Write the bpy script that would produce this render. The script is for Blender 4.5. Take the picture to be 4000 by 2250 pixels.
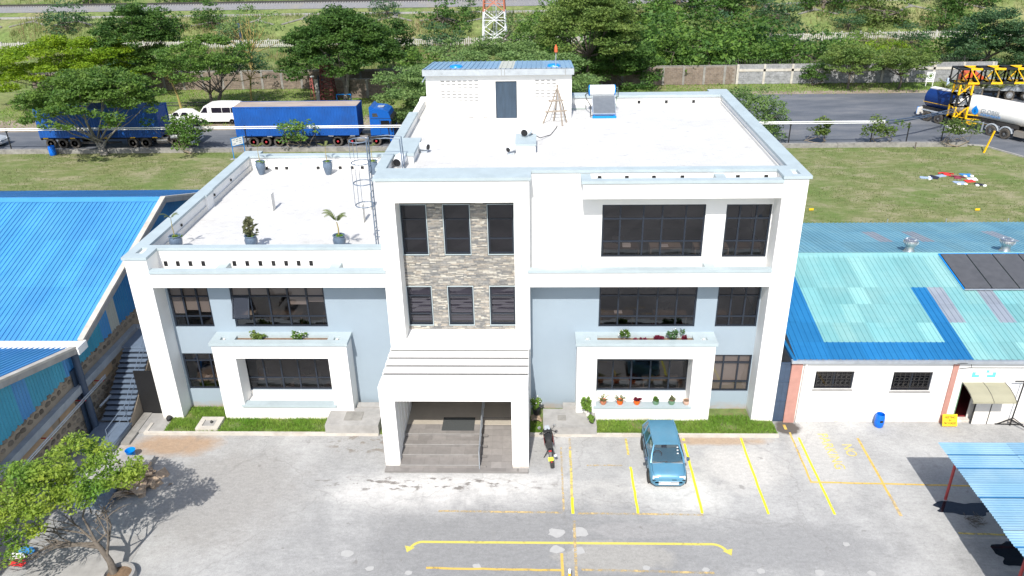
import bpy, math, random
import numpy as np
from mathutils import Vector, Matrix
R = math.radians
sc = bpy.context.scene
for o in list(bpy.data.objects): bpy.data.objects.remove(o)
col = sc.collection

# ---------------------------------------------------------------- camera
PITCH, YAW, ROLL = 0.45522725, -0.03829707, -0.01871018
cam = bpy.data.objects.new('camera', bpy.data.cameras.new('camera')); col.objects.link(cam)
fw = Vector((math.sin(YAW)*math.cos(PITCH), math.cos(YAW)*math.cos(PITCH), -math.sin(PITCH)))
rt = Vector((math.cos(YAW), -math.sin(YAW), 0)); up = rt.cross(fw)
rt2 = math.cos(ROLL)*rt + math.sin(ROLL)*up; up2 = -math.sin(ROLL)*rt + math.cos(ROLL)*up
mw = Matrix((rt2, up2, -fw)).transposed().to_4x4(); mw.translation = (3.44024, -29.6609, 21.27388)
cam.matrix_world = mw
cam.data.sensor_width = 36; cam.data.lens = 36*3093.69/4000; cam.data.clip_end = 4000; cam.data.clip_start = .1
sc.camera = cam

# ---------------------------------------------------------------- sky, sun, exposure
SUN = Vector((-0.10, -0.915, 1.0)).normalized()          # towards the sun
elev = math.asin(SUN.z)
w = bpy.data.worlds.new('World'); sc.world = w; w.use_nodes = True
nt = w.node_tree; nt.nodes.clear()
bg = nt.nodes.new('ShaderNodeBackground'); ow = nt.nodes.new('ShaderNodeOutputWorld')
sky = nt.nodes.new('ShaderNodeTexSky'); sky.sky_type = 'NISHITA'; sky.sun_disc = False
sky.sun_elevation = elev; sky.sun_rotation = math.atan2(SUN.x, SUN.y)
sky.air_density = 1.0; sky.dust_density = 1.6; sky.ozone_density = 1.0
bg.inputs[1].default_value = 0.13
nt.links.new(sky.outputs[0], bg.inputs[0]); nt.links.new(bg.outputs[0], ow.inputs[0])
sun = bpy.data.objects.new('sun', bpy.data.lights.new('sun', 'SUN')); col.objects.link(sun)
sun.data.energy = 4.0; sun.data.angle = R(0.6); sun.data.color = (1, .965, .905)
sun.rotation_euler = SUN.to_track_quat('Z', 'Y').to_euler()
sc.view_settings.view_transform = 'Standard'; sc.view_settings.look = 'None'
sc.view_settings.exposure = 0.57; sc.view_settings.gamma = 1; sc.view_settings.use_curve_mapping = False
sc.render.engine = 'CYCLES'

# ---------------------------------------------------------------- materials
MATS = {}
def newmat(name):
    m = bpy.data.materials.new(name); m.use_nodes = True; n = m.node_tree
    b = n.nodes['Principled BSDF']; MATS[name] = m
    return m, n, b
def N(n, t, **kw):
    x = n.nodes.new(t)
    for k, v in kw.items():
        if k[0] == 'i' and k[1:].isdigit(): x.inputs[int(k[1:])].default_value = v
        else: setattr(x, k, v)
    return x
def L(n, a, b): n.links.new(a, b)
def noise(n, vec, scale, detail=4, rough=.55, dist=0):
    t = N(n, 'ShaderNodeTexNoise'); t.inputs['Scale'].default_value = scale; t.inputs['Detail'].default_value = detail
    t.inputs['Roughness'].default_value = rough; t.inputs['Distortion'].default_value = dist
    if vec is not None: L(n, vec, t.inputs['Vector'])
    return t.outputs['Fac']
def ramp(n, fac, pts):
    r = N(n, 'ShaderNodeValToRGB'); e = r.color_ramp.elements
    while len(e) < len(pts): e.new(.5)
    for i, (p, c) in enumerate(pts):
        e[i].position = p; e[i].color = (c, c, c, 1) if not hasattr(c, '__len__') else (*c[:3], 1)
    L(n, fac, r.inputs[0]); return r.outputs[0]
def mix(n, fac, a, b, mode='MIX'):
    x = N(n, 'ShaderNodeMix', data_type='RGBA', blend_type=mode)
    for s, v in ((0, fac), (6, a), (7, b)):
        if hasattr(v, 'links'): L(n, v, x.inputs[s])
        elif s == 0: x.inputs[0].default_value = v
        else: x.inputs[s].default_value = (*v[:3], 1)
    return x.outputs[2]
def wpos(n): return N(n, 'ShaderNodeNewGeometry').outputs['Position']
def mapped(n, vec, scale):
    m = N(n, 'ShaderNodeMapping'); m.inputs['Scale'].default_value = scale; L(n, vec, m.inputs['Vector']); return m.outputs[0]
def bump(n, b, h, strength, dist=.02):
    x = N(n, 'ShaderNodeBump'); x.inputs['Strength'].default_value = strength; x.inputs['Distance'].default_value = dist
    L(n, h, x.inputs['Height']); L(n, x.outputs[0], b.inputs['Normal'])
def M(name, c, rough=.6, var=.12, scale=3., metal=0., bmp=0., bscale=40., spec=.5, dirt=None, objrand=0., stretch=None):
    """plain procedural surface: two-scale mottling, optional dirt colour, optional fine relief"""
    m, n, b = newmat(name); p = wpos(n)
    if stretch: p = mapped(n, p, stretch)
    f = noise(n, p, scale, 6, .6)
    lo = [x*(1-var) for x in c]; hi = [min(1, x*(1+var)) for x in c]
    cc = ramp(n, f, [(.3, lo), (.7, hi)])
    if dirt:
        d = noise(n, p, scale*.6, 8, .7); cc = mix(n, ramp(n, d, [(.52, 0), (.72, dirt[1])]), cc, dirt[0])
    if objrand:
        oi = N(n, 'ShaderNodeObjectInfo').outputs['Random']
        cc = mix(n, 1, cc, ramp(n, oi, [(0, 1-objrand), (1, 1+objrand)]), 'MULTIPLY')
    L(n, cc, b.inputs['Base Color']); b.inputs['Roughness'].default_value = rough; b.inputs['Metallic'].default_value = metal
    b.inputs['Specular IOR Level'].default_value = spec
    if bmp: bump(n, b, noise(n, wpos(n), bscale, 3), bmp)
    return m
M('white', (.80, .79, .765), .7, .03, .7, dirt=((.62, .58, .52), .16), bmp=.05, bscale=30)
MW_ = MATS['white']
M('white_dull', (.70, .68, .64), .8, .05, 1.2, dirt=((.5, .45, .38), .35))
MB_ = M('blue_wall', (.275, .335, .388), .75, .04, .5, dirt=((.29, .345, .39), .4), bmp=.25, bscale=60)
def splash(mt, z0, amt):      # soil splashed up the wall foot
  n = mt.node_tree; b = n.nodes['Principled BSDF']; src = b.inputs['Base Color'].links[0].from_socket; p = wpos(n)
  sp = N(n, 'ShaderNodeSeparateXYZ'); L(n, p, sp.inputs[0]); zz = N(n, 'ShaderNodeMath', operation='MULTIPLY_ADD', i1=-1.1, i2=z0); L(n, sp.outputs[2], zz.inputs[0])
  ns = noise(n, mapped(n, p, (1, 1, 2)), 1.6, 6, .7); mu = N(n, 'ShaderNodeMath', operation='MULTIPLY'); L(n, zz.outputs[0], mu.inputs[0]); L(n, ns, mu.inputs[1])
  L(n, mix(n, ramp(n, mu.outputs[0], [(.22, 0), (.5, amt)]), src, (.34, .25, .18)), b.inputs['Base Color'])
splash(MB_, .95, .8); splash(MW_, .8, .75)
M('coping', (.375, .44, .46), .6, .07, 1.5, dirt=((.29, .335, .35), .45))
M('concrete', (.31, .30, .285), .85, .16, 2.2, dirt=((.2, .19, .18), .4), bmp=.15, bscale=25)
M('concrete_dark', (.24, .23, .21), .9, .25, 2.5, dirt=((.09, .085, .08), .7), bmp=.2, bscale=20)
M('kerb', (.47, .44, .39), .9, .15, 2.0, dirt=((.30, .22, .15), .4), bmp=.2)
M('frame_dark', (.016, .022, .034), .35, .1)
M('navy_steel', (.045, .07, .115), .45, .12, 3)
M('blue_grey_steel', (.13, .17, .23), .45, .12, 4)
M('door_navy', (.032, .055, .085), .55, .2, 8, stretch=(1, 1, .15))
M('beige_interior', (.36, .31, .25), .7, .08)
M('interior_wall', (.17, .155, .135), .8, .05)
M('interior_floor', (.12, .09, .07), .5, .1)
M('desk_wood', (.15, .12, .09), .4, .1, 6)
M('blind', (.82, .82, .80), .7, .03)
M('paper', (.8, .8, .8), .7, .02)
M('black', (.012, .012, .013), .5, .1)
M('rubber', (.03, .029, .027), .85, .25, 8, dirt=((.13, .11, .09), .6))
M('tyre_dusty', (.075, .066, .055), .9, .3, 6)
M('steel', (.55, .56, .57), .3, .08, 5, metal=.9)
M('galv', (.50, .54, .58), .42, .12, 4, metal=.55)
M('alu_tank', (.52, .47, .41), .35, .1, 4, metal=.7)
M('red_hub', (.42, .03, .04), .5, .15, 8)
M('truck_blue', (.004, .085, .36), .28, .06, 2)
M('container_blue', (.004, .075, .32), .55, .14, .9, dirt=((.015, .045, .14), .5))
M('container_roof', (.36, .30, .255), .75, .18, 1.2, dirt=((.30, .17, .09), .6), stretch=(.35, 1, 1))
M('chassis', (.035, .033, .032), .7, .25, 4, dirt=((.10, .085, .065), .6))
M('yellow', (.80, .46, .005), .4, .06, 2)
M('orange_red', (.55, .09, .02), .5, .2, 2, dirt=((.25, .12, .06), .6))
M('red_paint', (.42, .028, .03), .45, .1, 3)
M('post_red', (.36, .05, .05), .6, .15, 4)
M('drum_blue', (.0, .13, .62), .38, .06, 4)
M('bright_blue', (.0, .22, .68), .4, .05, 4)
M('sign_blue', (.0, .20, .55), .45, .08)
M('pink_paint', (.42, .215, .175), .8, .1, 3, dirt=((.40, .24, .2), .5))
M('mast_maroon', (.13, .03, .03), .7, .3, 3)
M('mast_pink', (.48, .14, .13), .7, .2, 3)
M('mast_white', (.72, .73, .75), .5, .05)
M('mast_orange', (.50, .17, .10), .6, .15)
M('picket', (.40, .39, .36), .85, .2, 3, dirt=((.28, .27, .24), .5), objrand=.12)
M('brick', (.185, .145, .112), .9, .30, 2.2, dirt=((.10, .08, .065), .6), objrand=.25, bmp=.3)
M('mortar', (.235, .205, .175), .95, .2, 2, dirt=((.09, .08, .07), .6))
M('block_grey', (.265, .268, .275), .9, .22, 2.0, dirt=((.15, .15, .15), .55), objrand=.16, bmp=.3)
M('block_mortar', (.34, .34, .35), .9, .2, 2, dirt=((.2, .2, .2), .5))
M('rubble', (.20, .165, .125), .9, .3, 4, dirt=((.10, .09, .08), .6), objrand=.4, bmp=.4)
M('rubble_mortar', (.32, .265, .20), .95, .15, 3, dirt=((.2, .17, .14), .5))
M('tan_plaster', (.42, .30, .19), .9, .12, 2, dirt=((.25, .2, .15), .5))
M('lintel_grey', (.30, .33, .36), .85, .14, 2)
M('tile_grey', (.215, .20, .188), .55, .10, 5, objrand=.14)
M('grout', (.20, .19, .18), .9, .1)
M('mat_grey', (.055, .06, .06), .95, .15, 30)
M('white_paint', (.80, .80, .79), .35, .02)
M('van_white', (.78, .78, .77), .3, .02)
M('bark', (.125, .105, .085), .95, .3, 6, bmp=.5, bscale=15)
M('bark_grey', (.24, .22, .19), .95, .25, 6, bmp=.4, bscale=15)
M('bark_yellow', (.30, .235, .08), .9, .25, 6)
M('wood_pole', (.27, .23, .19), .9, .2, 8)
M('cardboard', (.36, .27, .19), .9, .15, 3, dirt=((.25, .19, .14), .5), bmp=.3, bscale=12)
M('soil', (.17, .11, .065), .95, .3, 8, bmp=.5)
M('pot_glaze', (.105, .145, .20), .25, .2, 6, bmp=.15, bscale=30)
M('terracotta', (.45, .17, .09), .8, .12, 6)
M('orange_pot', (.72, .12, .01), .5, .05, 6)
M('green_pot', (.13, .24, .15), .5, .1, 6)
M('cream_pot', (.50, .33, .25), .7, .2, 14)
M('awning', (.30, .285, .20), .8, .06, 2, dirt=((.30, .28, .2), .3))
M('solar_black', (.025, .027, .030), .38, .15, 6)
M('solar_grey', (.13, .145, .165), .22, .1, 5)
M('panel_black', (.082, .082, .086), .4, .15, 3)
M('car_blue', (.10, .265, .39), .32, .05, 2, metal=.3, dirt=((.20, .28, .34), .25))
M('seat_light', (.62, .60, .57), .8, .1, 8)
M('skin', (.10, .055, .035), .6, .1)
M('coat', (.50, .62, .80), .8, .06, 8)
M('cloth_red', (.62, .03, .03), .9, .1, 12); M('cloth_maroon', (.22, .03, .06), .9, .1, 12)
M('cloth_navy', (.012, .014, .03), .9, .1, 12); M('cloth_blue', (.03, .19, .45), .9, .1, 12)
M('cloth_pale', (.28, .36, .50), .9, .1, 12); M('cloth_white', (.75, .75, .75), .9, .03, 12)
M('yellow_board', (.80, .50, .01), .6, .06, 5)
M('sign_teal', (.13, .50, .58), .6, .05, 5)
M('plate_yellow', (.75, .80, .02), .5, .03)
M('tank_white', (.74, .73, .70), .35, .05, 1, dirt=((.42, .36, .26), .25))
M('tank_navy', (.006, .03, .14), .3, .1, 2)
M('lamp_white', (.78, .8, .82), .25, .03)
M('red_floor', (.24, .03, .035), .5, .1)
M('bark_dead', (.23, .19, .14), .95, .25, 6)
M('backing_black', (.02, .018, .018), .9, .2)
# painted roof sheets
def sheet_mat(name, c, fade, rough=.5):
    m, n, b = newmat(name); p = wpos(n)
    f = noise(n, p, .45, 7, .65); g = noise(n, mapped(n, p, (.5, 6, 6)), 1., 4)
    oi = N(n, 'ShaderNodeObjectInfo').outputs['Random']
    cc = mix(n, ramp(n, f, [(.4, 0), (.66, .75)]), c, fade)
    cc = mix(n, ramp(n, g, [(.55, 0), (.75, .25)]), cc, [x*.7 for x in c])
    cc = mix(n, 1, cc, ramp(n, oi, [(0, .9), (1, 1.09)]), 'MULTIPLY')
    rust = ramp(n, noise(n, mapped(n, p, (1, .3, .3)), 2.6, 8, .75), [(.70, 0), (.78, .45)])
    cc = mix(n, rust, cc, (.30, .22, .17))
    L(n, cc, b.inputs['Base Color']); b.inputs['Roughness'].default_value = rough
sheet_mat('sheet_blue', (.052, .25, .51), (.075, .295, .55), .45)
sheet_mat('sheet_blue_b', (.05, .235, .50), (.07, .275, .54), .45)
sheet_mat('sheet_deep', (.010, .135, .33), (.018, .165, .37), .5)
sheet_mat('sheet_cyan', (.150, .355, .37), (.21, .40, .40), .55)
sheet_mat('sheet_cyan_b', (.163, .37, .385), (.225, .415, .41), .55)
sheet_mat('sheet_cyan_far', (.12, .29, .385), (.18, .35, .41), .55)
sheet_mat('sheet_pale', (.195, .41, .41), (.25, .44, .43), .6)
sheet_mat('sheet_mauve', (.22, .25, .30), (.29, .33, .37), .6)
sheet_mat('sheet_teal', (.035, .27, .40), (.05, .33, .46), .5)
sheet_mat('sheet_teal_dark', (.012, .15, .36), (.02, .20, .40), .5)
sheet_mat('sheet_ivory', (.45, .46, .40), (.5, .5, .43), .6)
sheet_mat('sheet_steelblue', (.16, .28, .42), (.21, .34, .47), .4)
sheet_mat('sheet_car', (.14, .28, .40), (.24, .37, .46), .5)
# glass
def glass(name, tint, rough=.03, ior=1.5):
    m = bpy.data.materials.new(name); m.use_nodes = True; n = m.node_tree; n.nodes.clear(); MATS[name] = m
    o = N(n, 'ShaderNodeOutputMaterial'); tr = N(n, 'ShaderNodeBsdfTransparent'); gl = N(n, 'ShaderNodeBsdfGlossy'); mx = N(n, 'ShaderNodeMixShader')
    fr = N(n, 'ShaderNodeFresnel'); bf = N(n, 'ShaderNodeNewGeometry').outputs['Backfacing']; e1 = N(n, 'ShaderNodeMath', operation='MULTIPLY_ADD', i1=-2., i2=1.); pw = N(n, 'ShaderNodeMath', operation='POWER', i0=ior); L(n, bf, e1.inputs[0]); L(n, e1.outputs[0], pw.inputs[1]); L(n, pw.outputs[0], fr.inputs[0])   # same reflectance from both sides
    tr.inputs[0].default_value = (*tint, 1); gl.inputs['Roughness'].default_value = rough; gl.inputs[0].default_value = (.9, .9, .95, 1)
    f = noise(n, wpos(n), 1.3, 2); bp = N(n, 'ShaderNodeBump'); bp.inputs['Strength'].default_value = .04; L(n, f, bp.inputs['Height'])
    L(n, bp.outputs[0], gl.inputs['Normal'])
    L(n, fr.outputs[0], mx.inputs[0]); L(n, tr.outputs[0], mx.inputs[1]); L(n, gl.outputs[0], mx.inputs[2]); L(n, mx.outputs[0], o.inputs[0])
glass('pane_tint', (.37, .335, .32), .03, 1.75); glass('car_glass', (.55, .62, .62), .03, 1.5); glass('pane_dark', (.16, .15, .19), .03, 1.7)
glass('pane_clear', (.62, .62, .62), .03, 1.55)
# foliage
def leaf(name, c, c2, hue=.25):
    m = bpy.data.materials.new(name); m.use_nodes = True; n = m.node_tree; n.nodes.clear(); MATS[name] = m
    o = N(n, 'ShaderNodeOutputMaterial'); d = N(n, 'ShaderNodeBsdfPrincipled'); t = N(n, 'ShaderNodeBsdfTranslucent'); mx = N(n, 'ShaderNodeMixShader')
    p = wpos(n); f = noise(n, p, .55, 4); g = noise(n, p, 7, 2)
    cc = mix(n, ramp(n, f, [(.36, 0), (.64, 1)]), c, c2)
    cc = mix(n, 1, cc, ramp(n, g, [(.3, .68), (.7, 1.32)]), 'MULTIPLY')
    oi = N(n, 'ShaderNodeObjectInfo').outputs['Random']; cc = mix(n, 1, cc, ramp(n, oi, [(0, .86), (1, 1.14)]), 'MULTIPLY')
    L(n, cc, d.inputs['Base Color']); d.inputs['Roughness'].default_value = .55; d.inputs['Specular IOR Level'].default_value = .3
    L(n, cc, t.inputs[0]); mx.inputs[0].default_value = .45
    L(n, d.outputs[0], mx.inputs[1]); L(n, t.outputs[0], mx.inputs[2]); L(n, mx.outputs[0], o.inputs[0])
leaf('leaf_dark', (.056, .132, .030), (.112, .210, .040))
leaf('leaf_mid', (.090, .190, .038), (.165, .272, .046))
leaf('leaf_olive', (.110, .185, .044), (.178, .245, .058))
leaf('leaf_bright', (.15, .265, .014), (.24, .34, .016))
leaf('leaf_pale', (.125, .215, .066), (.195, .290, .09))
leaf('leaf_blue', (.055, .125, .055), (.10, .185, .072))
leaf('leaf_near', (.135, .265, .04), (.285, .355, .045))
leaf('leaf_palm', (.13, .17, .05), (.2, .22, .07))
leaf('grass_blade', (.145, .285, .035), (.255, .36, .07))
leaf('grass_turf', (.155, .20, .062), (.235, .245, .11))
leaf('grass_tall', (.165, .23, .065), (.27, .275, .115))
leaf('grass_dry', (.36, .29, .15), (.42, .32, .17))
leaf('leaf_red', (.14, .012, .03), (.2, .02, .05)); leaf('petal', (.75, .75, .72), (.8, .8, .78)); leaf('leaf_dull', (.13, .15, .08), (.2, .2, .1))

# ---------------------------------------------------------------- mesh helpers
ORG = {}
def bynum(o): return ORG.get(o.name, Vector((0, 0, 0)))
class MB:
    def __init__(s): s.v = []; s.f = []; s.sm = False
    def add(s, vs, fs):
        k = len(s.v); s.v += [tuple(x) for x in vs]; s.f += [tuple(i+k for i in f) for f in fs]; return s
    def box(s, x0, x1, y0, y1, z0, z1):
        return s.add([(x0,y0,z0),(x1,y0,z0),(x1,y1,z0),(x0,y1,z0),(x0,y0,z1),(x1,y0,z1),(x1,y1,z1),(x0,y1,z1)],
                     [(0,3,2,1),(4,5,6,7),(0,1,5,4),(1,2,6,5),(2,3,7,6),(3,0,4,7)])
    def obox(s, c, sx, sy, sz, mat=None):
        m = mat or Matrix.Identity(3); c = Vector(c)
        pts = [c + m @ Vector((a*sx/2, b*sy/2, d*sz/2)) for d in (-1, 1) for a, b in ((-1,-1),(1,-1),(1,1),(-1,1))]
        return s.add(pts, [(0,3,2,1),(4,5,6,7),(0,1,5,4),(1,2,6,5),(2,3,7,6),(3,0,4,7)])
    def bar(s, a, b, wx, wz=None):
        a = Vector(a); b = Vector(b); d = b-a; q = d.to_track_quat('X', 'Z').to_matrix()
        return s.obox((a+b)/2, d.length, wx, wz or wx, q)
    def quad(s, *p): return s.add(p, [tuple(range(len(p)))])
    def prism(s, poly, fn, a, b):
        n = len(poly); vs = [fn(p, a) for p in poly] + [fn(p, b) for p in poly]
        return s.add(vs, [tuple(range(n))[::-1], tuple(range(n, 2*n))] + [(i, (i+1) % n, n+(i+1) % n, n+i) for i in range(n)])
    def tube(s, pts, r, n=8, cap=True):
        pts = [Vector(p) for p in pts]; rs = r if hasattr(r, '__len__') else [r]*len(pts); vs = []; fs = []
        for i, p in enumerate(pts):
            d = (pts[min(i+1, len(pts)-1)] - pts[max(i-1, 0)]).normalized()
            u = d.cross(Vector((0, 0, 1)) if abs(d.z) < .95 else Vector((1, 0, 0))).normalized(); v = d.cross(u)
            vs += [p + rs[i]*(math.cos(2*math.pi*k/n)*u + math.sin(2*math.pi*k/n)*v) for k in range(n)]
        for i in range(len(pts)-1):
            fs += [(i*n+k, i*n+(k+1) % n, (i+1)*n+(k+1) % n, (i+1)*n+k) for k in range(n)]
        if cap: fs += [tuple(range(n))[::-1], tuple((len(pts)-1)*n+k for k in range(n))]
        return s.add(vs, fs)
    def lathe(s, prof, c, n=16, axis='z'):
        vs = []; fs = []
        for r, h in prof:
            for k in range(n):
                a = 2*math.pi*k/n; p = (r*math.cos(a), r*math.sin(a), h)
                if axis == 'y': p = (p[0], p[2], p[1])
                if axis == 'x': p = (p[2], p[0], p[1])
                vs.append((c[0]+p[0], c[1]+p[1], c[2]+p[2]))
        m = len(prof)
        for i in range(m-1): fs += [(i*n+k, i*n+(k+1) % n, (i+1)*n+(k+1) % n, (i+1)*n+k) for k in range(n)]
        if prof[0][0] > 1e-4: fs.append(tuple(range(n))[::-1])
        if prof[-1][0] > 1e-4: fs.append(tuple((m-1)*n+k for k in range(n)))
        return s.add(vs, fs)
    def ring(s, c, rad, t, n=20, axis='z', a0=0, a1=360):
        pts = []
        for k in range(n+1):
            a = R(a0+(a1-a0)*k/n); x, y = rad*math.cos(a), rad*math.sin(a)
            pts.append({'z': (c[0]+x, c[1]+y, c[2]), 'y': (c[0]+x, c[1], c[2]+y), 'x': (c[0], c[1]+x, c[2]+y)}[axis])
        return s.tube(pts, t, 6, a1-a0 < 359)
    def grid(s, us, vs_, holes, fn, w0, w1):
        """slab in the u,v plane with rectangular openings, thickness w0..w1"""
        U = sorted(set(list(us)+[x for h in holes for x in h[:2]])); V = sorted(set(list(vs_)+[x for h in holes for x in h[2:]]))
        U = [u for u in U if us[0]-1e-6 <= u <= us[1]+1e-6]; V = [v for v in V if vs_[0]-1e-6 <= v <= vs_[1]+1e-6]
        solid = {}
        for i in range(len(U)-1):
            for j in range(len(V)-1):
                cu, cv = (U[i]+U[i+1])/2, (V[j]+V[j+1])/2
                solid[i, j] = not any(h[0] < cu < h[1] and h[2] < cv < h[3] for h in holes)
        for (i, j), k in solid.items():
            if not k: continue
            P = [fn(u, v, ww) for ww in (w0, w1) for u, v in ((U[i],V[j]),(U[i+1],V[j]),(U[i+1],V[j+1]),(U[i],V[j+1]))]
            fs = [(0,1,2,3),(4,7,6,5)]
            if not solid.get((i, j-1)): fs.append((0,4,5,1))
            if not solid.get((i+1, j)): fs.append((1,5,6,2))
            if not solid.get((i, j+1)): fs.append((2,6,7,3))
            if not solid.get((i-1, j)): fs.append((3,7,4,0))
            s.add(P, fs)
        return s
    def mesh(s, name, mat, org=(0, 0, 0), smooth=False):
        me = bpy.data.meshes.new(name); ox, oy, oz = org
        me.from_pydata([(x-ox, y-oy, z-oz) for x, y, z in s.v], [], s.f)
        if mat: me.materials.append(MATS[mat])
        me.validate(); fix_normals(me)
        if smooth:
            me.polygons.foreach_set('use_smooth', [True]*len(me.polygons))
            try: me.set_sharp_from_angle(angle=R(40))
            except Exception: pass
        return me
    def build(s, name, mat, parent=None, smooth=False, **tags):
        org = bynum(parent) if parent else Vector((0, 0, 0))
        o = bpy.data.objects.new(name, s.mesh(name, mat, org, smooth)); col.objects.link(o)
        if parent: o.parent = parent; ORG[o.name] = org
        if tags: tag(o, **tags)
        return o
import bmesh
def fix_normals(me):
    b = bmesh.new(); b.from_mesh(me); bmesh.ops.recalc_face_normals(b, faces=b.faces[:]); b.to_mesh(me); b.free()
def tag(o, label=None, cat=None, group=None, kind=None):
    if label: o['label'] = label
    if cat: o['category'] = cat
    if group: o['group'] = group
    if kind: o['kind'] = kind
    return o
def thing(name, label, cat, loc=(0, 0, 0), group=None):
    o = bpy.data.objects.new(name, None); col.objects.link(o); o.location = loc; o.empty_display_size = .2
    ORG[o.name] = Vector(loc); return tag(o, label, cat, group)
def piece(name, mesh, parent, loc, scale=(1, 1, 1), rot=(0, 0, 0), local=False):
    o = bpy.data.objects.new(name, mesh); col.objects.link(o); o.parent = parent
    o.location = Vector(loc) - (Vector((0, 0, 0)) if local else bynum(parent)); o.scale = scale; o.rotation_euler = rot
    return o
def copy_tree(o, parent=None):
    c = o.copy(); col.objects.link(c); c.parent = parent
    for ch in o.children: copy_tree(ch, c)
    return c
def qmesh(name, V, F, mat):
    """fast quad mesh from numpy arrays V (n,3) and F (m,4)"""
    me = bpy.data.meshes.new(name); me.vertices.add(len(V)); me.vertices.foreach_set('co', np.asarray(V, np.float32).ravel())
    k = F.shape[1]; me.loops.add(F.size); me.loops.foreach_set('vertex_index', F.astype(np.int32).ravel())
    me.polygons.add(len(F)); me.polygons.foreach_set('loop_start', np.arange(0, F.size, k, dtype=np.int32))
    me.materials.append(MATS[mat]); me.update(calc_edges=True); return me
def obj(name, me, parent=None, loc=None, **tags):
    o = bpy.data.objects.new(name, me); col.objects.link(o)
    if parent: o.parent = parent; ORG[o.name] = bynum(parent)
    if loc is not None: o.location = loc
    if tags: tag(o, **tags)
    return o
def text(name, body, size, mat, parent, loc, rot, width=None, depth=.002, align='CENTER'):
    cu = bpy.data.curves.new(name, 'FONT'); cu.body = body; cu.size = size; cu.align_x = align; cu.align_y = 'CENTER'; cu.extrude = depth
    cu.space_line = .95
    t = bpy.data.objects.new(name, cu); col.objects.link(t)
    me = bpy.data.meshes.new_from_object(t); bpy.data.objects.remove(t); me.name = name
    me.materials.clear(); me.materials.append(MATS[mat])
    o = bpy.data.objects.new(name, me); col.objects.link(o); o.parent = parent; o.location = loc; o.rotation_euler = rot
    if width and me.vertices:
        xs = [v.co.x for v in me.vertices]; k = width/(max(xs)-min(xs)); o.scale = (k, 1, 1)
    return o
XZ = lambda u, v, w_: (u, w_, v)      # slab facing Y
XY = lambda u, v, w_: (u, v, w_)      # slab facing Z
YZ = lambda u, v, w_: (w_, u, v)      # slab facing X

# ---------------------------------------------------------------- ground
def gz(x, y):
    """terrain height"""
    if y < 106: return 0.
    t = min(1, (y-106)/14.); z = 3.1*(t*t*(3-2*t))
    if y > 122: z += min(.75, (y-122)*.25)
    if y > 133: z -= .5*min(1, (y-133)/4)
    if y > 142: z += (y-142)*.065
    z += .25*math.sin(x*.11+y*.2)*min(1, (y-106)/6)*(1 if y < 118 or y > 145 else .12)
    if x > 20 and y > 106: z += min(2.2, (x-20)*.025)*min(1, (y-106)/14)
    return z
def ground():
    xs = [-900, -500, -300, -200] + list(np.arange(-160, 165, 5)) + [200, 300, 500, 900]
    ys = [-300, -150, -80, -40, -20, 0, 14, 30, 43, 60, 72, 90, 100] + list(np.arange(105, 150, 1.5)) + [160, 175, 190, 220, 260, 330, 450, 650, 900, 1600]
    V = [(x, y, gz(x, y)-.03) for y in ys for x in xs]; n = len(xs)
    F = [(j*n+i, j*n+i+1, (j+1)*n+i+1, (j+1)*n+i) for j in range(len(ys)-1) for i in range(n-1)]
    m = MB(); m.add(V, F); return m
m, n, b = newmat('ground_mat'); p = wpos(n)
g1 = noise(n, p, .09, 6, .6); g2 = noise(n, p, .8, 6, .7); g3 = noise(n, mapped(n, p, (1, .35, 1)), .22, 5)
c = mix(n, ramp(n, g1, [(.38, 0), (.62, 1)]), (.12, .185, .048), (.20, .225, .085))
c = mix(n, ramp(n, g3, [(.5, 0), (.68, .85)]), c, (.26, .225, .125))
c = mix(n, 1, c, ramp(n, g2, [(.3, .62), (.7, 1.3)]), 'MULTIPLY')
L(n, c, b.inputs['Base Color']); b.inputs['Roughness'].default_value = .95; b.inputs['Specular IOR Level'].default_value = .2; bump(n, b, g2, .8, .3)
ground().build('ground', 'ground_mat', kind='structure')

# yard: weathered concrete with worn paler slabs and darker, coarser areas
m, n, b = newmat('yard_mat'); p = wpos(n)
sep = N(n, 'ShaderNodeSeparateXYZ'); L(n, p, sep.inputs[0])
def blob(cx, cy, rx, ry, edge=.35):
    d = N(n, 'ShaderNodeMapping'); d.inputs['Location'].default_value = (-cx/rx, -cy/ry, 0); d.inputs['Scale'].default_value = (1/rx, 1/ry, 0); L(n, p, d.inputs['Vector'])
    ln = N(n, 'ShaderNodeVectorMath', operation='LENGTH'); L(n, d.outputs[0], ln.inputs[0])
    nz = noise(n, p, 1.1, 6, .65); a = N(n, 'ShaderNodeMath', operation='MULTIPLY_ADD'); L(n, nz, a.inputs[0]); a.inputs[1].default_value = 1.3; L(n, ln.outputs['Value'], a.inputs[2])
    dv_ = N(n, 'ShaderNodeMath', operation='MULTIPLY'); L(n, a.outputs[0], dv_.inputs[0]); dv_.inputs[1].default_value = .4
    return ramp(n, dv_.outputs[0], [((1.65-edge)*.4, 1), ((1.65+edge)*.4, 0)])
f1 = noise(n, p, .32, 7, .6, .3); f2 = noise(n, mapped(n, p, (.7, 1.5, 1)), 3.6, 9, .78); f3 = noise(n, p, 34, 4, .75); f4 = noise(n, p, 9, 6, .8)
c = ramp(n, f1, [(.34, (.292, .290, .284)), (.52, (.362, .359, .350)), (.68, (.435, .430, .418))])
c = mix(n, blob(.2, -4.9, 4.6, 1.2), c, (.56, .545, .52))
c = mix(n, blob(6.0, -5.0, 2.2, .9), c, (.42, .41, .39))
c = mix(n, blob(9.0, -4.9, 1.6, 1.5), c, (.55, .54, .51))
c = mix(n, blob(11.8, -3.2, 1.7, 1.4), c, (.48, .465, .44))
c = mix(n, blob(15.2, -2.4, 1.0, 2.6), c, (.44, .43, .41))
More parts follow.
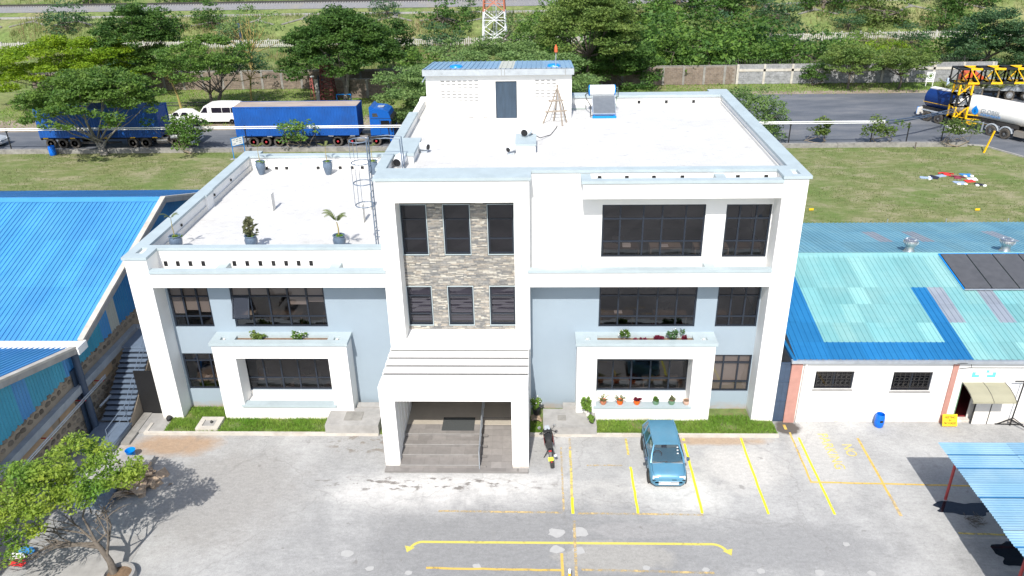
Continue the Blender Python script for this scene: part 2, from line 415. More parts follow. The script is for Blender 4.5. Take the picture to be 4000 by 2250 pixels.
c = mix(n, blob(3.5, -8.2, 7.5, 2.9), c, (.255, .254, .252))
c = mix(n, blob(12.5, -7.6, 3.5, 1.2), c, (.28, .279, .276))
c = mix(n, blob(6.2, -8.2, 2.1, .75, .12), c, (.32, .31, .29))
c = mix(n, blob(7.0, -6.9, 1.7, .42, .12), c, (.295, .29, .285))
c = mix(n, blob(-9.5, -5.2, 3.2, 3.0), c, (.318, .308, .293))
c = mix(n, blob(-12.6, -1.9, 1.9, .7), c, (.36, .26, .18))
c = mix(n, blob(11.0, -1.4, 2.2, .28), c, (.38, .29, .21))
c = mix(n, 1, c, ramp(n, f2, [(.28, .80), (.5, 1.0), (.72, 1.12)]), 'MULTIPLY')
c = mix(n, 1, c, ramp(n, f4, [(.3, .84), (.7, 1.13)]), 'MULTIPLY')
c = mix(n, 1, c, ramp(n, f3, [(.3, .76), (.7, 1.18)]), 'MULTIPLY')
# damp stains close to the kerb and steps, joints and cracks
st = ramp(n, noise(n, mapped(n, p, (1, 1.9, 1)), 1.55, 6, .62), [(.54, 0), (.60, .85)])
msk = N(n, 'ShaderNodeMath', operation='MULTIPLY'); L(n, st, msk.inputs[0]); L(n, blob(-1.2, -4.35, 4.8, .42, .2), msk.inputs[1])
c = mix(n, msk.outputs[0], c, (.15, .135, .12))
msk = N(n, 'ShaderNodeMath', operation='MULTIPLY'); L(n, st, msk.inputs[0]); L(n, blob(-4.2, -1.7, 1.7, .75, .2), msk.inputs[1])
c = mix(n, msk.outputs[0], c, (.19, .165, .14))
c = mix(n, ramp(n, noise(n, p, 1.7, 3, .5), [(.70, 0), (.735, .55)]), c, (.18, .17, .16))
c = mix(n, ramp(n, noise(n, mapped(n, p, (1, .22, 1)), 2.2, 4, .6), [(.60, 0), (.74, .35)]), c, (.24, .235, .225))
c = mix(n, blob(14.45, -.42, .55, .5, .15), c, (.10, .09, .08))
vo = N(n, 'ShaderNodeTexVoronoi', feature='DISTANCE_TO_EDGE'); vo.inputs['Scale'].default_value = .11
wv = N(n, 'ShaderNodeVectorMath', operation='MULTIPLY_ADD'); tn = N(n, 'ShaderNodeTexNoise'); tn.inputs['Scale'].default_value = .9; tn.inputs['Detail'].default_value = 6; L(n, p, tn.inputs['Vector'])
L(n, tn.outputs['Color'], wv.inputs[0]); wv.inputs[1].default_value = (1.6, 1.6, 0); L(n, p, wv.inputs[2]); L(n, wv.outputs[0], vo.inputs['Vector'])
c = mix(n, ramp(n, vo.outputs[0], [(.0, .28), (.003, 0)]), c, (.17, .16, .15))
L(n, c, b.inputs['Base Color']); b.inputs['Roughness'].default_value = .9; b.inputs['Specular IOR Level'].default_value = .25; bump(n, b, f3, .25, .02)
YARD = MB().box(-60, 60, -70, 15.0, -.5, 0).build('yard', 'yard_mat', kind='structure')

m, n, b = newmat('asphalt_mat'); p = wpos(n)
f1 = noise(n, mapped(n, p, (.35, 1, 1)), .35, 6, .65); f2 = noise(n, p, 12, 3, .7)
c = ramp(n, f1, [(.32, (.068, .078, .094)), (.5, (.112, .122, .140)), (.7, (.185, .185, .19))])
c = mix(n, 1, c, ramp(n, f2, [(.3, .8), (.7, 1.2)]), 'MULTIPLY')
L(n, c, b.inputs['Base Color']); b.inputs['Roughness'].default_value = .8; bump(n, b, f2, .3, .02)
m, n, b = newmat('dirt_mat'); p = wpos(n); f1 = noise(n, p, .5, 6, .65); f2 = noise(n, p, 4, 5, .7)
c = ramp(n, f1, [(.35, (.20, .155, .11)), (.65, (.32, .27, .21))]); c = mix(n, 1, c, ramp(n, f2, [(.3, .75), (.7, 1.2)]), 'MULTIPLY')
L(n, c, b.inputs['Base Color']); b.inputs['Roughness'].default_value = .95; bump(n, b, f2, .6, .05)
m, n, b = newmat('lawn_mat'); p = wpos(n)
f1 = noise(n, p, .22, 6, .62); f2 = noise(n, mapped(n, p, (.45, 1, 1)), 1.7, 6, .7); f3 = noise(n, p, 14, 3, .7)
c = ramp(n, f2, [(.33, (.115, .145, .05)), (.5, (.175, .19, .08)), (.66, (.26, .245, .14))])
c = mix(n, ramp(n, f1, [(.42, 0), (.62, .7)]), c, (.105, .165, .04))
c = mix(n, ramp(n, noise(n, mapped(n, p, (.6, 1, 1)), .55, 8, .72), [(.50, 0), (.62, .65)]), c, (.30, .265, .175))
c = mix(n, 1, c, ramp(n, f3, [(.3, .68), (.7, 1.3)]), 'MULTIPLY')
L(n, c, b.inputs['Base Color']); b.inputs['Roughness'].default_value = .95; b.inputs['Specular IOR Level'].default_value = .15; bump(n, b, f2, .7, .1)
def sheet(name, pts, z, mat):
    m_ = MB(); m_.add([(x, y, z) for x, y in pts], [tuple(range(len(pts)))]); return m_.build(name, mat, kind='structure')
sheet('lawn', [(-90, 15.0), (60, 15.0), (60, 36), (47.5, 36.5), (46.4, 39.8), (44.7, 43.6), (43.4, 44.2), (-90, 44.2)], .004, 'lawn_mat')
sheet('road', [(-140, 43.9), (43.5, 43.9), (45.0, 43.4), (46.7, 39.8), (48.2, 36.5), (60, 35), (120, 35), (120, 66), (24, 66), (14, 60), (2, 53.5), (-20, 51.8), (-140, 51.2)], .008, 'asphalt_mat')
sheet('verge', [(-140, 51.0), (-20, 51.6), (2, 53.3), (14, 59.8), (24, 65.6), (120, 65.6), (120, 67.4), (24, 67.8), (10, 64), (-4, 58.5), (-24, 57.2), (-140, 55.2)], .002, 'dirt_mat')
k = MB(); pts = [(43.2, 44.1), (44.75, 43.5), (46.45, 39.8), (47.6, 36.5)]
for (xa, ya), (xb, yb) in zip(pts[:-1], pts[1:]): k.bar((xa, ya, .05), (xb, yb, .05), .16, .14)
k.build('kerb', 'concrete', kind='structure')

# ---------------------------------------------------------------- office building
rnd = random.Random(7)
OB = thing('office_building', 'white and pale blue three storey office block with flat parapet roofs and central portico', 'building')
W = .95                                             # front wall plane
def window(par, x0, x1, z0, z1, y, ms, rs, pane='pane_tint', blinds=(), sash=None, fw_=.068):
    f = MB()
    f.box(x0, x1, y, y+.07, z0, z0+fw_); f.box(x0, x1, y, y+.07, z1-fw_, z1)
    f.box(x0, x0+fw_, y+.003, y+.067, z0+fw_, z1-fw_); f.box(x1-fw_, x1, y+.003, y+.067, z0+fw_, z1-fw_)
    for q in ms: f.box(q-fw_/2, q+fw_/2, y-.004, y+.06, z0+fw_, z1-fw_)
    for q in rs: f.box(x0+fw_, x1-fw_, y-.008, y+.056, q-fw_*.42, q+fw_*.42)
    wo = f.build('window', 'frame_dark', par)
    X = [x0]+list(ms)+[x1]; Z = [z0]+list(rs)+[z1]
    for j in range(len(Z)-1):
        for i in range(len(X)-1):
            if sash == (i, j): continue
            tilt = rnd.uniform(-.011, .011)
            g = MB(); g.add([(X[i]+.01, y+.03-tilt, Z[j]+.01), (X[i+1]-.01, y+.03+tilt, Z[j]+.01), (X[i+1]-.01, y+.034, Z[j+1]-.01), (X[i]+.01, y+.034, Z[j+1]-.01)], [(0, 1, 2, 3)])
            g.build('pane', pane, wo)
    for (a, b_, c_, d_) in blinds:
        MB().box(a, b_, y+.10, y+.112, c_, d_).build('blind', 'blind', wo)
    return wo
WIN = []
mid5 = lambda a, d=.84: [a+d*i for i in (1, 2, 3, 4)]
# openings of the front wall: (x0,x1,z0,z1)
LM1 = (-12.84, -11.05, 4.37, 6.45); LM2 = (-10.09, -5.94, 4.37, 6.45); LG0 = (-12.84, -11.05, 1.08, 3.0); LG1 = (-10.05, -6.0, 1.05, 3.25)
RM1 = (6.03, 10.22, 4.37, 6.45); RM2 = (11.1, 12.9, 4.37, 6.45); RG1 = (6.03, 10.15, 1.05, 3.25); RG2 = (11.1, 12.9, 1.02, 2.95)
RU1 = (6.03, 10.24, 7.71, 10.05); RU2 = (11.07, 12.9, 7.69, 10.04)
def wallpart(name, us, vs, holes, fn, a, b_, mat): return MB().grid(us, vs, holes, fn, a, b_).build(name, mat, OB)
wallpart('front_wall', (-12.93, -3.02), (0, 6.8), [LM1, LM2, LG0, LG1], XZ, W, W+.25, 'blue_wall')
wallpart('front_wall', (3.02, 12.93), (0, 6.8), [RM1, RM2, RG1, RG2], XZ, W, W+.25, 'blue_wall')
wallpart('front_wall', (3.02, 12.93), (6.8, 11.43), [RU1, RU2], XZ, W, W+.25, 'white')
wallpart('parapet', (-12.93, -3.02), (6.8, 8.08), [], XZ, W+.08, W+.3, 'white')
for h, ms, rs, bl, sash in (
    (LM1, [-12.25, -11.62], [4.89, 5.87], [(-12.8, -12.28, 4.98, 6.4), (-12.2, -11.66, 5.15, 6.4), (-11.58, -11.1, 5.05, 6.4)], None),
    (LM2, [-9.25, -8.42, -7.58, -6.75], [4.89, 5.87], [(-10.0, -9.3, 5.9, 6.4), (-9.2, -8.47, 5.9, 6.4), (-8.37, -7.63, 5.9, 6.4), (-7.53, -6.8, 5.42, 6.4), (-6.7, -6.0, 5.55, 6.4)], (0, 1)),
    (LG0, [-12.2, -11.6], [1.6, 2.6], [], None), (LG1, [-9.2, -8.4, -7.6, -6.8], [1.68, 2.66], [], None),
    (RM1, [6.86, 7.70, 8.54, 9.38], [4.87, 5.88], [], None), (RM2, [11.7, 12.3], [4.87, 5.88], [], None),
    (RG1, [6.76, 7.6, 8.45, 9.3], [1.68, 2.64], [], None), (RG2, [11.68, 12.34], [1.53, 2.53], [(11.15, 12.85, 1.05, 2.9)], None),
    (RU1, [6.78, 7.73, 8.5, 9.46], [8.42, 9.42], [], None), (RU2, [11.64, 12.32], [8.42, 9.42], [], None)):
    window(OB, h[0], h[1], h[2], h[3], W+.05, ms, rs, blinds=bl, sash=sash)
# the one open top-hung sash
s_ = MB(); a, b_ = -10.03, -9.27
for q in ((a, a+.05), (b_-.05, b_)): s_.bar(((q[0]+q[1])/2, W+.02, 5.86), ((q[0]+q[1])/2, W-.33, 4.98), .05)
s_.bar((a, W+.02, 5.84), (b_, W+.02, 5.84), .05); s_.bar((a, W-.33, 4.98), (b_, W-.33, 4.98), .05)
so = s_.build('open_sash', 'frame_dark', OB)
MB().quad((a+.03, W+.02, 5.83), (b_-.03, W+.02, 5.83), (b_-.03, W-.33, 5.0), (a+.03, W-.33, 5.0)).build('pane', 'pane_tint', so)
# interiors seen through the glass
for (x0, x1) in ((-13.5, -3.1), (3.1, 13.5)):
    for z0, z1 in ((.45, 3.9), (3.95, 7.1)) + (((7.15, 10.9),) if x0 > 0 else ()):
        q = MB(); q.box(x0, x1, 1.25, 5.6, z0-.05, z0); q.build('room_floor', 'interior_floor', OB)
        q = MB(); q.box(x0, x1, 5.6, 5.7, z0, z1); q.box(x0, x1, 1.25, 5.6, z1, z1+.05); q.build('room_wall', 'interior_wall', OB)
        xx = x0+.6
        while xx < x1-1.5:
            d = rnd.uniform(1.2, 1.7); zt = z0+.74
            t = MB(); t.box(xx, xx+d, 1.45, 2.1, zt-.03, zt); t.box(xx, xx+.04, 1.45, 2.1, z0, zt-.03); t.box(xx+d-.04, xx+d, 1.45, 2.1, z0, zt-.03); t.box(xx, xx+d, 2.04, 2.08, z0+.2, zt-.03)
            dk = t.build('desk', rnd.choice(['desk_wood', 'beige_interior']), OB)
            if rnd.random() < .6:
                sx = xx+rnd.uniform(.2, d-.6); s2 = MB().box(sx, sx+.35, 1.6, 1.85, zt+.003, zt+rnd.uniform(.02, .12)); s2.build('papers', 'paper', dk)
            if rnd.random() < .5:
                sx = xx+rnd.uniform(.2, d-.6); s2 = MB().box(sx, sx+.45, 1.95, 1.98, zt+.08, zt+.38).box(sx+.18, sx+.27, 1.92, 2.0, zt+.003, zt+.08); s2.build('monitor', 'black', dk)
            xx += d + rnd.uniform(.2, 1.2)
# corner fins, side and back walls
def coping(name, us, vs, holes, z0, z1): return MB().grid(us, vs, holes, XY, z0, z1).build(name, 'coping', OB)
zl, zr, ct = 8.08, 11.43, .12
MB().box(-13.88, -12.93, 0, W+.3, 0, zl).build('corner_fin', 'white', OB)
MB().box(12.93, 13.88, 0, W+.3, 0, zr).build('corner_fin', 'white', OB)
MB().box(-13.88, -13.45, W+.3, 15.0, 0, zl).build('side_wall', 'white', OB)
MB().box(13.45, 13.88, W+.3, 15.0, 0, zr).build('side_wall', 'white', OB)
MB().box(-13.45, -3.2, 14.6, 14.95, 0, zl).build('back_wall', 'white', OB)
MB().box(-3.2, 13.45, 14.3, 14.95, 0, zr).build('back_wall', 'white', OB)
MB().box(-13.95, -12.93, 14.95, 15.5, 0, zl).build('corner_fin', 'white', OB)
MB().box(12.93, 13.95, 14.95, 15.5, 0, zr).build('corner_fin', 'white', OB)
MB().box(-3.15, -2.86, 1.25, 14.3, 7.0, zr).build('side_wall', 'white', OB)
MB().box(-13.46, -13.36, 7.75, 8.6, 7.35, zl).build('pier', 'white', OB)
MB().box(-13.45, -13.38, 1.3, 14.6, 7.35, 7.62).build('skirting', 'white_dull', OB)
MB().box(13.37, 13.45, 1.2, 14.3, 11.07, 11.2).build('skirting', 'white_dull', OB)
coping('coping', (-13.95, -12.88), (-.06, 1.3), [(-13.55, -13.25, .42, 1.02)], zl, zl+ct)
coping('coping', (-12.88, -3.02), (W+.02, W+.36), [], zl, zl+ct)
coping('coping', (-13.95, -13.36), (1.3, 15.55), [], zl, zl+ct)
coping('coping', (-13.36, -13.30), (7.7, 8.65), [], zl+.002, zl+ct-.003)
coping('coping', (-13.36, -3.25), (14.5, 15.0), [], zl, zl+ct)
coping('coping', (-13.36, -12.9), (15.0, 15.55), [], zl, zl+ct)
coping('coping', (12.88, 13.98), (-.06, 1.3), [(13.32, 13.6, .22, .8)], zr, zr+ct)
coping('coping', (3.12, 12.88), (W-.05, W+.34), [], zr, zr+ct)
coping('coping', (13.38, 13.98), (1.3, 15.55), [], zr, zr+ct)
coping('coping', (5.12, 13.38), (14.2, 15.0), [], zr, zr+ct)
coping('coping', (12.9, 13.38), (15.0, 15.55), [], zr, zr+ct)
coping('coping', (-3.25, -2.80), (1.3, 10.85), [], zr, zr+ct)
coping('coping', (-3.12, 3.12), (-.02, 1.3), [], zr, zr+ct)
coping('coping', (-2.8, -1.95), (3.4, 5.9), [], zr, zr+ct)       # wide pier head beside the ladder
MB().box(-2.86, -2.0, 3.45, 5.85, 11.07, zr).build('pier', 'white', OB)
# roof decks of small white-painted slabs
m, n, b = newmat('deck_white'); p = wpos(n)
br = N(n, 'ShaderNodeTexBrick'); br.inputs['Scale'].default_value = 1.; br.inputs['Brick Width'].default_value = .3; br.inputs['Row Height'].default_value = .15
br.inputs['Mortar Size'].default_value = .006; br.inputs['Color1'].default_value = (.585, .58, .57, 1); br.inputs['Color2'].default_value = (.535, .528, .515, 1); br.inputs['Mortar'].default_value = (.445, .435, .42, 1)
L(n, p, br.inputs['Vector']); f1 = noise(n, p, .45, 7, .65); f2 = noise(n, mapped(n, p, (.7, 1.6, 1)), 2.3, 7, .75)
c = mix(n, ramp(n, f1, [(.48, 0), (.70, .55)]), br.outputs['Color'], (.46, .445, .42))
c = mix(n, ramp(n, f2, [(.57, 0), (.68, .7)]), c, (.33, .32, .305))
L(n, c, b.inputs['Base Color']); b.inputs['Roughness'].default_value = .7
MB().box(-13.45, -3.15, W+.3, 14.6, 7.2, 7.35).build('roof_deck', 'deck_white', OB)
MB().box(-2.86, 13.45, W+.25, 14.3, 10.92, 11.07).build('roof_deck', 'deck_white', OB)
# ledges between the floors and the upper canopy, with stub beams and drain spouts
for x0, x1, stubs, ysp, hx in ((-12.93, -2.95, (-10.25, -5.4), W+.08, (-12.66, -12.13, -11.58, -11.02, -9.66, -9.10, -8.53, -7.96, -7.41, -6.87, -6.33)), (2.98, 12.93, (5.2, 10.3), W, ())):
    MB().box(x0, x1, 0, .2, 6.78, 7.45).box(x0, x1, .2, W, 6.78, 6.98).build('ledge', 'white', OB)
    MB().box(x0-.02 if x0 > 0 else x0, x1, -.06, .27, 7.45, 7.57).build('ledge_coping', 'coping', OB)
    for q in stubs: MB().box(q, q+.42, .27, ysp, 7.2, 7.5).build('stub_beam', 'coping', OB)
    for q in hx:
        d = MB().grid((q-.075, q+.075), (7.34, 7.56), [(q-.06, q+.06, 7.355, 7.545)], XZ, ysp-.03, ysp+.05); d.box(q-.06, q+.06, ysp-.004, ysp+.0, 7.355, 7.545)
        d.build('drain_spout', 'black', OB)
MB().box(5.16, 12.93, 0, .22, 10.64, 11.28).box(5.16, 12.93, .22, W, 10.64, 10.84).build('canopy', 'white', OB)
MB().box(5.10, 12.93, -.06, .28, 11.28, 11.40).box(5.10, 5.5, .28, W, 11.24, 11.38).box(10.4, 10.8, .28, W, 11.2, 11.36).build('canopy_coping', 'coping', OB)
for q in (5.87, 6.96, 8.04, 9.17, 11.37, 12.49):
    d = MB().grid((q-.075, q+.075), (11.13, 11.28), [(q-.055, q+.055, 11.15, 11.265)], XZ, W-.03, W+.03); d.box(q-.055, q+.055, W-.006, W-.002, 11.15, 11.265); d.build('drain_spout', 'black', OB)
for q in (8.96, 10.46, 11.95): MB().box(q-.08, q+.08, 14.27, 14.31, 11.09, 11.24).build('drain_spout', 'black', OB)
for q in (-12.5, -11.9, -11.3, -9.45, -8.15, -7.45, -6.85): MB().box(q-.09, q+.09, 14.55, 14.61, 7.37, 7.52).build('drain_spout', 'black', OB)
MB().box(-10.55, -10.35, 14.575, 14.62, 7.62, 7.77).build('wall_outlet', 'galv', OB)
for y in (4.7, 8.95, 11.4): MB().lathe([(.07, 0), (.07, .05)], (-13.43, y, 7.78), 10, 'x').build('wall_light', 'black', OB)
# free standing wall stubs on the low roof
for x, y in ((-10.05, 7.6), (-5.1, 5.9), (-5.08, 7.7)): MB().box(x-.06, x+.06, y, y+.45, 7.35, 8.25).build('wall_stub', 'white_dull', OB)
# tower frame, niche and split-face stone cladding
MB().grid((-3.02, 3.05), (3.75, 11.43), [(-2.33, 2.43, 4.2, 10.5)], XZ, .05, W+.1).build('tower_frame', 'white', OB)
MB().box(-3.02, -2.7, W+.1, W+.3, 0, 11.43).box(2.75, 3.05, W+.1, W+.3, 0, 11.43).build('tower_pier', 'white', OB)
MB().box(-3.02, -2.6, .35, W+.1, 0, 3.75).box(2.6, 3.05, .35, W+.1, 0, 3.75).build('tower_pier', 'white', OB)
MB().box(-2.33, 2.43, .3, W+.06, 3.9, 4.05).build('niche_floor', 'concrete_dark', OB)
TW = [(-2.31, -1.25, 7.83, 10.06), (-.53, .55, 7.83, 10.06), (1.31, 2.38, 7.83, 10.06), (-2.31, -1.25, 4.43, 6.31), (-.52, .56, 4.43, 6.31), (1.30, 2.40, 4.43, 6.31)]
ST = MB().grid((-2.7, 2.75), (3.9, 10.9), TW, XZ, W+.12, W+.3).build('stone_wall', 'mortar', OB)
for i, h in enumerate(TW):
    rs = [8.52, 9.39] if i < 3 else [4.95, 5.83]
    window(OB, *h, W+.17, [], rs, pane='pane_dark', blinds=[] if i < 3 else [(h[0]+.04, h[1]-.04, 5.85, 6.28)])
    f = MB().grid((h[0]-.028, h[1]+.028), (h[2]-.028, h[3]+.028), [h], XZ, W+.06, W+.2); f.build('window_trim', 'coping', OB)
for i in range(3):
    for k_ in range(9):
        z = 4.55+k_*.13
        q = MB().quad((TW[3+i][0]+.05, W+.32, z), (TW[3+i][1]-.05, W+.32, z), (TW[3+i][1]-.05, W+.38, z+.07), (TW[3+i][0]+.05, W+.38, z+.07)); q.build('blind_slat', 'blind', OB)
MB().box(-2.7, 2.75, 1.9, 2.0, 3.9, 10.9).build('room_wall', 'interior_wall', OB)
stone_m = []
for i, cc in enumerate(((.275, .26, .235), (.215, .21, .20), (.33, .295, .25), (.165, .165, .162), (.44, .415, .36), (.25, .235, .21))):
    M('stone_%d' % i, cc, .85, .22, 9, bmp=.4, bscale=30, objrand=.12); stone_m.append('stone_%d' % i)
strips = []
z = 4.06; row = 0
while z < 10.5:
    hgt = .052; x = -2.33 - (row*37 % 11)*.045
    while x < 2.43:
        ln = rnd.choice((.13, .19, .26, .33, .42)); a, b_ = max(x, -2.33), min(x+ln-.008, 2.43); segs = [(a, b_)]
        for (h0, h1, h2, h3) in TW:
            if h2-.05 < z+hgt and z < h3+.05:
                ns = []
                for (p0, p1) in segs:
                    if p1 <= h0-.045 or p0 >= h1+.045: ns.append((p0, p1)); continue
                    if p0 < h0-.045: ns.append((p0, h0-.045))
                    if p1 > h1+.045: ns.append((h1+.045, p1))
                segs = ns
        for p0, p1 in segs:
            if p1-p0 > .03: strips.append((p0, p1, z, min(z+hgt-.006, 10.5), rnd.uniform(.02, .055), rnd.choice(stone_m)))
        x += ln
    z += hgt; row += 1
unit = {}
for mname in stone_m:
    unit[mname] = MB().box(0, 1, 0, 1, 0, 1).mesh('stone_strip', mname)
strips.sort(key=lambda s: -(s[1]-s[0])); rest = {}
for i, (p0, p1, z0, z1, d, mn) in enumerate(strips):
    if i < 300: piece('stone_strip', unit[mn], ST, (p0, W+.12-d, z0), (p1-p0, d-.001, z1-z0))
    else: rest.setdefault(mn, MB()).box(p0, p1, W+.12-d, W+.119, z0, z1)
me_all = MB(); mi = []
for k_, mn in enumerate(stone_m):
    if mn in rest: me_all.add(rest[mn].v, rest[mn].f); mi += [k_]*len(rest[mn].f)
me = bpy.data.meshes.new('stone_strips'); me.from_pydata(me_all.v, [], me_all.f)
for mn in stone_m: me.materials.append(MATS[mn])
me.polygons.foreach_set('material_index', mi); obj('stone_strips', me, ST, kind='stuff')
# bays around the ground floor windows
for sx, x0, x1, o0, o1 in ((1, 5.08, 11.02, 5.95, 10.1), (-1, -10.95, -4.98, -9.97, -5.85)):
    B = MB().grid((x0, x1), (0, 3.97), [(o0, o1, .76, 3.3)], XZ, 0, W).build('bay_frame', 'white', OB)
    MB().box(o0-.1, o1+.1, -.08, .32, .76, .88).build('bay_sill', 'coping', OB)
    MB().box(o0+.003, o1-.003, W-.06, W-.003, .76, 1.04).build('sill_wall', 'white_dull', OB)
    holes = [(o0, o1, .24, .62), (x0+.33, x0+.58, .22, .5), (x1-.6, x1-.33, .22, .5)]
    coping('planter_coping', (x0-.07, x1+.07), (-.08, W), holes, 3.97, 4.12)
    MB().box(o0, o1, .24, .62, 3.975, 3.99).build('planter_soil', 'soil', OB)
    for hh in holes[1:]: MB().lathe([(.05, 0), (.05, .1)], ((hh[0]+hh[1])/2, .4, 3.98), 8).build('outlet_pipe', 'white_dull', OB)
M('gap_shade_grey', (.085, .083, .08), .9, .2, 4)  # dark grey that paints shade into the gaps between portal frames
M('floor_beige', (.40, .36, .30), .35, .06, 3)
# portico of portal frames, steps, ramp and rail
PZ = 3.98
for i, y in enumerate((-3.3, -2.72, -2.09, -1.46, -.83, -.22)):
    d = .46 if i else .48; top = PZ if i == 0 else 3.90
    q = MB().grid((-2.99, 2.99), (0, top), [(-2.37, 2.31, -1, 3.31 if i == 0 else 3.5)], XZ, y, y+d)
    q.build('portal_frame', 'white', OB)
    if i: MB().box(-2.97, 2.97, y-.15, y-.003 if i == 1 else y-.003, top-.07, top-.03).build('gap_shade_strip', 'gap_shade_grey', OB)  # dark strip added in each gap, its colour standing in for shade
    if i: MB().box(-3.03, -2.99, y+.04, y+d-.04, 3.5, top-.06).build('frame_end', 'white', OB)
MB().box(-2.4, -1.2, 2.6, 2.64, .68, 3.7).box(-1.2, 1.2, 2.6, 2.64, 2.75, 3.7).box(1.2, 2.33, 2.6, 2.64, .68, 3.7).box(-2.45, -2.4, .3, 2.6, .68, 3.7).box(2.33, 2.38, .3, 2.6, .68, 3.7).box(-2.4, 2.33, .3, 2.6, 3.7, 3.74).build('entrance_wall', 'beige_interior', OB)
MB().box(-2.36, 2.31, -1.216, 2.6, .66, .70).build('entrance_floor', 'floor_beige', OB)
MB().box(-.8, .6, -1.69, -.73, .703, .722).build('door_mat', 'mat_grey', None, label='large dark grey doormat on the top step of the portico', cat='doormat')
MB().box(-1.2, 1.2, 2.66, 2.72, .68, 2.75).build('entrance_door', 'interior_wall', OB)
stp = [(-3.66, .10), (-3.44, .25), (-2.94, .40), (-2.44, .55), (-1.90, .70)]
sb = MB()
for i, (y, zt) in enumerate(stp): sb.box(-2.985 if i == 0 else -2.36, .93, y, -1.22, 0 if i == 0 else stp[i-1][1]-.01, zt-.012)
sb.box(.93, 2.985, -3.66, -3.44, 0, .088)
SB = sb.build('entrance_steps', 'grout', OB)
tm = MB().box(0, 1, 0, 1, 0, 1).mesh('floor_tile', 'tile_grey')
for i, (y, zt) in enumerate(stp):
    y1 = stp[i+1][0] if i < 4 else -1.22; rows_ = max(1, round((y1-y)/.36)); dy = (y1-y)/rows_
    for r_ in range(rows_):
        x = -2.985 if i == 0 else -2.36; x -= rnd.choice((0, .2, .35)); xa = -2.985 if i == 0 else -2.36
        while x < .93:
            a, b_ = max(x, xa), min(x+.59, .93)
            if b_-a > .03: piece('floor_tile', tm, SB, (a, y+r_*dy-(.03 if r_ == 0 else 0), zt-.012), (b_-a-.006, dy-.006+(.03 if r_ == 0 else 0), .012))
            x += .6
    if i:
        MB().box(-2.36, .93, y-.034, y-.004, zt-.010, zt+.006).build('step_nosing', 'concrete', SB)
        x = -2.36
        while x < .92: piece('riser_tile', tm, SB, (x, y-.012, stp[i-1][1]+.004), (.585, .012, .13)); x += .6
RS = MB().prism([(-3.44, .05), (-.70, .05), (-.70, .715), (-3.44, .10)], lambda q, a: (a, q[0], q[1]-.012), .97, 2.31).build('ramp', 'grout', OB)
ang = math.atan2(.615, 2.74)
for r_ in range(8):
    for cx in (.97, 1.42, 1.87):
        yy = -3.44+r_*.342; piece('floor_tile', tm, RS, (cx, yy, .10+(yy+3.44)*.2245-.011), (.434, .342/math.cos(ang)-.01, .012), (ang, 0, 0))
for cx in (.97, 1.5, 2.05, 2.52): piece('floor_tile', tm, SB, (cx, -3.66, .088), (min(.53, 2.985-cx)-.006, .214, .012))
MB().box(.93, .97, -3.4, -.7, 0, .74).build('ramp_kerb', 'tile_grey', OB)
rl = MB()
for k_ in range(6): y = -3.5+k_*.7; zb = .1+max(0, min(1, (y+3.44)/2.74))*.62; rl.tube([(.95, y, zb), (.95, y, zb+.9)], .022, 8)
for hh in (.9, .65, .42, .2): rl.tube([(.95, -3.55, .1+hh), (.95, -3.44, .1+hh), (.95, -.7, .72+hh), (.95, .1, .72+hh)], .02 if hh > .8 else .012, 8)
rl.build('handrail', 'galv', OB, True)
# cat ladder with hoops from the low to the high roof
ld = MB(); lx = -3.75
for y in (2.42, 2.85):
    ld.tube([(lx, y, 7.36), (lx, y, 12.45), (-2.95, y, 12.5), (-2.35, y, 12.45), (-2.3, y, 11.08)], .028, 6)
for k_ in range(18): ld.tube([(lx, 2.42, 7.6+k_*.28), (lx, 2.85, 7.6+k_*.28)], .014, 6)
for z in (8.0, 8.3): ld.bar((lx, 2.6, z), (-3.15, 2.6, z), .03)
LD = ld.build('cat_ladder', 'blue_grey_steel', OB, True)
for z in (9.5, 10.5, 11.4, 12.35):
    MB().ring((lx-.36, 2.635, z), .40, .024, 18, 'z', 30, 330).build('hoop', 'blue_grey_steel', LD, True)
MB().bar((lx-.76, 2.5, 9.5), (lx-.76, 2.5, 12.35), .05, .01).bar((lx-.55, 2.95, 9.5), (lx-.55, 2.95, 12.35), .05, .01).bar((lx-.55, 2.3, 9.5), (lx-.55, 2.3, 12.35), .05, .01).build('cage_strap', 'blue_grey_steel', LD)
# penthouse
PH = MB().grid((-2.3, 5.1), (11.07, 13.42), [(1.23, 2.32, 11.15, 13.06)], XZ, 10.9, 11.1)
PH.box(-2.3, -2.1, 11.1, 14.9, 11.07, 13.1).box(4.9, 5.1, 11.1, 14.9, 11.07, 13.1).box(-2.1, 4.9, 14.7, 14.9, 11.07, 13.1); PH = PH.build('penthouse', 'white', OB)
MB().box(1.25, 2.30, 10.97, 11.02, 11.16, 13.05).build('door', 'door_navy', PH)
vs_ = MB().box(-.1, .1, 0, .012, -.016, .016).mesh('vent_slot', 'black')
hood = MB().box(-.11, .11, -.02, .0, .012, .02).mesh('vent_hood', 'white')
for gx, nx in ((-1.45, 7), (3.35, 4)):
    for i in range(nx):
        for j in range(7): piece('vent_slot', vs_, PH, (gx+i*.285, 10.891, 13.08-j*.165))
for x in (-1.2, -.2, .55, 3.0): MB().box(x, x+.28, 10.89, 10.9, 11.2, 11.26).build('weep_hole', 'concrete', PH)
g = MB().box(-2.42, 5.2, 10.62, 10.9, 13.40, 13.70); g.build('gutter_fascia', 'galv', PH)
for x in (1.55, 1.72, 4.75): MB().box(x, x+.02, 10.61, 10.62, 13.4, 13.7).build('gutter_bracket', 'concrete_dark', PH)
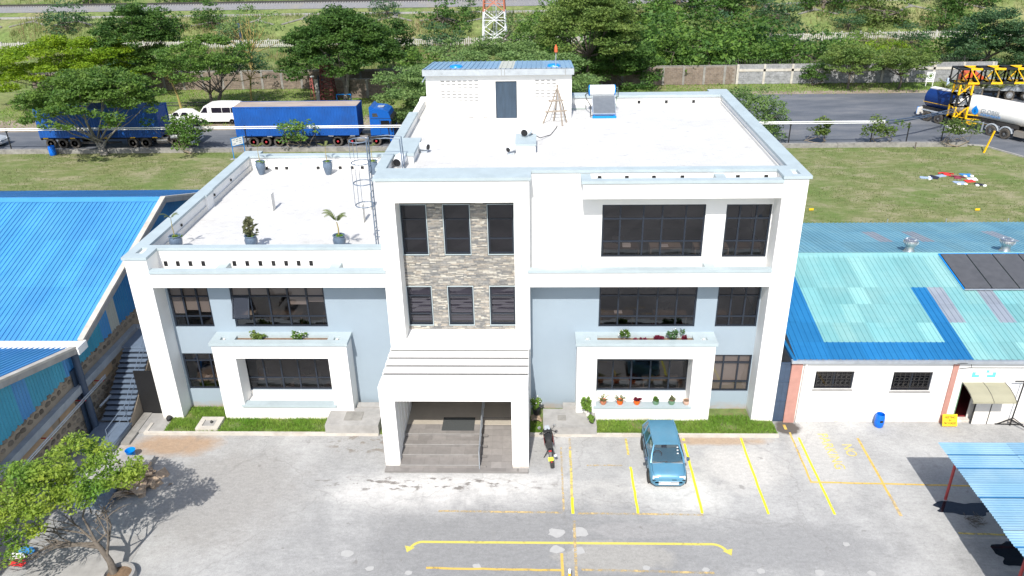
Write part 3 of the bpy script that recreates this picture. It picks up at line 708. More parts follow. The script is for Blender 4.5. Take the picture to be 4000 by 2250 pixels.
def rib_sheet(u0, u1, nr, length, ribh=.03, ribw=.045):
    """trapezoidal sheet in local x (0..width) and y (0..length)"""
    wd = u1-u0; q = MB(); prof = [(0, 0)]; p_ = wd/nr
    for i in range(nr):
        c_ = p_*(i+.5); prof += [(c_-ribw*.75, 0), (c_-ribw*.5, ribh), (c_+ribw*.5, ribh), (c_+ribw*.75, 0)]
    prof.append((wd, 0)); k_ = len(prof)
    q.add([(x, 0, z) for x, z in prof]+[(x, length, z) for x, z in prof], [(i, i+1, k_+i+1, k_+i) for i in range(k_-1)])
    return q
SHEETS = {}
def roof_sheet(par, x0, wd, nr, y0, z0, y1, z1, mat, ribh=.03, ribw=.045):
    ln = math.hypot(y1-y0, z1-z0); key = (round(wd, 3), nr, round(ln, 3), mat, ribh)
    if key not in SHEETS: SHEETS[key] = rib_sheet(0, wd, nr, ln, ribh, ribw).mesh('roof_sheet', mat)
    return piece('roof_sheet', SHEETS[key], par, (x0, y0, z0), (1, 1, 1), (math.atan2(z1-z0, y1-y0), 0, 0))
PHB = 13.33
for i in range(10):
    roof_sheet(PH, -2.4+i*.76, .76, 3, 10.68, 13.71, 14.95, PHB, 'sheet_ivory' if i == 5 else 'sheet_steelblue', .035, .03)
for x in (-.8, 4.2): MB().lathe([(.32, 0), (.34, .05), (.30, .12), (.05, .16)], (x, 11.7, 13.6), 18).build('tank_lid', 'bright_blue', PH, True)
MB().box(-2.46, -2.40, 10.62, 15.0, 13.1, 13.14).build('verge_flashing', 'galv', PH)

# ---------------------------------------------------------------- things on the roofs
F = 11.07
H = thing('solar_water_heater', 'solar water heater with white tank above tilted grey collector on the high roof', 'water heater', (6.8, 11.9, F))
MB().lathe([(.0, -.70), (.24, -.69), (.28, -.66), (.28, .66), (.24, .69), (0, .70)], (6.75, 12.35, F+1.17), 22, 'x').build('tank', 'white_paint', H, True)
for s in (-1, 1): MB().lathe([(.0, 0), (.22, 0), (.285, -s*.03), (.285, -s*.08)], (6.75+s*.71, 12.35, F+1.17), 22, 'x').build('tank_cap', 'bright_blue', H, True)
pa, pb = Vector((0, 11.15, F+.17)), Vector((0, 12.2, F+.88))
cl = MB(); dv = (pb-pa).normalized(); nv = Vector((0, -dv.z, dv.y))
cl.add([(x, *(p_+o_)[1:]) for p_, o_ in ((pa, nv*0), (pb, nv*0), (pb, nv*.09), (pa, nv*.09)) for x in (6.22, 7.42)], [(0,1,3,2),(2,3,5,4),(4,5,7,6),(6,7,1,0),(0,2,4,6),(1,7,5,3)]); cl.build('collector_case', 'galv', H)
MB().add([(x, *(p_+nv*.094)[1:]) for p_ in (pa+dv*.03, pb-dv*.03) for x in (6.25, 7.39)], [(0, 1, 3, 2)]).build('collector_glass', 'solar_grey', H)
fr = MB()
for x in (6.3, 7.34): fr.bar((x, 11.1, F+.05), (x, 12.35, F+.92), .05); fr.bar((x, 12.55, F), (x, 12.4, F+.95), .05); fr.bar((x, 11.1, F+.04), (x, 12.55, F+.04), .04)
fr.bar((6.2, 11.12, F+.08), (7.44, 11.12, F+.08), .07); fr.bar((6.2, 11.1, F+.03), (7.44, 11.1, F+.03), .05); fr.build('stand', 'bright_blue', H)
MB().tube([(6.05, 12.35, F+1.05), (5.88, 12.3, F+.95), (5.95, 12.1, F+.75), (6.12, 11.7, F+.55), (6.12, 11.2, F+.12), (6.25, 11.15, F+.12)], .025, 6).tube([(7.45, 12.35, F+1.2), (7.62, 12.3, F+1.17), (7.6, 12.25, F+.85), (7.38, 12.2, F+.82)], .025, 6).build('hose', 'chassis', H, True)
MB().tube([(7.5, 12.4, F+1.3), (7.58, 12.45, F+1.3), (7.55, 12.9, F+.05)], .02, 6).tube([(5.15, 12.95, F+.06), (5.95, 12.95, F+.06), (5.95, 12.7, F+1.2)], .02, 6).build('supply_pipe', 'green_pot', H, True)
text('tank_lettering', 'SUMI', .11, 'sign_blue', H, (.10, .165, 1.19), (R(90), 0, 0))
t = thing('pole_trestle', 'rough wooden pole trestle ladder leaning at the white penthouse', 'ladder', (4.2, 10.2, F))
ap = Vector((4.36, 10.45, F+1.75)); ft = [(3.65, 10.15, F), (4.85, 10.3, F), (4.62, 9.6, F), (4.2, 10.75, F)]
for a in ft:
    d_ = (ap-Vector(a)); MB().tube([a, Vector(a)+d_*.5+Vector((.03, 0, .02)), ap+d_*.06], [.045, .038, .028], 7).build('pole', 'wood_pole', t, True)
for z, wd in ((.62, .9), (1.15, .55)):
    for k_ in range(2): MB().tube([(4.3-wd/2-.1, 10.1-.16*k_, F+z), (4.3+wd/2+.1, 10.05-.12*k_, F+z+.06)], .03, 6).build('cross_pole', 'wood_pole', t, True)
def fan(label, x, y, z, ax, ro=.2):
    t = thing('roof_fan', label, 'fan', (x, y, z), 'inline fans on the high roof')
    a = Vector(ax).normalized(); MB().tube([Vector((x, y, z+.28))+a*q for q in (-.3, -.26, -.12, .05, .2)], [ro*.7, ro, ro*1.05, ro, ro*.8], 16).build('fan_housing', 'lamp_white', t, True)
    MB().tube([Vector((x, y, z+.28))+a*q for q in (.17, .235)], [ro*.72, ro*.72], 14).build('fan_mouth', 'black', t)
    MB().box(x-.14, x+.14, y-.1, y+.1, z, z+.09).build('foot', 'galv', t)
fan('white fan on the roof beside the ladder head', -2.55, 3.05, F, (-.3, -.9, -.2), .24)
fan('small white fan behind the wide pier head', -1.75, 5.15, F, (.8, -.4, 0), .17)
fan('white fan on top of the low white plinth box', 2.85, 6.05, F+.42, (-.3, -.8, -.1), .22)
fan('small dark-mouthed fan left of the plinth box', 2.2, 4.75, F, (-.6, -.8, -.1), .14)
MB().box(2.42, 3.28, 4.75, 6.45, F, F+.4).build('roof_plinth', 'white', OB); coping('coping', (2.38, 3.32), (4.71, 6.5), [], F+.4, F+.46)
MB().tube([(3.0, 6.2, F+.6), (3.5, 6.9, F+.15), (4.0, 7.9, F+.02), (4.3, 9.2, F+.02), (4.35, 9.6, F+.02)], .018, 6).build('roof_cable', 'black', None, label='black cable from the plinth fan towards the pole trestle', cat='cable')
t = thing('beacon_mast', 'orange obstruction beacon on thin mast above the penthouse roof', 'beacon', (4.3, 11.4, 13.5))
MB().tube([(4.3, 11.4, 13.5), (4.3, 11.4, 14.35)], .02, 8).build('mast', 'galv', t); MB().lathe([(.07, 0), (.10, .06), (.08, .12), (.075, .28), (.03, .34), (.02, .4)], (4.3, 11.4, 14.35), 12).build('beacon_lamp', 'orange_red', t, True)
MB().lathe([(.1, 0), (.1, .03)], (4.3, 11.4, 13.64), 10).build('base_plate', 'white_paint', t)

# ---------------------------------------------------------------- foliage makers
def leaves(cent, nrm_bias, size, rng, aspect=1.7, drop=0.):
    """diamond leaves at points cent (n,3); returns V,F"""
    n_ = len(cent); nv = rng.normal(size=(n_, 3)); nv[:, 2] = np.abs(nv[:, 2])+nrm_bias; nv /= np.linalg.norm(nv, axis=1)[:, None]
    t = rng.normal(size=(n_, 3)); t[:, 2] -= drop; t -= (t*nv).sum(1)[:, None]*nv; t /= np.linalg.norm(t, axis=1)[:, None]; s = np.cross(nv, t)
    sz = size*rng.uniform(.6, 1.35, size=(n_, 1)); a = t*sz*aspect/2; b_ = s*sz/2
    V = np.stack([cent-a, cent+b_-a*.1, cent+a, cent-b_-a*.1], 1).reshape(-1, 3)
    return V, np.arange(4*n_).reshape(-1, 4)
def ellipsoid_pts(rng, n_, c_, r_, shell=.55, lower=.35):
    d = rng.normal(size=(n_, 3)); d /= np.linalg.norm(d, axis=1)[:, None]; low = d[:, 2] < 0; d[low, 2] *= lower
    rad = shell+(1-shell)*rng.random((n_, 1)); return np.array(c_)+d*rad*np.array(r_)
def clump_crown(rng, clumps, size, per, bias=.8, aspect=1.7):
    P = []
    for (c_, r_) in clumps:
        n_ = max(12, int(per*r_[0]*r_[1])); P.append(ellipsoid_pts(rng, n_, c_, r_))
    return leaves(np.concatenate(P), bias, size, rng, aspect)
def umbrella(rng, R_, H0, dome, nc, cl, flat=.42, layers=1, sx=1., under=.0):
    out = []
    for k_ in range(nc):
        rr = R_*math.sqrt(rng.random()); a = rng.random()*6.283; z = H0-dome*(rr/R_)**2+rng.normal()*cl*.22 - (rng.integers(layers)*cl*1.15)
        q = cl*rng.uniform(.65, 1.25)*(1-.25*rr/R_)
        out.append(((rr*math.cos(a)*sx, rr*math.sin(a), z), (q, q, q*flat)))
    return out
def limbs(rng, base, clumps, trunk_r, fork, k=9, lean=(0, 0), bark='bark', stems=1):
    """tapered trunk with limbs reaching into the crown"""
    m_ = MB(); tips = [clumps[i] for i in rng.choice(len(clumps), min(k, len(clumps)), replace=False)]
    for s in range(stems):
        off = Vector((rng.normal()*trunk_r*.9, rng.normal()*trunk_r*.6, 0)) if stems > 1 else Vector((0, 0, 0))
        fk = Vector((lean[0]+(rng.normal()*.9 if stems > 1 else 0), lean[1], fork)); b0 = Vector(base)+off
        mid = b0.lerp(fk, .5)+Vector((rng.normal()*.12, rng.normal()*.12, 0))
        m_.tube([b0-Vector((0, 0, .1)), b0+Vector((0, 0, .1)), mid, fk], [trunk_r*1.5, trunk_r*1.15, trunk_r*.85, trunk_r*.68], 8)
        for c_, r_ in tips[s::stems]:
            e = Vector(c_)-Vector((0, 0, r_[2]*.3)); d = e-fk
            md = fk+d*.5+Vector((rng.normal()*.15, rng.normal()*.15, -.12*d.length*.4 if d.z > 0 else .1)); r0 = trunk_r*rng.uniform(.36, .5)
            m_.tube([fk-d.normalized()*.1, md, e], [r0, r0*.62, r0*.22], 6)
            for q in range(2):
                e2 = md.lerp(e, .35+.3*q)+Vector((rng.normal()*r_[0]*.8, rng.normal()*r_[0]*.8, rng.random()*r_[2])); m_.tube([md.lerp(e, .1+.3*q), e2], [r0*.4, r0*.12], 5)
    return m_
def tree(name, label, loc, clumps, leafmat, size, per, seed, trunk_r=.2, fork=2., k=9, lean=(0, 0), bark='bark', stems=1, group=None, bias=.8, cat='tree', aspect=1.7):
    rng = np.random.default_rng(seed); t = thing(name, label, cat, loc, group)
    V, Fq = clump_crown(rng, clumps, size, per, bias, aspect); o = obj('crown', qmesh('crown', V, Fq, leafmat), t)
    tm_ = limbs(rng, (0, 0, 0), clumps, trunk_r, fork, k, lean, bark, stems).mesh('trunk', bark, (0, 0, 0), True); obj('trunk', tm_, t)
    return t
def grass_field(name, n_, sampler, hgt, wid, mat, seed, lean=.5, parent=None, kind='stuff', label=None):
    rng = np.random.default_rng(seed); P = sampler(rng, n_); n_ = len(P); a = rng.random(n_)*6.283; h = hgt*rng.uniform(.5, 1.3, n_); w_ = wid*rng.uniform(.6, 1.3, n_)
    d = np.stack([np.cos(a), np.sin(a), np.zeros(n_)], 1)*w_[:, None]/2; b_ = rng.random(n_)*6.283; ln = lean*h*rng.random(n_)
    tip = P+np.stack([np.cos(b_)*ln, np.sin(b_)*ln, h], 1); V = np.stack([P-d, P+d, tip], 1).reshape(-1, 3)
    me_ = qmesh(name, V, np.arange(3*n_).reshape(-1, 3), mat); o = obj(name, me_, parent); tag(o, label, None, None, kind); return o
def rect_sampler(x0, x1, y0, y1, z=0., holes=(), turf=True):
    def f(rng, n_):
        P = np.stack([rng.uniform(x0, x1, n_), rng.uniform(y0, y1, n_), np.full(n_, z)], 1); k_ = np.ones(n_, bool)
        if turf: k_ &= (np.sin(P[:, 0]*3.1+np.sin(P[:, 1]*4))+np.sin(P[:, 1]*5.3+P[:, 0]*1.7)+rng.normal(size=n_)*.7) > -1.15
        for h in holes: k_ &= ~((P[:, 0] > h[0]) & (P[:, 0] < h[1]) & (P[:, 1] > h[2]) & (P[:, 1] < h[3]))
        return P[k_]
    return f
# small plants
def fronds(c_, n_, ln, rise, mat, par, rng, width=.05, leaflets=14, name='fronds'):
    V = []; Fq = []
    for i in range(n_):
        a = 6.283*i/n_+rng.normal()*.3; rs = rise*rng.uniform(.6, 1.3); L_ = ln*rng.uniform(.7, 1.15); prev = None
        for q in range(1, leaflets+1):
            t = q/leaflets; p_ = Vector(c_)+Vector((math.cos(a)*L_*t, math.sin(a)*L_*t, rs*L_*(t-.75*t*t)*1.6))
            if prev is not None:
                d = (p_-prev).normalized(); sd = d.cross(Vector((0, 0, 1))).normalized(); lw = width*6*(math.sin(math.pi*min(1, t+.08))**.7)
                for s in (-1, 1):
                    e = p_+sd*s*lw+d*lw*.7-Vector((0, 0, lw*.35)); k_ = len(V); V += [tuple(prev), tuple(p_), tuple(e)]; Fq.append((k_, k_+1, k_+2))
            prev = p_
    return qmesh(name, np.array(V)-np.array(bynum(par)), np.array(Fq), mat)
def bush_mesh(rng, r_, n_, size, mat, name='foliage', zc=None, aspect=1.7):
    zc = r_[2] if zc is None else zc
    cl = [((rng.normal()*r_[0]*.4, rng.normal()*r_[1]*.4, zc+rng.normal()*r_[2]*.3), (r_[0]*.5, r_[1]*.5, r_[2]*.5)) for _ in range(7)]
    P = np.concatenate([ellipsoid_pts(rng, n_//7, c_, q, .3, 1.) for c_, q in cl]); V, Fq = leaves(P, .3, size, rng, aspect); return qmesh(name, V, Fq, mat)
rng0 = np.random.default_rng(3)
# glazed jars on the low roof
def jar(label, x, y, plant):
    t = thing('planter_jar', label, 'planter', (x, y, 7.35), 'blue glazed jars on the low roof')
    MB().lathe([(.15, 0), (.19, .1), (.27, .42), (.29, .58), (.25, .70), (.235, .74), (.28, .78), (.27, .80), (.225, .79), (.22, .70), (0, .70)], (x, y, 7.35), 20).build('jar', 'pot_glaze', t, True)
    o = obj('ground_cover', bush_mesh(rng0, (.18, .18, .05), 160, .07, 'grass_blade', 'ground_cover'), t, (0, 0, .70))
    if plant == 'palm':
        s = MB().tube([(x, y, 8.05), (x+.02, y, 8.45), (x-.02, y, 8.75)], [.035, .028, .02], 6).build('stem', 'bark_yellow', t, True)
        obj('fronds', fronds((x, y, 8.72), 6, .78, 1.05, 'leaf_palm', t, rng0, .03), t)
    elif plant == 'thin':
        MB().tube([(x, y, 8.05), (x-.03, y, 8.6), (x, y, 9.0)], [.02, .016, .01], 6).build('stem', 'bark_yellow', t, True)
        obj('fronds', fronds((x, y, 8.95), 4, .45, .9, 'leaf_palm', t, rng0, .02), t)
    else:
        MB().tube([(x, y, 8.05), (x+.02, y, 8.95)], [.025, .012], 6).build('stem', 'bark', t, True)
        P = np.stack([rng0.normal(size=60)*.16, rng0.normal(size=60)*.16, .85+rng0.random(60)*.75], 1); P[:, :2] *= (1.15-(P[:, 2:]-.85)/.9); V, Fq = leaves(P, .2, .15, rng0, 2.2)
        obj('foliage', qmesh('foliage', V, Fq, 'leaf_dull'), t)
jar('blue glazed jar with small palm at the left back corner of the low roof', -12.5, 13.7, 'thin')
jar('blue glazed jar with small palm at the middle of the low roof back parapet', -8.6, 13.6, 'thin')
jar('blue glazed jar with a tall stalk behind the hooped ladder', -6.0, 13.6, 'thin')
jar('blue glazed jar with thin palm at the left front corner of the low roof', -12.75, 2.5, 'thin')
jar('blue glazed jar with dark rubber plant on the low roof front', -9.35, 2.5, 'rubber')
jar('blue glazed jar with the fullest palm on the low roof front', -5.4, 2.5, 'palm')
# flowers in the two bay planters
def flower(name, label, x, y, z, r_, mat, petals=None, n_=260, group='plants in the bay planters'):
    t = thing(name, label, 'plant', (x, y, z), group); obj('foliage', bush_mesh(rng0, r_, n_, .07, mat), t)
    if petals:
        P = ellipsoid_pts(rng0, 40, (0, 0, r_[2]*1.1), [q*1.05 for q in r_], .9, .2); V, Fq = leaves(P, 1.5, .05, rng0, 1.); obj('blossom', qmesh('blossom', V, Fq, petals), t)
    MB().tube([(x, y, z-.02), (x, y, z+r_[2])], [.02, .01], 5).build('stem', 'bark', t)
flower('leafy_plant', 'broad-leaved green and brown plant in the left bay planter', -9.0, .42, 4.0, (.34, .2, .2), 'leaf_olive')
flower('daisy_bush', 'white flowering bush in the left bay planter', -7.15, .42, 4.0, (.3, .2, .22), 'leaf_mid', 'petal')
flower('daisy_bush', 'white flowering bush at the left of the right bay planter', 7.1, .42, 4.0, (.26, .2, .26), 'leaf_mid', 'petal')
flower('red_leaf_plant', 'low dark red plant in the middle of the right bay planter', 8.6, .42, 4.0, (.26, .18, .12), 'leaf_red')
flower('leafy_plant', 'grey-green leafy bush at the right of the right bay planter', 9.3, .42, 4.0, (.28, .2, .26), 'leaf_blue', 'petal')
flower('red_leaf_plant', 'small reddish plant at the far right of the right bay planter', 9.75, .42, 4.0, (.2, .15, .14), 'leaf_red', None, 120)
for x in (7.6, 7.85, 8.05): flower('seedling', 'tiny reddish seedling between the bushes of the right bay planter', x, .42, 4.0, (.08, .08, .05), 'leaf_red', None, 40, 'seedlings in the right bay planter')
def flowerpot(label, x, y, z, pm, lm, r_=.14, spiky=False, h=.22):
    t = thing('flower_pot', label, 'plant pot', (x, y, z), 'pots on the right bay sill')
    MB().lathe([(r_*.7, 0), (r_*1.0, h*.55), (r_*.9, h*.85), (r_*1.02, h), (r_*.9, h), (r_*.8, h*.85), (0, h*.85)], (x, y, z), 16).build('pot', pm, t, True)
    MB().lathe([(r_*.82, h*.86), (0, h*.9)], (x, y, z), 12).build('potting_soil', 'soil', t)
    if spiky: obj('fronds', fronds((x, y, z+h*.9), 12, .33, .75, lm, t, rng0, .012, 5), t)
    elif lm: obj('foliage', bush_mesh(rng0, (r_*1.05, r_*.9, .1), 130, .07, lm), t, (0, 0, h*.85))
for x, pm, lm, lb, sp in ((6.3, 'terracotta', 'leaf_palm', 'terracotta pot with pale spilling plant at the left end of the bay sill', True), (7.05, 'orange_pot', 'leaf_palm', 'bright orange pot with spiky grass plant on the bay sill', True), (7.8, 'orange_pot', 'leaf_red', 'bright orange pot with dark plant on the bay sill', False),
    (8.65, 'green_pot', 'leaf_mid', 'green pot with bushy green plant on the bay sill', False), (9.35, 'green_pot', 'leaf_dull', 'green pot with sparse plant on the bay sill', False), (10.0, 'cream_pot', None, 'empty cream and pink pot at the right end of the bay sill', False)):
    flowerpot(lb, x, .12, .885, pm, lm, .15, sp)
t = thing('trailing_pot', 'black pot with a leafy plant on the front of the right plinth', 'plant pot', (5.75, -.75, .5)); MB().lathe([(.1, 0), (.14, .2), (.12, .2), (0, .16)], (5.75, -.75, .5), 12).build('pot', 'black', t, True); obj('foliage', bush_mesh(rng0, (.17, .17, .08), 150, .08, 'leaf_mid'), t, (0, 0, .16))
t = thing('potted_climber', 'tall leafy plant on the right plinth against the bay', 'plant', (5.6, -.2, .5)); MB().tube([(5.6, -.2, .5), (5.55, -.2, 1.3)], [.03, .012], 5).build('stem', 'bark', t); obj('foliage', bush_mesh(rng0, (.2, .2, .42), 260, .10, 'leaf_mid'), t, (-.02, 0, .15)); MB().lathe([(.09, 0), (.12, .16), (.1, .16), (0, .13)], (5.6, -.2, .5), 12).build('pot', 'white_dull', t, True)
t = thing('potted_flowers', 'pink and white flowers in a dark pot beside the right portico post', 'plant', (3.3, .1, .35)); MB().lathe([(.14, 0), (.19, .3), (.16, .3), (0, .25)], (3.3, .1, .35), 12).build('pot', 'black', t, True); obj('foliage', bush_mesh(rng0, (.27, .22, .32), 260, .09, 'leaf_mid'), t, (0, 0, .25)); P = ellipsoid_pts(rng0, 30, (0, 0, .62), (.3, .25, .34), .9); V, Fq = leaves(P, 1., .07, rng0, 1.); obj('blossom', qmesh('blossom', V, Fq, 'petal'), t)
MB().add([(3.06+rnd.uniform(-.05, .05)+.15*i, -.25+.12*j, .3*(1-abs(i-1.5)/3)+rnd.uniform(-.03, .05)) for j in range(5) for i in range(4)], [(j*4+i, j*4+i+1, j*4+i+5, j*4+i+4) for j in range(4) for i in range(3)]).build('sack', 'cardboard', None, label='crumpled brown sack on the ground beside the right portico post', cat='sack')

# ---------------------------------------------------------------- strips in front of the facade
M('turf_base', (.11, .15, .04), .95, .3, 4, dirt=((.22, .13, .08), .8))
kz = .13
KM = MB(); KM.box(-14.3, -3.72, -1.17, -1.03, 0, kz); KM.box(-14.3, -14.16, -1.03, -.4, 0, kz); KM.build('kerb', 'kerb', kind='structure')
MB().box(3.02, 13.88, -1.15, -1.02, 0, kz).build('kerb', 'kerb', kind='structure')
MB().box(-14.16, -3.02, -1.03, W, 0, .07).build('planting_bed', 'turf_base', kind='structure')
MB().box(3.02, 13.88, -1.02, W, 0, .07).build('planting_bed', 'turf_base', kind='structure')
MB().box(-15.0, -13.45, -1.03, .4, .0, .085).build('side_path', 'concrete', kind='structure')
grass_field('turf_strip', 26000, rect_sampler(-13.45, -3.6, -1.02, .9, .06, [(-10.95, -4.98, 0, 1), (-13.9, -12.9, 0, 1), (-12.08, -10.95, -.98, 0), (-6.1, -3.6, -1.2, 1)]), .13, .035, 'grass_blade', 5, .9, label='bright green turf strip before the left wing')
grass_field('turf_strip', 27000, rect_sampler(3.05, 13.85, -1.01, .9, .06, [(5.05, 11.05, 0, 1), (12.9, 13.9, 0, 1), (3.6, 5.95, -1.2, 1), (11.1, 12.9, .35, 1), (3.0, 3.6, -.2, 1)]), .13, .035, 'grass_blade', 6, .9, label='bright green turf strip before the right wing')
def plinth(label, x0, x1, y0, y1, z1, hatch):
    t = thing('concrete_plinth', label, 'plinth', ((x0+x1)/2, y0, 0)); MB().box(x0, x1, y0, y1, .0, z1).build('slab', 'concrete', t); MB().box(*hatch, z1+.002, z1+.02).build('access_cover', 'concrete_dark', t)
plinth('low concrete plinth left of the portico', -6.06, -3.68, -1.14, .22, .55, (-5.3, -4.5, -.75, -.1))
plinth('low concrete plinth right of the portico behind the motorbike', 3.6, 5.95, -1.14, .27, .5, (4.25, 4.62, -.62, -.25))
MB().box(4.5, 5.08, .27, .6, 0, .62).build('concrete_block', 'concrete', None, label='small stained concrete block behind the right plinth', cat='block')
MB().box(-4.9, -3.8, .25, .6, 0, .6).build('concrete_block', 'concrete', None, label='narrow concrete ledge behind the left plinth', cat='block')
t = thing('manhole_cover', 'square concrete manhole with broken centre on the left turf', 'manhole', (-11.5, -.5, 0)); MB().grid((-12.02, -11.0), (-.96, -.05), [(-11.8, -11.25, -.75, -.25)], XY, .0, .22).build('rim', 'kerb', t); MB().box(-11.8, -11.25, -.75, -.25, .05, .17).build('lid', 'concrete', t); MB().lathe([(.05, 0), (.07, .06), (.03, .12)], (-11.45, -.45, .17), 8).build('cap', 'black', t)
MB().lathe([(.0, 0), (.13, 0), (.14, .12), (.09, .2), (.0, .2)], (-13.55, -.12, .085), 10).build('black_lamp', 'black', None, label='small black lamp at the foot of the left corner fin', cat='lamp')

# ---------------------------------------------------------------- painted markings on the yard
def paint_mat(name, c_, keep):
    m_, n_, b_ = newmat(name); p_ = wpos(n_); f = noise(n_, p_, 5, 6, .7); g = noise(n_, p_, 22, 3, .7); h = noise(n_, p_, .6, 4)
    cc = mix(n_, ramp(n_, g, [(.35, 0), (.7, .35)]), c_, [x*.75+.08 for x in c_])
    L(n_, cc, b_.inputs['Base Color']); b_.inputs['Roughness'].default_value = .8
    out = n_.nodes['Material Output']; tr = N(n_, 'ShaderNodeBsdfTransparent'); mx = N(n_, 'ShaderNodeMixShader')
    ad = N(n_, 'ShaderNodeMath', operation='MULTIPLY_ADD'); L(n_, h, ad.inputs[0]); ad.inputs[1].default_value = .5; L(n_, f, ad.inputs[2])
    L(n_, ramp(n_, ad.outputs[0], [(keep-.12, 1), (keep+.10, .12)]), mx.inputs[0]); L(n_, tr.outputs[0], mx.inputs[1]); L(n_, b_.outputs[0], mx.inputs[2]); L(n_, mx.outputs[0], out.inputs[0])
paint_mat('paint_fresh', (.70, .66, .01), .98); paint_mat('paint_old', (.60, .47, .12), .84); paint_mat('paint_faded', (.58, .42, .18), .74); paint_mat('paint_orange', (.58, .39, .08), .90); paint_mat('paint_text', (.60, .47, .10), .94); paint_mat('paint_arrow', (.56, .48, .09), .92)
def stripe(pts, wd, mat, name='parking_line', z=.004):
    q = MB(); P = [Vector((x, y, 0)) for x, y in pts]; Lp = []; Rp = []
    for i, p_ in enumerate(P):
        d = (P[min(i+1, len(P)-1)]-P[max(i-1, 0)]).normalized(); s = Vector((-d.y, d.x, 0))*wd/2; Lp.append(p_+s); Rp.append(p_-s)
    for i in range(len(P)-1): q.quad((*Lp[i][:2], z), (*Rp[i][:2], z), (*Rp[i+1][:2], z), (*Lp[i+1][:2], z))
    return q.build(name, mat, YARD)
def wob(x0, y0, x1, y1, n_=9, a=.012): return [(x0+(x1-x0)*t/n_+rnd.uniform(-a, a), y0+(y1-y0)*t/n_+rnd.uniform(-a, a)) for t in range(n_+1)]
stripe(wob(4.75, -2.1, 4.72, -6.0), .10, 'paint_old'); stripe(wob(4.76, -1.25, 4.75, -2.1, 3), .10, 'paint_faded')
stripe(wob(4.73, -5.1, 4.72, -6.02, 3), .11, 'paint_fresh', z=.006)
stripe(wob(7.21, -1.26, 7.22, -2.4), .10, 'paint_old'); stripe(wob(7.23, -3.2, 7.23, -5.98), .095, 'paint_fresh')
stripe(wob(9.72, -1.6, 9.69, -5.96), .10, 'paint_fresh'); stripe(wob(9.73, -1.25, 9.72, -1.38, 2), .11, 'paint_fresh')
stripe(wob(12.22, -1.17, 12.19, -5.97), .095, 'paint_fresh'); stripe(wob(14.75, -1.13, 14.70, -5.95), .095, 'paint_fresh')
stripe(wob(17.27, -1.15, 17.2, -4.9), .10, 'paint_orange'); stripe(wob(17.2, -4.9, 17.18, -6.0, 4), .12, 'paint_faded')
stripe(wob(14.46, -.75, 14.38, -4.08), .08, 'paint_orange'); stripe(wob(14.34, -4.08, 20.6, -4.25, 12), .09, 'paint_orange', z=.006)
stripe(wob(-.5, -5.93, 4.3, -5.97), .10, 'paint_faded', z=.003); stripe(wob(4.9, -6.0, 9.7, -6.02, 12), .10, 'paint_faded', z=.003)
stripe(wob(4.37, -1.9, 4.37, -5.9), .08, 'paint_faded', z=.003); stripe(wob(5.4, -3.1, 6.9, -3.1), .08, 'paint_faded', z=.003); stripe(wob(9.2, -3.2, 9.7, -3.3, 3), .08, 'paint_faded', z=.003)
stripe(wob(-.6, -8.86, 4.2, -8.9, 12), .10, 'paint_orange'); stripe(wob(4.9, -8.86, 9.55, -8.95, 12), .10, 'paint_faded'); stripe(wob(4.24, -8.1, 4.24, -12), .10, 'paint_orange', z=.006); stripe(wob(4.76, -6.4, 4.70, -12), .10, 'paint_faded', z=.006)
stripe(wob(-.6, -10.6, 4.2, -10.6), .10, 'paint_orange'); stripe(wob(18.9, -6.9, 22, -7.0), .09, 'paint_old')
stripe([(-.86+.45*math.sin(a), -7.58-.45*(1-math.cos(a))) for a in [-1.35+1.35*i/8 for i in range(9)]]+wob(-.8, -7.585, 9.7, -7.57, 24, .005)+[(9.72+.5*math.sin(a), -7.57-.5*(1-math.cos(a))) for a in [1.3*i/8 for i in range(1, 9)]], .115, 'paint_arrow', 'direction_arrow')
for tip, d in (((-1.40, -8.12), (-.25, -1)), ((10.33, -8.13), (.32, -1))):
    d = Vector((*d, 0)).normalized(); s = Vector((-d.y, d.x, 0)); tp = Vector((*tip, .005)); q = MB().add([tp, tp-d*.30+s*.20, tp-d*.30-s*.20], [(0, 1, 2)]); q.build('arrow_head', 'paint_arrow', YARD)
text('lettering', 'PARKING', .62, 'paint_text', YARD, (15.82, -2.05, .004), (0, 0, R(-90)), 2.4, 0.)
text('lettering', 'NO', .62, 'paint_text', YARD, (16.62, -2.0, .004), (0, 0, R(-90)), .8, 0.)
# pale filler patches
M('filler', (.385, .38, .368), .9, .06, 6)
for x, y, r_ in ((-2.6, -8.9, .15), (-1.2, -9.1, .13), (1.2, -8.75, .16), (7.2, -8.75, .13), (9.3, -8.8, .13), (11.2, -8.85, .15), (13.9, -5.65, .12), (14.6, -7.5, .13), (15.0, -8.9, .16), (13.2, -8.9, .18), (4.05, -7.9, .26), (4.85, -7.95, .24), (4.05, -7.05, .3), (4.95, -7.0, .3), (-3.6, -8.2, .22)):
    q = MB(); k_ = 12; q.add([(x+r_*(1+.25*rnd.uniform(-1, 1))*math.cos(6.283*i/k_), y+r_*.8*(1+.25*rnd.uniform(-1, 1))*math.sin(6.283*i/k_), .003) for i in range(k_)], [tuple(range(k_))]); q.build('filler_patch', 'filler', YARD)

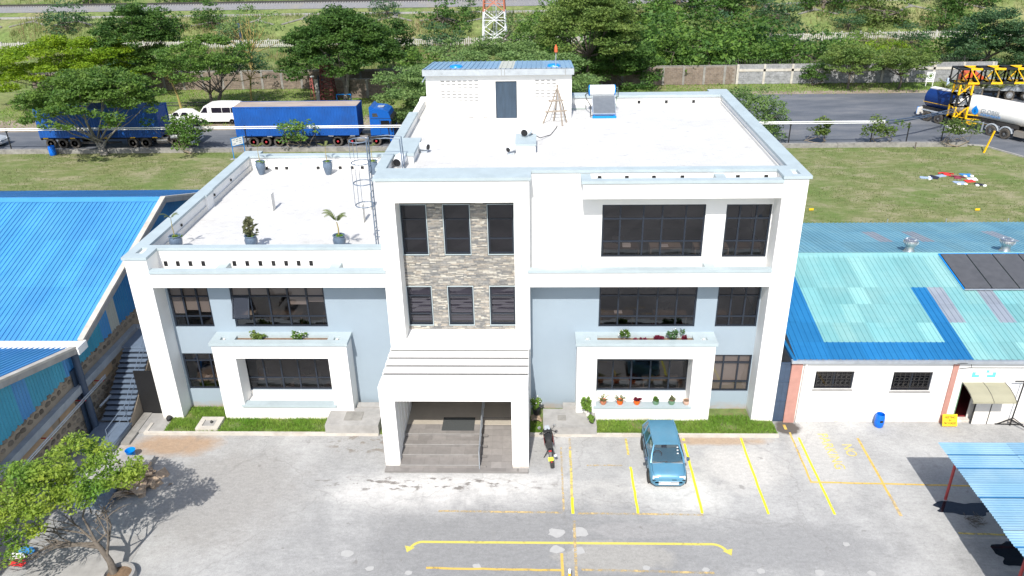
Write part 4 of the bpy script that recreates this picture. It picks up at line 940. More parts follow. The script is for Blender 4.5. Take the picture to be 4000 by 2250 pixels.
# ---------------------------------------------------------------- small blue hatchback
CAR = thing('hatchback_car', 'small metallic blue hatchback parked nose out in the marked bays', 'car', (8.57, -2.95, 0))
def loft(stations, ring):
    q = MB(); n_ = None; vs = []
    for s in stations:
        r_ = ring(*s); n_ = len(r_); vs += r_
    fs = [(i*n_+j, i*n_+(j+1) % n_, (i+1)*n_+(j+1) % n_, (i+1)*n_+j) for i in range(len(stations)-1) for j in range(n_)]
    fs += [tuple(range(n_))[::-1], tuple((len(stations)-1)*n_+j for j in range(n_))]
    return q.add(vs, fs)
cx, cy = 8.57, -2.95
def cring(y, w_, zb, zt, crown):
    h = [(w_*.80, zb), (w_*.97, zb+.10), (w_, (zb+zt)/2+.02), (w_*.985, zt-.16), (w_*.95, zt-.05), (w_*.86, zt), (w_*.45, zt+crown*.8), (0, zt+crown)]
    full = h+[(-x, z) for x, z in h[::-1][1:]]; return [(cx+x, cy+y, z) for x, z in full]
body = loft([(-1.66, .52, .30, .52, .01), (-1.63, .60, .22, .62, .015), (-1.55, .66, .19, .70, .02), (-1.38, .695, .18, .765, .03), (-1.1, .705, .18, .87, .03), (-.9, .71, .18, .90, .02), (-.2, .715, .18, .90, 0), (.7, .715, .18, .91, 0), (1.25, .705, .18, .91, 0), (1.45, .68, .2, .90, 0), (1.53, .60, .28, .84, 0)], cring)
body.build('body', 'car_blue', CAR, True)
roof = loft([(-.56, .47, 1.40, 1.425, .012), (-.48, .49, 1.395, 1.44, .018), (.2, .50, 1.40, 1.455, .022), (.9, .49, 1.395, 1.445, .02), (1.08, .47, 1.38, 1.42, .01)], lambda y, w_, zb, zt, cr: [(cx+x, cy+y, z) for x, z in ((w_, zb), (w_*.97, zt-.01), (w_*.8, zt), (0, zt+cr), (-w_*.8, zt), (-w_*.97, zt-.01), (-w_, zb))])
roof.build('roof', 'car_blue', CAR, True)
pl = MB()
for s in (-1, 1):
    pl.tube([(cx+s*.63, cy-1.08, .90), (cx+s*.58, cy-.85, 1.15), (cx+s*.475, cy-.54, 1.41)], [.04, .035, .035], 6)
    pl.bar((cx+s*.665, cy+.12, .90), (cx+s*.50, cy+.15, 1.41), .035, .06); pl.bar((cx+s*.665, cy+.82, .90), (cx+s*.50, cy+.78, 1.41), .035, .07)
    pl.tube([(cx+s*.64, cy+1.38, .89), (cx+s*.48, cy+1.06, 1.41)], [.06, .045], 6)
    pl.tube([(cx+s*.49, cy-.54, 1.425), (cx+s*.505, cy+.2, 1.44), (cx+s*.48, cy+1.06, 1.42)], .028, 6)
pl.build('pillars', 'car_blue', CAR, True)
MB().quad((cx-.62, cy-1.06, .905), (cx+.62, cy-1.06, .905), (cx+.465, cy-.555, 1.405), (cx-.465, cy-.555, 1.405)).build('windscreen', 'car_glass', CAR)
MB().quad((cx-.60, cy+1.42, .905), (cx+.60, cy+1.42, .905), (cx+.46, cy+1.07, 1.405), (cx-.46, cy+1.07, 1.405)).build('rear_window', 'car_glass', CAR)
for s in (-1, 1):
    for a, b_ in ((-.98, .1), (.14, .80), (.84, 1.3)):
        ta = max(a, -.52) if a < 0 else a; MB().quad((cx+s*.672, cy+a, .91), (cx+s*.672, cy+b_, .91), (cx+s*.502, cy+min(b_, 1.02), 1.405), (cx+s*.502, cy+ta, 1.405)).build('side_window', 'car_glass', CAR)
    for y in (-1.12, .98):
        wx = cx+s*.655; wh = MB().lathe([(.17, -.075), (.25, -.08), (.27, -.05), (.27, .05), (.25, .08), (.17, .075)], (wx, cy+y, .27), 20, 'x').build('wheel', 'rubber', CAR, True)
        MB().lathe([(0, s*.05), (.10, s*.07), (.17, s*.062), (.175, 0)], (wx, cy+y, .27), 14, 'x').build('rim', 'steel', wh, True)
        MB().lathe([(.31, s*.0), (.31, s*.012)], (cx+s*.708, cy+y, .29), 18, 'x').build('wheel_arch', 'black', CAR)
    MB().obox((cx+s*.50, cy-1.60, .60), .22, .06, .12).build('headlight', 'lamp_white', CAR); MB().obox((cx+s*.50, cy-1.645, .50), .24, .02, .035).build('indicator', 'black', CAR)
    MB().lathe([(0, -.06), (.07, -.05), (.085, .0), (.06, .05), (0, .06)], (cx+s*.80, cy-.92, .98), 10, 'x').build('door_mirror', 'navy_steel', CAR, True)
    MB().obox((cx+s*.712, cy+.0, .55), .02, 1.5, .06).build('side_trim', 'chassis', CAR)
MB().box(cx-.30, cx+.05, cy-1.69, cy-1.675, .33, .44).build('number_plate', 'paper', CAR)
for z in (.30, .36, .42): MB().box(cx-.38, cx+.38, cy-1.672, cy-1.655, z, z+.02).build('bumper_slot', 'white_paint', CAR)
for k_ in range(5): MB().box(cx+.12+k_*.035, cx+.14+k_*.035, cy-1.672, cy-1.664, .515, .55).build('grille_slot', 'black', CAR)
MB().box(cx-.6, cx+.6, cy-1.08, cy-.72, .84, .90).build('dashboard', 'lintel_grey', CAR); MB().box(cx-.6, cx+.6, cy-.70, cy+1.3, .38, .42).build('cabin_floor', 'chassis', CAR)
for s in (-1, 1): MB().box(cx+s*.33-.22, cx+s*.33+.22, cy-.1, cy+.08, .55, 1.15).box(cx+s*.33-.22, cx+s*.33+.22, cy-.45, cy+.05, .45, .62).build('seat', 'seat_light', CAR)
MB().ring((cx-.33, cy-.62, .98), .17, .016, 18, 'y').build('steering_wheel', 'black', CAR, True)
for k_, z in enumerate((1.33, 1.25, 1.16)): q = MB(); y = cy-1.06+(z-.905)*1.01-.005; q.box(cx+.38-k_*.0, cx+.44, y-.004, y-.001, z-.03, z+.03).build('sticker', 'paper', CAR)
sm = MB()
for s in (-1, 1):
    for a in (-.62, .13, .85): sm.box(cx+s*.7165-.004, cx+s*.7165+.004, cy+a-.006, cy+a+.006, .28, .86)
    sm.box(cx+s*.7-.02, cx+s*.7+.02, cy-.6, cy+.84, .845, .855); MB().box(cx+s*.712, cx+s*.735, cy-.02, cy+.1, .76, .785).box(cx+s*.712, cx+s*.735, cy+.70, cy+.8, .76, .785).build('door_handle', 'chassis', CAR)
sm.build('door_seam', 'frame_dark', CAR)
MB().tube([(cx-.60, cy-1.10, .906), (cx-.60, cy-1.4, .79), (cx-.55, cy-1.6, .70), (cx+.55, cy-1.6, .70), (cx+.60, cy-1.4, .79), (cx+.60, cy-1.10, .906)], .006, 4).build('bonnet_seam', 'frame_dark', CAR)
MB().tube([(cx-.1, cy-1.085, .93), (cx+.5, cy-1.06, .945)], .012, 5).tube([(cx-.55, cy-1.085, .93), (cx+.0, cy-1.06, .955)], .012, 5).build('wiper', 'black', CAR)

CAR.scale = (1.05, 1.02, 1)
# ---------------------------------------------------------------- motorbike
BK = thing('motorbike', 'black and red sport motorbike with yellow plate beside the portico', 'motorbike', (3.93, -2.52, 0))
def bk(q, name, mat, sm=False):
    o = bpy.data.objects.new(name, q.mesh(name, mat, (0, 0, 0), sm)); col.objects.link(o); o.parent = BK; return o
for y, r_, w_ in ((-.68, .30, .085), (.68, .30, .06)):
    wh = bk(MB().lathe([(r_-.1, -w_*.8), (r_-.03, -w_), (r_, -w_*.4), (r_, w_*.4), (r_-.03, w_), (r_-.1, w_*.8), (r_-.1, -w_*.8)], (0, y, r_), 24, 'x'), 'wheel', 'rubber', True)
    hb = MB().lathe([(.05, -.07), (.05, .07)], (0, y, r_), 10, 'x')
    for k_ in range(5): a = 6.283*k_/5; hb.bar((0, y, r_), (0, y+math.cos(a)*(r_-.08), r_+math.sin(a)*(r_-.08)), .03)
    ob = bpy.data.objects.new('rim', hb.mesh('rim', 'steel')); col.objects.link(ob); ob.parent = wh
tk = MB(); tk.add([(x*wd, y, z) for y, wd, z0, z1 in ((-.05, .10, .72, .84), (.1, .17, .66, .93), (.32, .19, .66, .98), (.48, .12, .74, .94)) for x, z in ((1, z0), (.9, z1-.05), (0, z1), (-.9, z1-.05), (-1, z0))], [(i*5+j, i*5+j+1, (i+1)*5+j+1, (i+1)*5+j) for i in range(3) for j in range(4)]+[(0, 1, 2, 3, 4), (19, 18, 17, 16, 15)]); bk(tk, 'fuel_tank', 'black', True)
for s in (-1, 1): bk(MB().add([(s*.20, -.12, .62), (s*.215, .42, .55), (s*.20, .5, .85), (s*.18, -.02, .80)], [(0, 1, 2, 3)]).add([(s*.19, -.12, .62), (s*.205, .42, .55), (s*.19, .5, .85), (s*.17, -.02, .80)], [(0, 1, 2, 3)]), 'side_fairing', 'red_paint')
bk(MB().obox((0, -.18, .80), .24, .32, .08).obox((0, -.47, .88), .2, .30, .07, Matrix.Rotation(R(-12), 3, 'X')), 'seat', 'chassis')
bk(MB().bar((0, -.45, .84), (0, -.80, .93), .14, .08), 'tail', 'black'); bk(MB().obox((0, -.82, .92), .12, .03, .06), 'tail_light', 'red_paint')
bk(MB().bar((0, -.72, .86), (-.01, -.95, .62), .10, .03).bar((0, -.9, .68), (0, -1.0, .58), .17, .01), 'plate_holder', 'black'); bk(MB().obox((-.02, -.985, .64), .21, .012, .15, Matrix.Rotation(R(-28), 3, 'X')), 'number_plate', 'plate_yellow')
bk(MB().obox((0, -1.0, .50), .06, .02, .05), 'reflector', 'red_paint')
bk(MB().obox((0, .15, .42), .26, .42, .34), 'engine', 'chassis'); bk(MB().bar((.05, -.1, .5), (.06, -.68, .3), .05).bar((-.06, -.1, .5), (-.06, -.68, .3), .05), 'swingarm', 'steel')
bk(MB().tube([(.12, .3, .3), (.15, 0, .25), (.17, -.3, .33), (.19, -.62, .5)], [.03, .035, .06, .065], 10), 'exhaust', 'steel', True)
bk(MB().tube([(.09, .68, .3), (.09, .5, .88)], .028, 8).tube([(-.09, .68, .3), (-.09, .5, .88)], .028, 8), 'fork', 'black'); bk(MB().tube([(-.36, .33, .98), (-.2, .47, .98), (.2, .47, .98), (.36, .33, .98)], .017, 8), 'handlebar', 'black')
fr_ = MB().add([(x, y, z) for y, wd, z0, z1 in ((.42, .20, .85, 1.0), (.6, .2, .62, 1.06), (.78, .14, .66, .98), (.88, .05, .74, .86)) for x, z in ((wd, z0), (wd*.9, z1-.06), (0, z1), (-wd*.9, z1-.06), (-wd, z0))], [(i*5+j, i*5+j+1, (i+1)*5+j+1, (i+1)*5+j) for i in range(3) for j in range(4)]); bk(fr_, 'front_fairing', 'black', True)
bk(MB().add([(-.13, .52, 1.02), (.13, .52, 1.02), (.09, .70, 1.12), (-.09, .70, 1.12)], [(0, 1, 2, 3)]), 'windshield', 'lintel_grey')
for s in (-1, 1): mo = bk(MB().tube([(s*.2, .5, 1.0), (s*.3, .55, 1.12)], .01, 5), 'mirror_stalk', 'black'); o2 = bpy.data.objects.new('mirror', MB().lathe([(0, -.03), (.07, -.02), (.075, .01), (0, .02)], (s*.33, .55, 1.15), 12, 'y').mesh('mirror', 'steel')); col.objects.link(o2); o2.parent = mo
bk(MB().bar((-.1, .0, .35), (-.32, -.08, .02), .025), 'side_stand', 'black')
BK.rotation_euler = (0, R(-7), R(4))

# ---------------------------------------------------------------- right: gate, white shed, carport
t = thing('steel_gate', 'tall navy steel gate between the office and the white shed', 'gate', (14.1, .08, 0))
for i in range(2): MB().box(13.9+i*.235, 14.13+i*.235, .05, .08, .02, 3.1).build('gate_panel', 'navy_steel', t)
g = MB()
for z in (.1, 1.1, 2.1, 3.05): g.box(13.9, 14.37, .02, .05, z, z+.05)
g.build('gate_rail', 'navy_steel', t)
SH = thing('white_shed', 'long white shed with patched pale blue corrugated roof beside the lawn', 'building', (24, .05, 0))
sh = MB().grid((14.85, 36), (0, 3.22), [(15.47, 17.13, 1.75, 2.66), (18.81, 20.49, 1.66, 2.63), (21.85, 23.1, 0.12, 2.05), (26.2, 27.2, .1, 2.1)], XZ, .05, .3)
sh.box(14.85, 15.1, .3, 15.7, 0, 3.25).box(15.1, 36, 15.5, 15.7, 0, 3.25).box(35.8, 36, .3, 15.5, 0, 3.25); sh.build('wall', 'white', SH)
sh = MB().prism([(.3, 3.25), (15.7, 3.25), (7.9, 4.68)], lambda q, a: (a, q[0], q[1]), 14.85, 15.1); sh.build('gable', 'white_dull', SH)
MB().box(15.1, 35.8, .32, 15.5, .02, .1).build('floor', 'red_floor', SH); MB().box(15.1, 35.8, 3.2, 3.25, .1, 3.2).build('dark_backing', 'backing_black', SH); MB().box(15.12, 21.2, .7, .75, .1, 3.2).build('dark_backing', 'backing_black', SH)  # near-black sheet added close behind the windows so the panes look dark
for a, b_ in ((14.37, 14.84), (21.26, 21.48)): MB().box(a, b_, -.02, .0496, 0, 3.08).build('pilaster', 'pink_paint', SH)
MB().box(21.24, 21.5, -.04, .0497, 3.083, 3.17).build('pilaster_cap', 'concrete', SH)
for x0, x1, z0, z1 in ((15.47, 17.13, 1.75, 2.66), (18.81, 20.49, 1.66, 2.63)):
    wo = MB().grid((x0, x1), (z0, z1), [(x0+.05, x1-.05, z0+.05, z1-.05)], XZ, .1, .16).box((x0+x1)/2-.03, (x0+x1)/2+.03, .1, .16, z0+.05, z1-.05).build('window', 'frame_dark', SH)
    for a, b_ in ((x0+.05, (x0+x1)/2-.03), ((x0+x1)/2+.03, x1-.05)): MB().quad((a, .13, z0+.05), (b_, .13, z0+.05), (b_, .13, z1-.05), (a, .13, z1-.05)).build('pane', 'pane_dark', wo)
    gr = MB()
    for k_ in range(8): xx = x0+.1+k_*(x1-x0-.2)/7; gr.box(xx-.008, xx+.008, .06, .07, z0+.03, z1-.03)
    for k_ in range(7):
        for zz in (z0+.32, z0+.60): gr.ring((x0+.2+k_*(x1-x0-.2)/7, .065, zz), .09, .009, 12, 'y')
    for zz in (z0+.06, z1-.06, z0+.18, z1-.16): gr.box(x0+.03, x1-.03, .055, .068, zz-.01, zz+.01)
    gr.build('window_grille', 'chassis', wo); MB().box(x0-.04, x1+.04, -.02, .12, z0-.06, z0-.002).build('window_sill', 'concrete', wo)
MB().box(22.55, 23.1, .28, .32, .12, 2.05).build('open_door', 'white_dull', SH); MB().box(21.82, 21.86, .04, .2, .12, 2.05).box(23.08, 23.12, .04, .2, .12, 2.05).build('door_frame', 'green_pot', SH)
MB().grid((22.62, 24.0), (.0, 1.95), [], XZ, -.06, -.04).build('notice_screen', 'white_dull', SH); MB().box(22.58, 22.63, -.07, -.03, 0, 1.95).box(23.28, 23.32, -.07, -.03, 0, 1.95).build('screen_post', 'chassis', SH)
aw = MB(); prof = [(.04, 2.12), (-.35, 2.10), (-.75, 2.0), (-1.05, 1.84), (-1.07, 1.76)]
for i in range(4): aw.quad((21.8, *prof[i]), (23.66, *prof[i]), (23.66, *prof[i+1]), (21.8, *prof[i+1]))
aw.build('awning', 'awning', SH, True); MB().tube([(21.82, *p_) for p_ in prof], .015, 6).tube([(23.64, *p_) for p_ in prof], .015, 6).tube([(22.7, *p_) for p_ in prof], .012, 6).build('awning_frame', 'chassis', SH)
sg = MB().box(22.15, 23.15, .03, .049, 2.38, 2.73).build('door_sign', 'sign_teal', SH); MB().box(22.28, 23.0, .024, .03, 2.51, 2.61).build('sign_text', 'paper', sg); MB().box(22.45, 22.78, .024, .03, 2.41, 2.48).build('sign_text', 'paper', sg)
MB().box(22.16, 22.72, .024, .03, 2.64, 2.725).box(22.84, 23.13, .024, .03, 2.64, 2.725).build('sign_text', 'paper', sg)
MB().tube([(21.5, -.03, 2.86), (21.9, -.02, 2.90), (36, -.02, 2.90)], .012, 5).tube([(21.2, -.3, 3.28), (21.9, -.1, 3.15), (22.0, -.03, 2.9)], .012, 5).build('cable', 'chassis', SH)
MB().box(14.3, 36.2, -.16, .0, 3.16, 3.30).build('gutter', 'galv', SH); MB().tube([(15.0, -.06, 3.2), (14.95, -.04, 2.9), (14.93, -.05, .05)], .05, 8).build('downpipe', 'white_dull', SH, True)
RS_, RX0 = (4.75-3.3)/7.9, 14.5
ys = [-.05, 1.08, 2.42, 3.77, 5.05, 7.9]; zs = [3.31+RS_*(y+.05) for y in ys]
for i in range(28):
    x0 = RX0+i*.75; xm = x0+.37
    for r_ in range(5):
        if r_ == 0: mt = 'sheet_deep' if xm < 22.1 else ('sheet_cyan', 'sheet_pale', 'sheet_cyan_b')[i % 3]
        elif xm < 16.3: mt = 'sheet_deep'
        elif 21.2 < xm < 22.1 and r_ < 4: mt = 'sheet_deep'
        elif 22.1 < xm < 23.1 and r_ in (2, 3): mt = 'sheet_mauve'
        elif 24.1 < xm < 25.0 and r_ in (2, 3): mt = 'sheet_mauve'
        elif 26.6 < xm < 27.4 and r_ in (1, 2): mt = 'sheet_mauve'
        else: mt = ('sheet_cyan', 'sheet_cyan_b', 'sheet_cyan', 'sheet_cyan_b', 'sheet_pale')[(i*7+r_*3) % 5] if xm < 22 else ('sheet_cyan', 'sheet_cyan', 'sheet_cyan_b', 'sheet_pale')[(i*5+r_) % 4]
        roof_sheet(SH, x0, .76, 3, ys[r_], zs[r_]+.004*r_, ys[r_+1]+.08, zs[r_+1]+.004*r_+.0145, mt)
    for r_ in range(3):
        ya, yb = 7.9+r_*2.7, 7.9+(r_+1)*2.7+.08; mt = 'sheet_cyan_far'
        if r_ == 1 and any(a < xm < a+.6 for a in (22.3, 24.1, 27.0, 29.0)): mt = 'sheet_mauve'
        roof_sheet(SH, x0, .76, 3, ya, 4.76-RS_*(ya-7.9)-.004*r_, yb, 4.76-RS_*(yb-7.9)-.004*r_, mt)
MB().prism([(7.55, 4.72), (7.9, 4.83), (8.25, 4.72), (7.9, 4.80)], lambda q, a: (a, q[0], q[1]), RX0-.05, 35.5).build('ridge_cap', 'sheet_cyan_b', SH)
MB().box(14.36, 14.5, -.12, 15.8, 3.18, 3.31).build('barge_board', 'sheet_deep', SH)
for x in (22.5, 27.35):
    tv = MB().lathe([(.30, 4.66), (.22, 4.76), (.22, 5.0), (.25, 5.02)], (x, 8.45, 0), 20).build('roof_ventilator', 'steel', SH, True)
    tb = MB().lathe([(.25, 5.02), (.33, 5.10), (.36, 5.2), (.33, 5.3), (.2, 5.37), (0, 5.39)], (x, 8.45, 0), 24); tb.build('turbine', 'steel', tv, True)
    vn = MB()
    for k_ in range(20): a = 6.283*k_/20; vn.bar((x+.25*math.cos(a), 8.45+.25*math.sin(a), 5.03), (x+.365*math.cos(a+.25), 8.45+.365*math.sin(a+.25), 5.2), .012, .05); vn.bar((x+.365*math.cos(a+.25), 8.45+.365*math.sin(a+.25), 5.2), (x+.2*math.cos(a), 8.45+.2*math.sin(a), 5.37), .012, .05)
    vn.build('turbine_vane', 'galv', tv)
zr_ = lambda y: 3.31+RS_*(y+.05)
for i in range(7):
    x0 = 23.72+i*1.28; q = MB(); P = [(4.85, 0.06), (7.68, .06)]
    q.add([(x, y, zr_(y)+d) for d in (.05, .13) for x, y in ((x0, 4.85), (x0+1.22, 4.85), (x0+1.22, 7.68), (x0, 7.68))], [(0, 3, 2, 1), (4, 5, 6, 7), (0, 1, 5, 4), (1, 2, 6, 5), (2, 3, 7, 6), (3, 0, 4, 7)]); q.build('solar_panel', 'panel_black', SH)
MB().tube([(23.65, 4.75, zr_(4.75)+.1), (33, 4.75, zr_(4.75)+.1)], .045, 8).build('panel_pipe', 'steel', SH, True); MB().bar((23.66, 4.8, zr_(4.8)+.08), (23.66, 7.75, zr_(7.75)+.08), .05).bar((23.66, 7.75, zr_(7.75)+.08), (33, 7.75, zr_(7.75)+.08), .05).build('panel_rail', 'bright_blue', SH)
def drum(label, x, y, z=0., h=.88, r_=.29, mat='drum_blue'):
    t = thing('plastic_drum', label, 'drum', (x, y, z)); MB().lathe([(r_*.86, 0), (r_*.95, .03), (r_, h*.3), (r_*1.02, h*.33), (r_*1.0, h*.36), (r_, h*.64), (r_*1.02, h*.67), (r_*1., h*.7), (r_*.92, h*.95), (r_*.86, h), (r_*.8, h), (r_*.84, h*.9), (r_*.88, .06), (0, .05)], (x, y, z), 22).build('barrel', mat, t, True); return t
t = drum('open blue plastic drum standing at the white shed wall', 18.5, -.25, 0, .64, .205); MB().box(18.44, 18.56, -.463, -.457, .30, .42).build('warning_label', 'black', t)
t = thing('notice_board', 'yellow board reading meeting in progress leaning at the pink pilaster', 'sign', (21.55, -.3, 0))
nb = MB().obox((21.55, -.26, .33), .64, .02, .54, Matrix.Rotation(R(-22), 3, 'X')).build('board', 'yellow_board', t)
text('lettering', 'MEETING\nIN\nPROGRESS', .14, 'black', nb, (0, .018, .33), (R(68), 0, 0), .54, .002)
t = thing('tripod_stand', 'black steel A-frame stand with tall pole beside the awning', 'stand', (24.2, -.15, 0))
MB().bar((23.65, -.1, .03), (24.85, -.15, .03), .04).bar((23.75, -.1, .03), (24.3, -.2, .42), .04).bar((24.8, -.13, .03), (24.3, -.2, .42), .04).bar((24.25, -.2, .03), (24.3, -.2, 2.35), .045).bar((23.9, -.2, 2.33), (26.5, -.2, 2.33), .045).bar((24.3, -.2, .3), (25.4, -1.6, .03), .045).build('frame', 'black', t)
MB().box(14.3, 14.42, -.55, -.2, .003, .008).build('parking_line', 'paint_orange', YARD)
CP = thing('carport', 'open carport with pale blue corrugated roof on red posts', 'carport', (21, -9, 0))
def wave_sheet(x0, x1, y0, y1, pitch, amp, z0=0., tilt=0.):
    q = MB(); n_ = int((y1-y0)/pitch*4); P = [(y0+(y1-y0)*i/n_, amp*math.sin(math.pi/2*i)) for i in range(n_+1)]
    q.add([(x0, y, z0+z) for y, z in P]+[(x1, y, z0+z+tilt) for y, z in P], [(i, i+1, n_+2+i, n_+1+i) for i in range(n_)]); return q
y = -4.72; i = 0
while y > -16:
    for j, (xa, xb) in enumerate(((18.58+rnd.uniform(-.03, .03), 21.2), (21.1, 23.8), (23.7, 26.4))):
        wave_sheet(xa, xb, y-.80, y, .115, .018, 2.50+.012*(j % 2)+rnd.uniform(-.004, .004)+.006*(i % 2)).build('roof_sheet', 'sheet_car', CP)
    if i in (0, 1, 3, 6, 9): wave_sheet(18.56, 26.4, y-.83, y-.77, .06, .006, 2.536).build('sheet_lap', 'sheet_deep', CP)
    y -= .78; i += 1
for x in (19.26, 25.6):
    for y in (-5.05, -9.9, -14.8): MB().tube([(x, y, 0), (x, y, 2.4)], .055, 10).build('post', 'post_red', CP, True)
for x in (19.26, 25.6): MB().box(x-.04, x+.04, -15.9, -4.8, 2.38, 2.46).build('beam', 'post_red', CP)
for y in (-5.05, -7.5, -9.9, -12.3, -14.8): MB().box(18.7, 26.3, y-.03, y+.03, 2.42, 2.475).build('purlin', 'post_red', CP)
# puddles under the carport
m, n, b = newmat('puddle_mat'); b.inputs['Base Color'].default_value = (.012, .014, .02, 1); b.inputs['Roughness'].default_value = .06
def puddle(cx_, cy_, rx, ry, seed):
    r_ = random.Random(seed); k_ = 40; ph = [r_.uniform(0, 6.28) for _ in range(6)]
    P = []
    for i in range(k_):
        a = 6.283*i/k_; f = 1+.18*math.sin(2*a+ph[0])+.16*math.sin(3*a+ph[1])+.12*math.sin(5*a+ph[2])+.08*math.sin(9*a+ph[3]); P.append((cx_+rx*f*math.cos(a), cy_+ry*f*math.sin(a), .005))
    MB().add(P, [tuple(range(k_))]).build('puddle', 'puddle_mat', None, kind='structure')
puddle(20.0, -5.55, 1.25, .42, 4); puddle(20.6, -8.0, .9, .6, 9)
q = MB(); r_ = random.Random(5)
for i in range(40): a = Vector((19.75+r_.gauss(0, .18), -6.2+r_.gauss(0, .13), .02)); q.bar(a, a+Vector((r_.gauss(0, .15), r_.gauss(0, .15), r_.uniform(0, .08))), .012)
q.build('twig_heap', 'bark', None, label='small heap of dead twigs on the wet ground under the carport', cat='twigs')
t = thing('marker_post', 'white and yellow bollard post between the faded lines at the bottom edge', 'post', (4.46, -9.6, 0)); MB().tube([(4.46, -9.6, 0), (4.46, -9.6, .75)], .05, 10).build('post', 'white_paint', t, True); MB().tube([(4.46, -9.6, .12), (4.46, -9.6, .3)], .053, 10).tube([(4.46, -9.6, .48), (4.46, -9.6, .62)], .053, 10).build('band', 'yellow', t, True)

# ---------------------------------------------------------------- left: blue-roofed workshop
WS = thing('workshop_building', 'stone workshop with two bright blue corrugated gable roofs beside the office', 'building', (-25, 5, 0))
GX = -16.5; XL = -46
ridge = (9.5, 7.42); e1 = (-.4, 4.4); e2 = (19.6, 4.38); v2 = (-1.0, 4.38); r2 = (-10.9, 7.15); f2_ = (-21, 4.3)
NB = 4
def slope(ya, za, yb, zb, mats, nrow, x_end):
    i = 0; x = GX-.93
    while x > x_end:
        for r_ in range(nrow):
            t0, t1 = r_/nrow, (r_+1)/nrow+.012; k_ = .004*r_
            roof_sheet(WS, x, .935, 4, ya+(yb-ya)*t0, za+(zb-za)*t0+k_, ya+(yb-ya)*t1, za+(zb-za)*t1+k_, rnd.choice(mats), .042, .04)
        x -= .93; i += 1
slope(e1[0], e1[1], ridge[0], ridge[1], ['sheet_blue', 'sheet_blue', 'sheet_blue', 'sheet_blue_b'], 3, -36)
slope(ridge[0], ridge[1], e2[0], e2[1], ['sheet_blue_b'], 2, -42)
slope(r2[0], r2[1], v2[0], v2[1], ['sheet_blue', 'sheet_blue_b'], 2, -30)
slope(f2_[0], f2_[1], r2[0], r2[1], ['sheet_blue'], 2, -30)
MB().prism([(9.15, 7.36), (9.5, 7.50), (9.95, 7.36), (9.5, 7.46)], lambda q, a: (a, q[0], q[1]), -42, GX).build('ridge_cap', 'sheet_blue', WS)
vg = MB()
def verge(a, b_): vg.bar((GX+.06, a[0], a[1]+.06), (GX+.06, b_[0], b_[1]+.06), .26, .10)
verge(e1, ridge); verge(ridge, e2); verge(v2, r2); verge(r2, f2_); vg.build('verge_coping', 'kerb', WS)
cb = MB()
def barge(a, b_): cb.bar((GX+.155, a[0], a[1]-.10), (GX+.155, b_[0], b_[1]-.10), .05, .26)
barge(e1, ridge); barge(ridge, e2); barge(v2, r2); barge(r2, f2_); cb.build('barge_board', 'concrete', WS)
MB().box(-40, GX+.2, -.98, -.42, 4.22, 4.3).box(-40, GX+.2, -.46, -.40, 4.3, 4.42).box(-40, GX+.2, -1.0, -.94, 4.3, 4.40).build('valley_gutter', 'white_dull', WS)
MB().box(GX+.2, GX+.28, -1.05, -.35, 4.1, 4.45).build('gutter_end', 'white_paint', WS)
CZ = 3.25
def clad(ya, yb, zfn, mat):
    n_ = int(abs(yb-ya)/.045); q = MB(); P = [(ya+(yb-ya)*i/n_, .022*math.sin(i*math.pi/2)) for i in range(n_+1)]
    q.add([(-16.87+d, y, CZ-.12) for y, d in P]+[(-16.87+d, y, zfn(y)) for y, d in P], [(i, i+1, n_+2+i, n_+1+i) for i in range(n_)]); return q.build('gable_sheet', mat, WS)
zf = lambda y: (4.38+(y+.4)*.305-.05) if -.4 <= y <= 9.5 else ((7.40-(y-9.5)*.300) if y > 9.5 else ((4.36+(-1.0-y)*.28) if y < -1.0 and y > -10.9 else (7.1+(y+10.9)*.28 if y <= -10.9 else 4.25)))
y = -19.0; i = 0
while y < 18.5:
    wd = .8; mt = ('sheet_teal', 'sheet_teal', 'sheet_blue_b', 'sheet_teal')[i % 4]
    if 2.9 < y+.4 < 3.8: mt = 'sheet_ivory'
    elif y > 3.4: mt = 'sheet_teal_dark'
    clad(y, y+wd+.03, zf, mt); y += wd; i += 1
MB().box(-17.3, -16.92, -20.5, 19.2, 0, 3.35).box(-46, -17.3, -20.5, -20.2, 0, 4.2).box(-46, -17.3, 18.9, 19.2, 0, 4.2).build('wall', 'rubble_mortar', WS)
RW = MB().box(-16.92, -16.90, -12, 12, 0, 3.3).build('rubble_wall', 'rubble_mortar', WS)
um = []
for k_ in range(5):
    r_ = random.Random(k_); q = MB(); n_ = 8; P = [(.5*math.cos(6.283*i/n_)*(1+.18*r_.uniform(-1, 1)), .5*math.sin(6.283*i/n_)*(1+.18*r_.uniform(-1, 1))) for i in range(n_)]
    q.add([(0, a, b_) for a, b_ in P]+[(.05, a*.72, b_*.72) for a, b_ in P], [tuple(range(n_, 2*n_))]+[(i, (i+1) % n_, n_+(i+1) % n_, n_+i) for i in range(n_)]); um.append(q.mesh('rubble_stone', 'rubble'))
cnt = 0; z = .15; row = 0
while z < 3.2:
    y = -6.4+(row % 2)*.2
    while y < 6.0:
        if not (2.05 < z < 2.62) and not (1.5 < z <= 2.1 and math.sin(y*2.1+1) > -.2):
            piece('rubble_stone', rnd.choice(um), RW, (-16.9, y+rnd.uniform(-.04, .04), z+rnd.uniform(-.03, .03)), (1, rnd.uniform(.28, .40), rnd.uniform(.18, .25)), (rnd.uniform(-.25, .25), 0, 0)); cnt += 1
        y += .43
    z += .27; row += 1
MB().box(-16.9, -16.62, -12, 4.6, 2.18, 2.52).box(-16.62, -14.4, 4.3, 4.6, 2.2, 2.5).build('lintel_band', 'lintel_grey', WS)
for a, b_ in ((-5.5, -3.2), (-2.6, -1.4), (.2, 1.9)): MB().box(-16.9, -16.84, a, b_, 1.55, 2.18).build('plaster_panel', 'tan_plaster', WS)
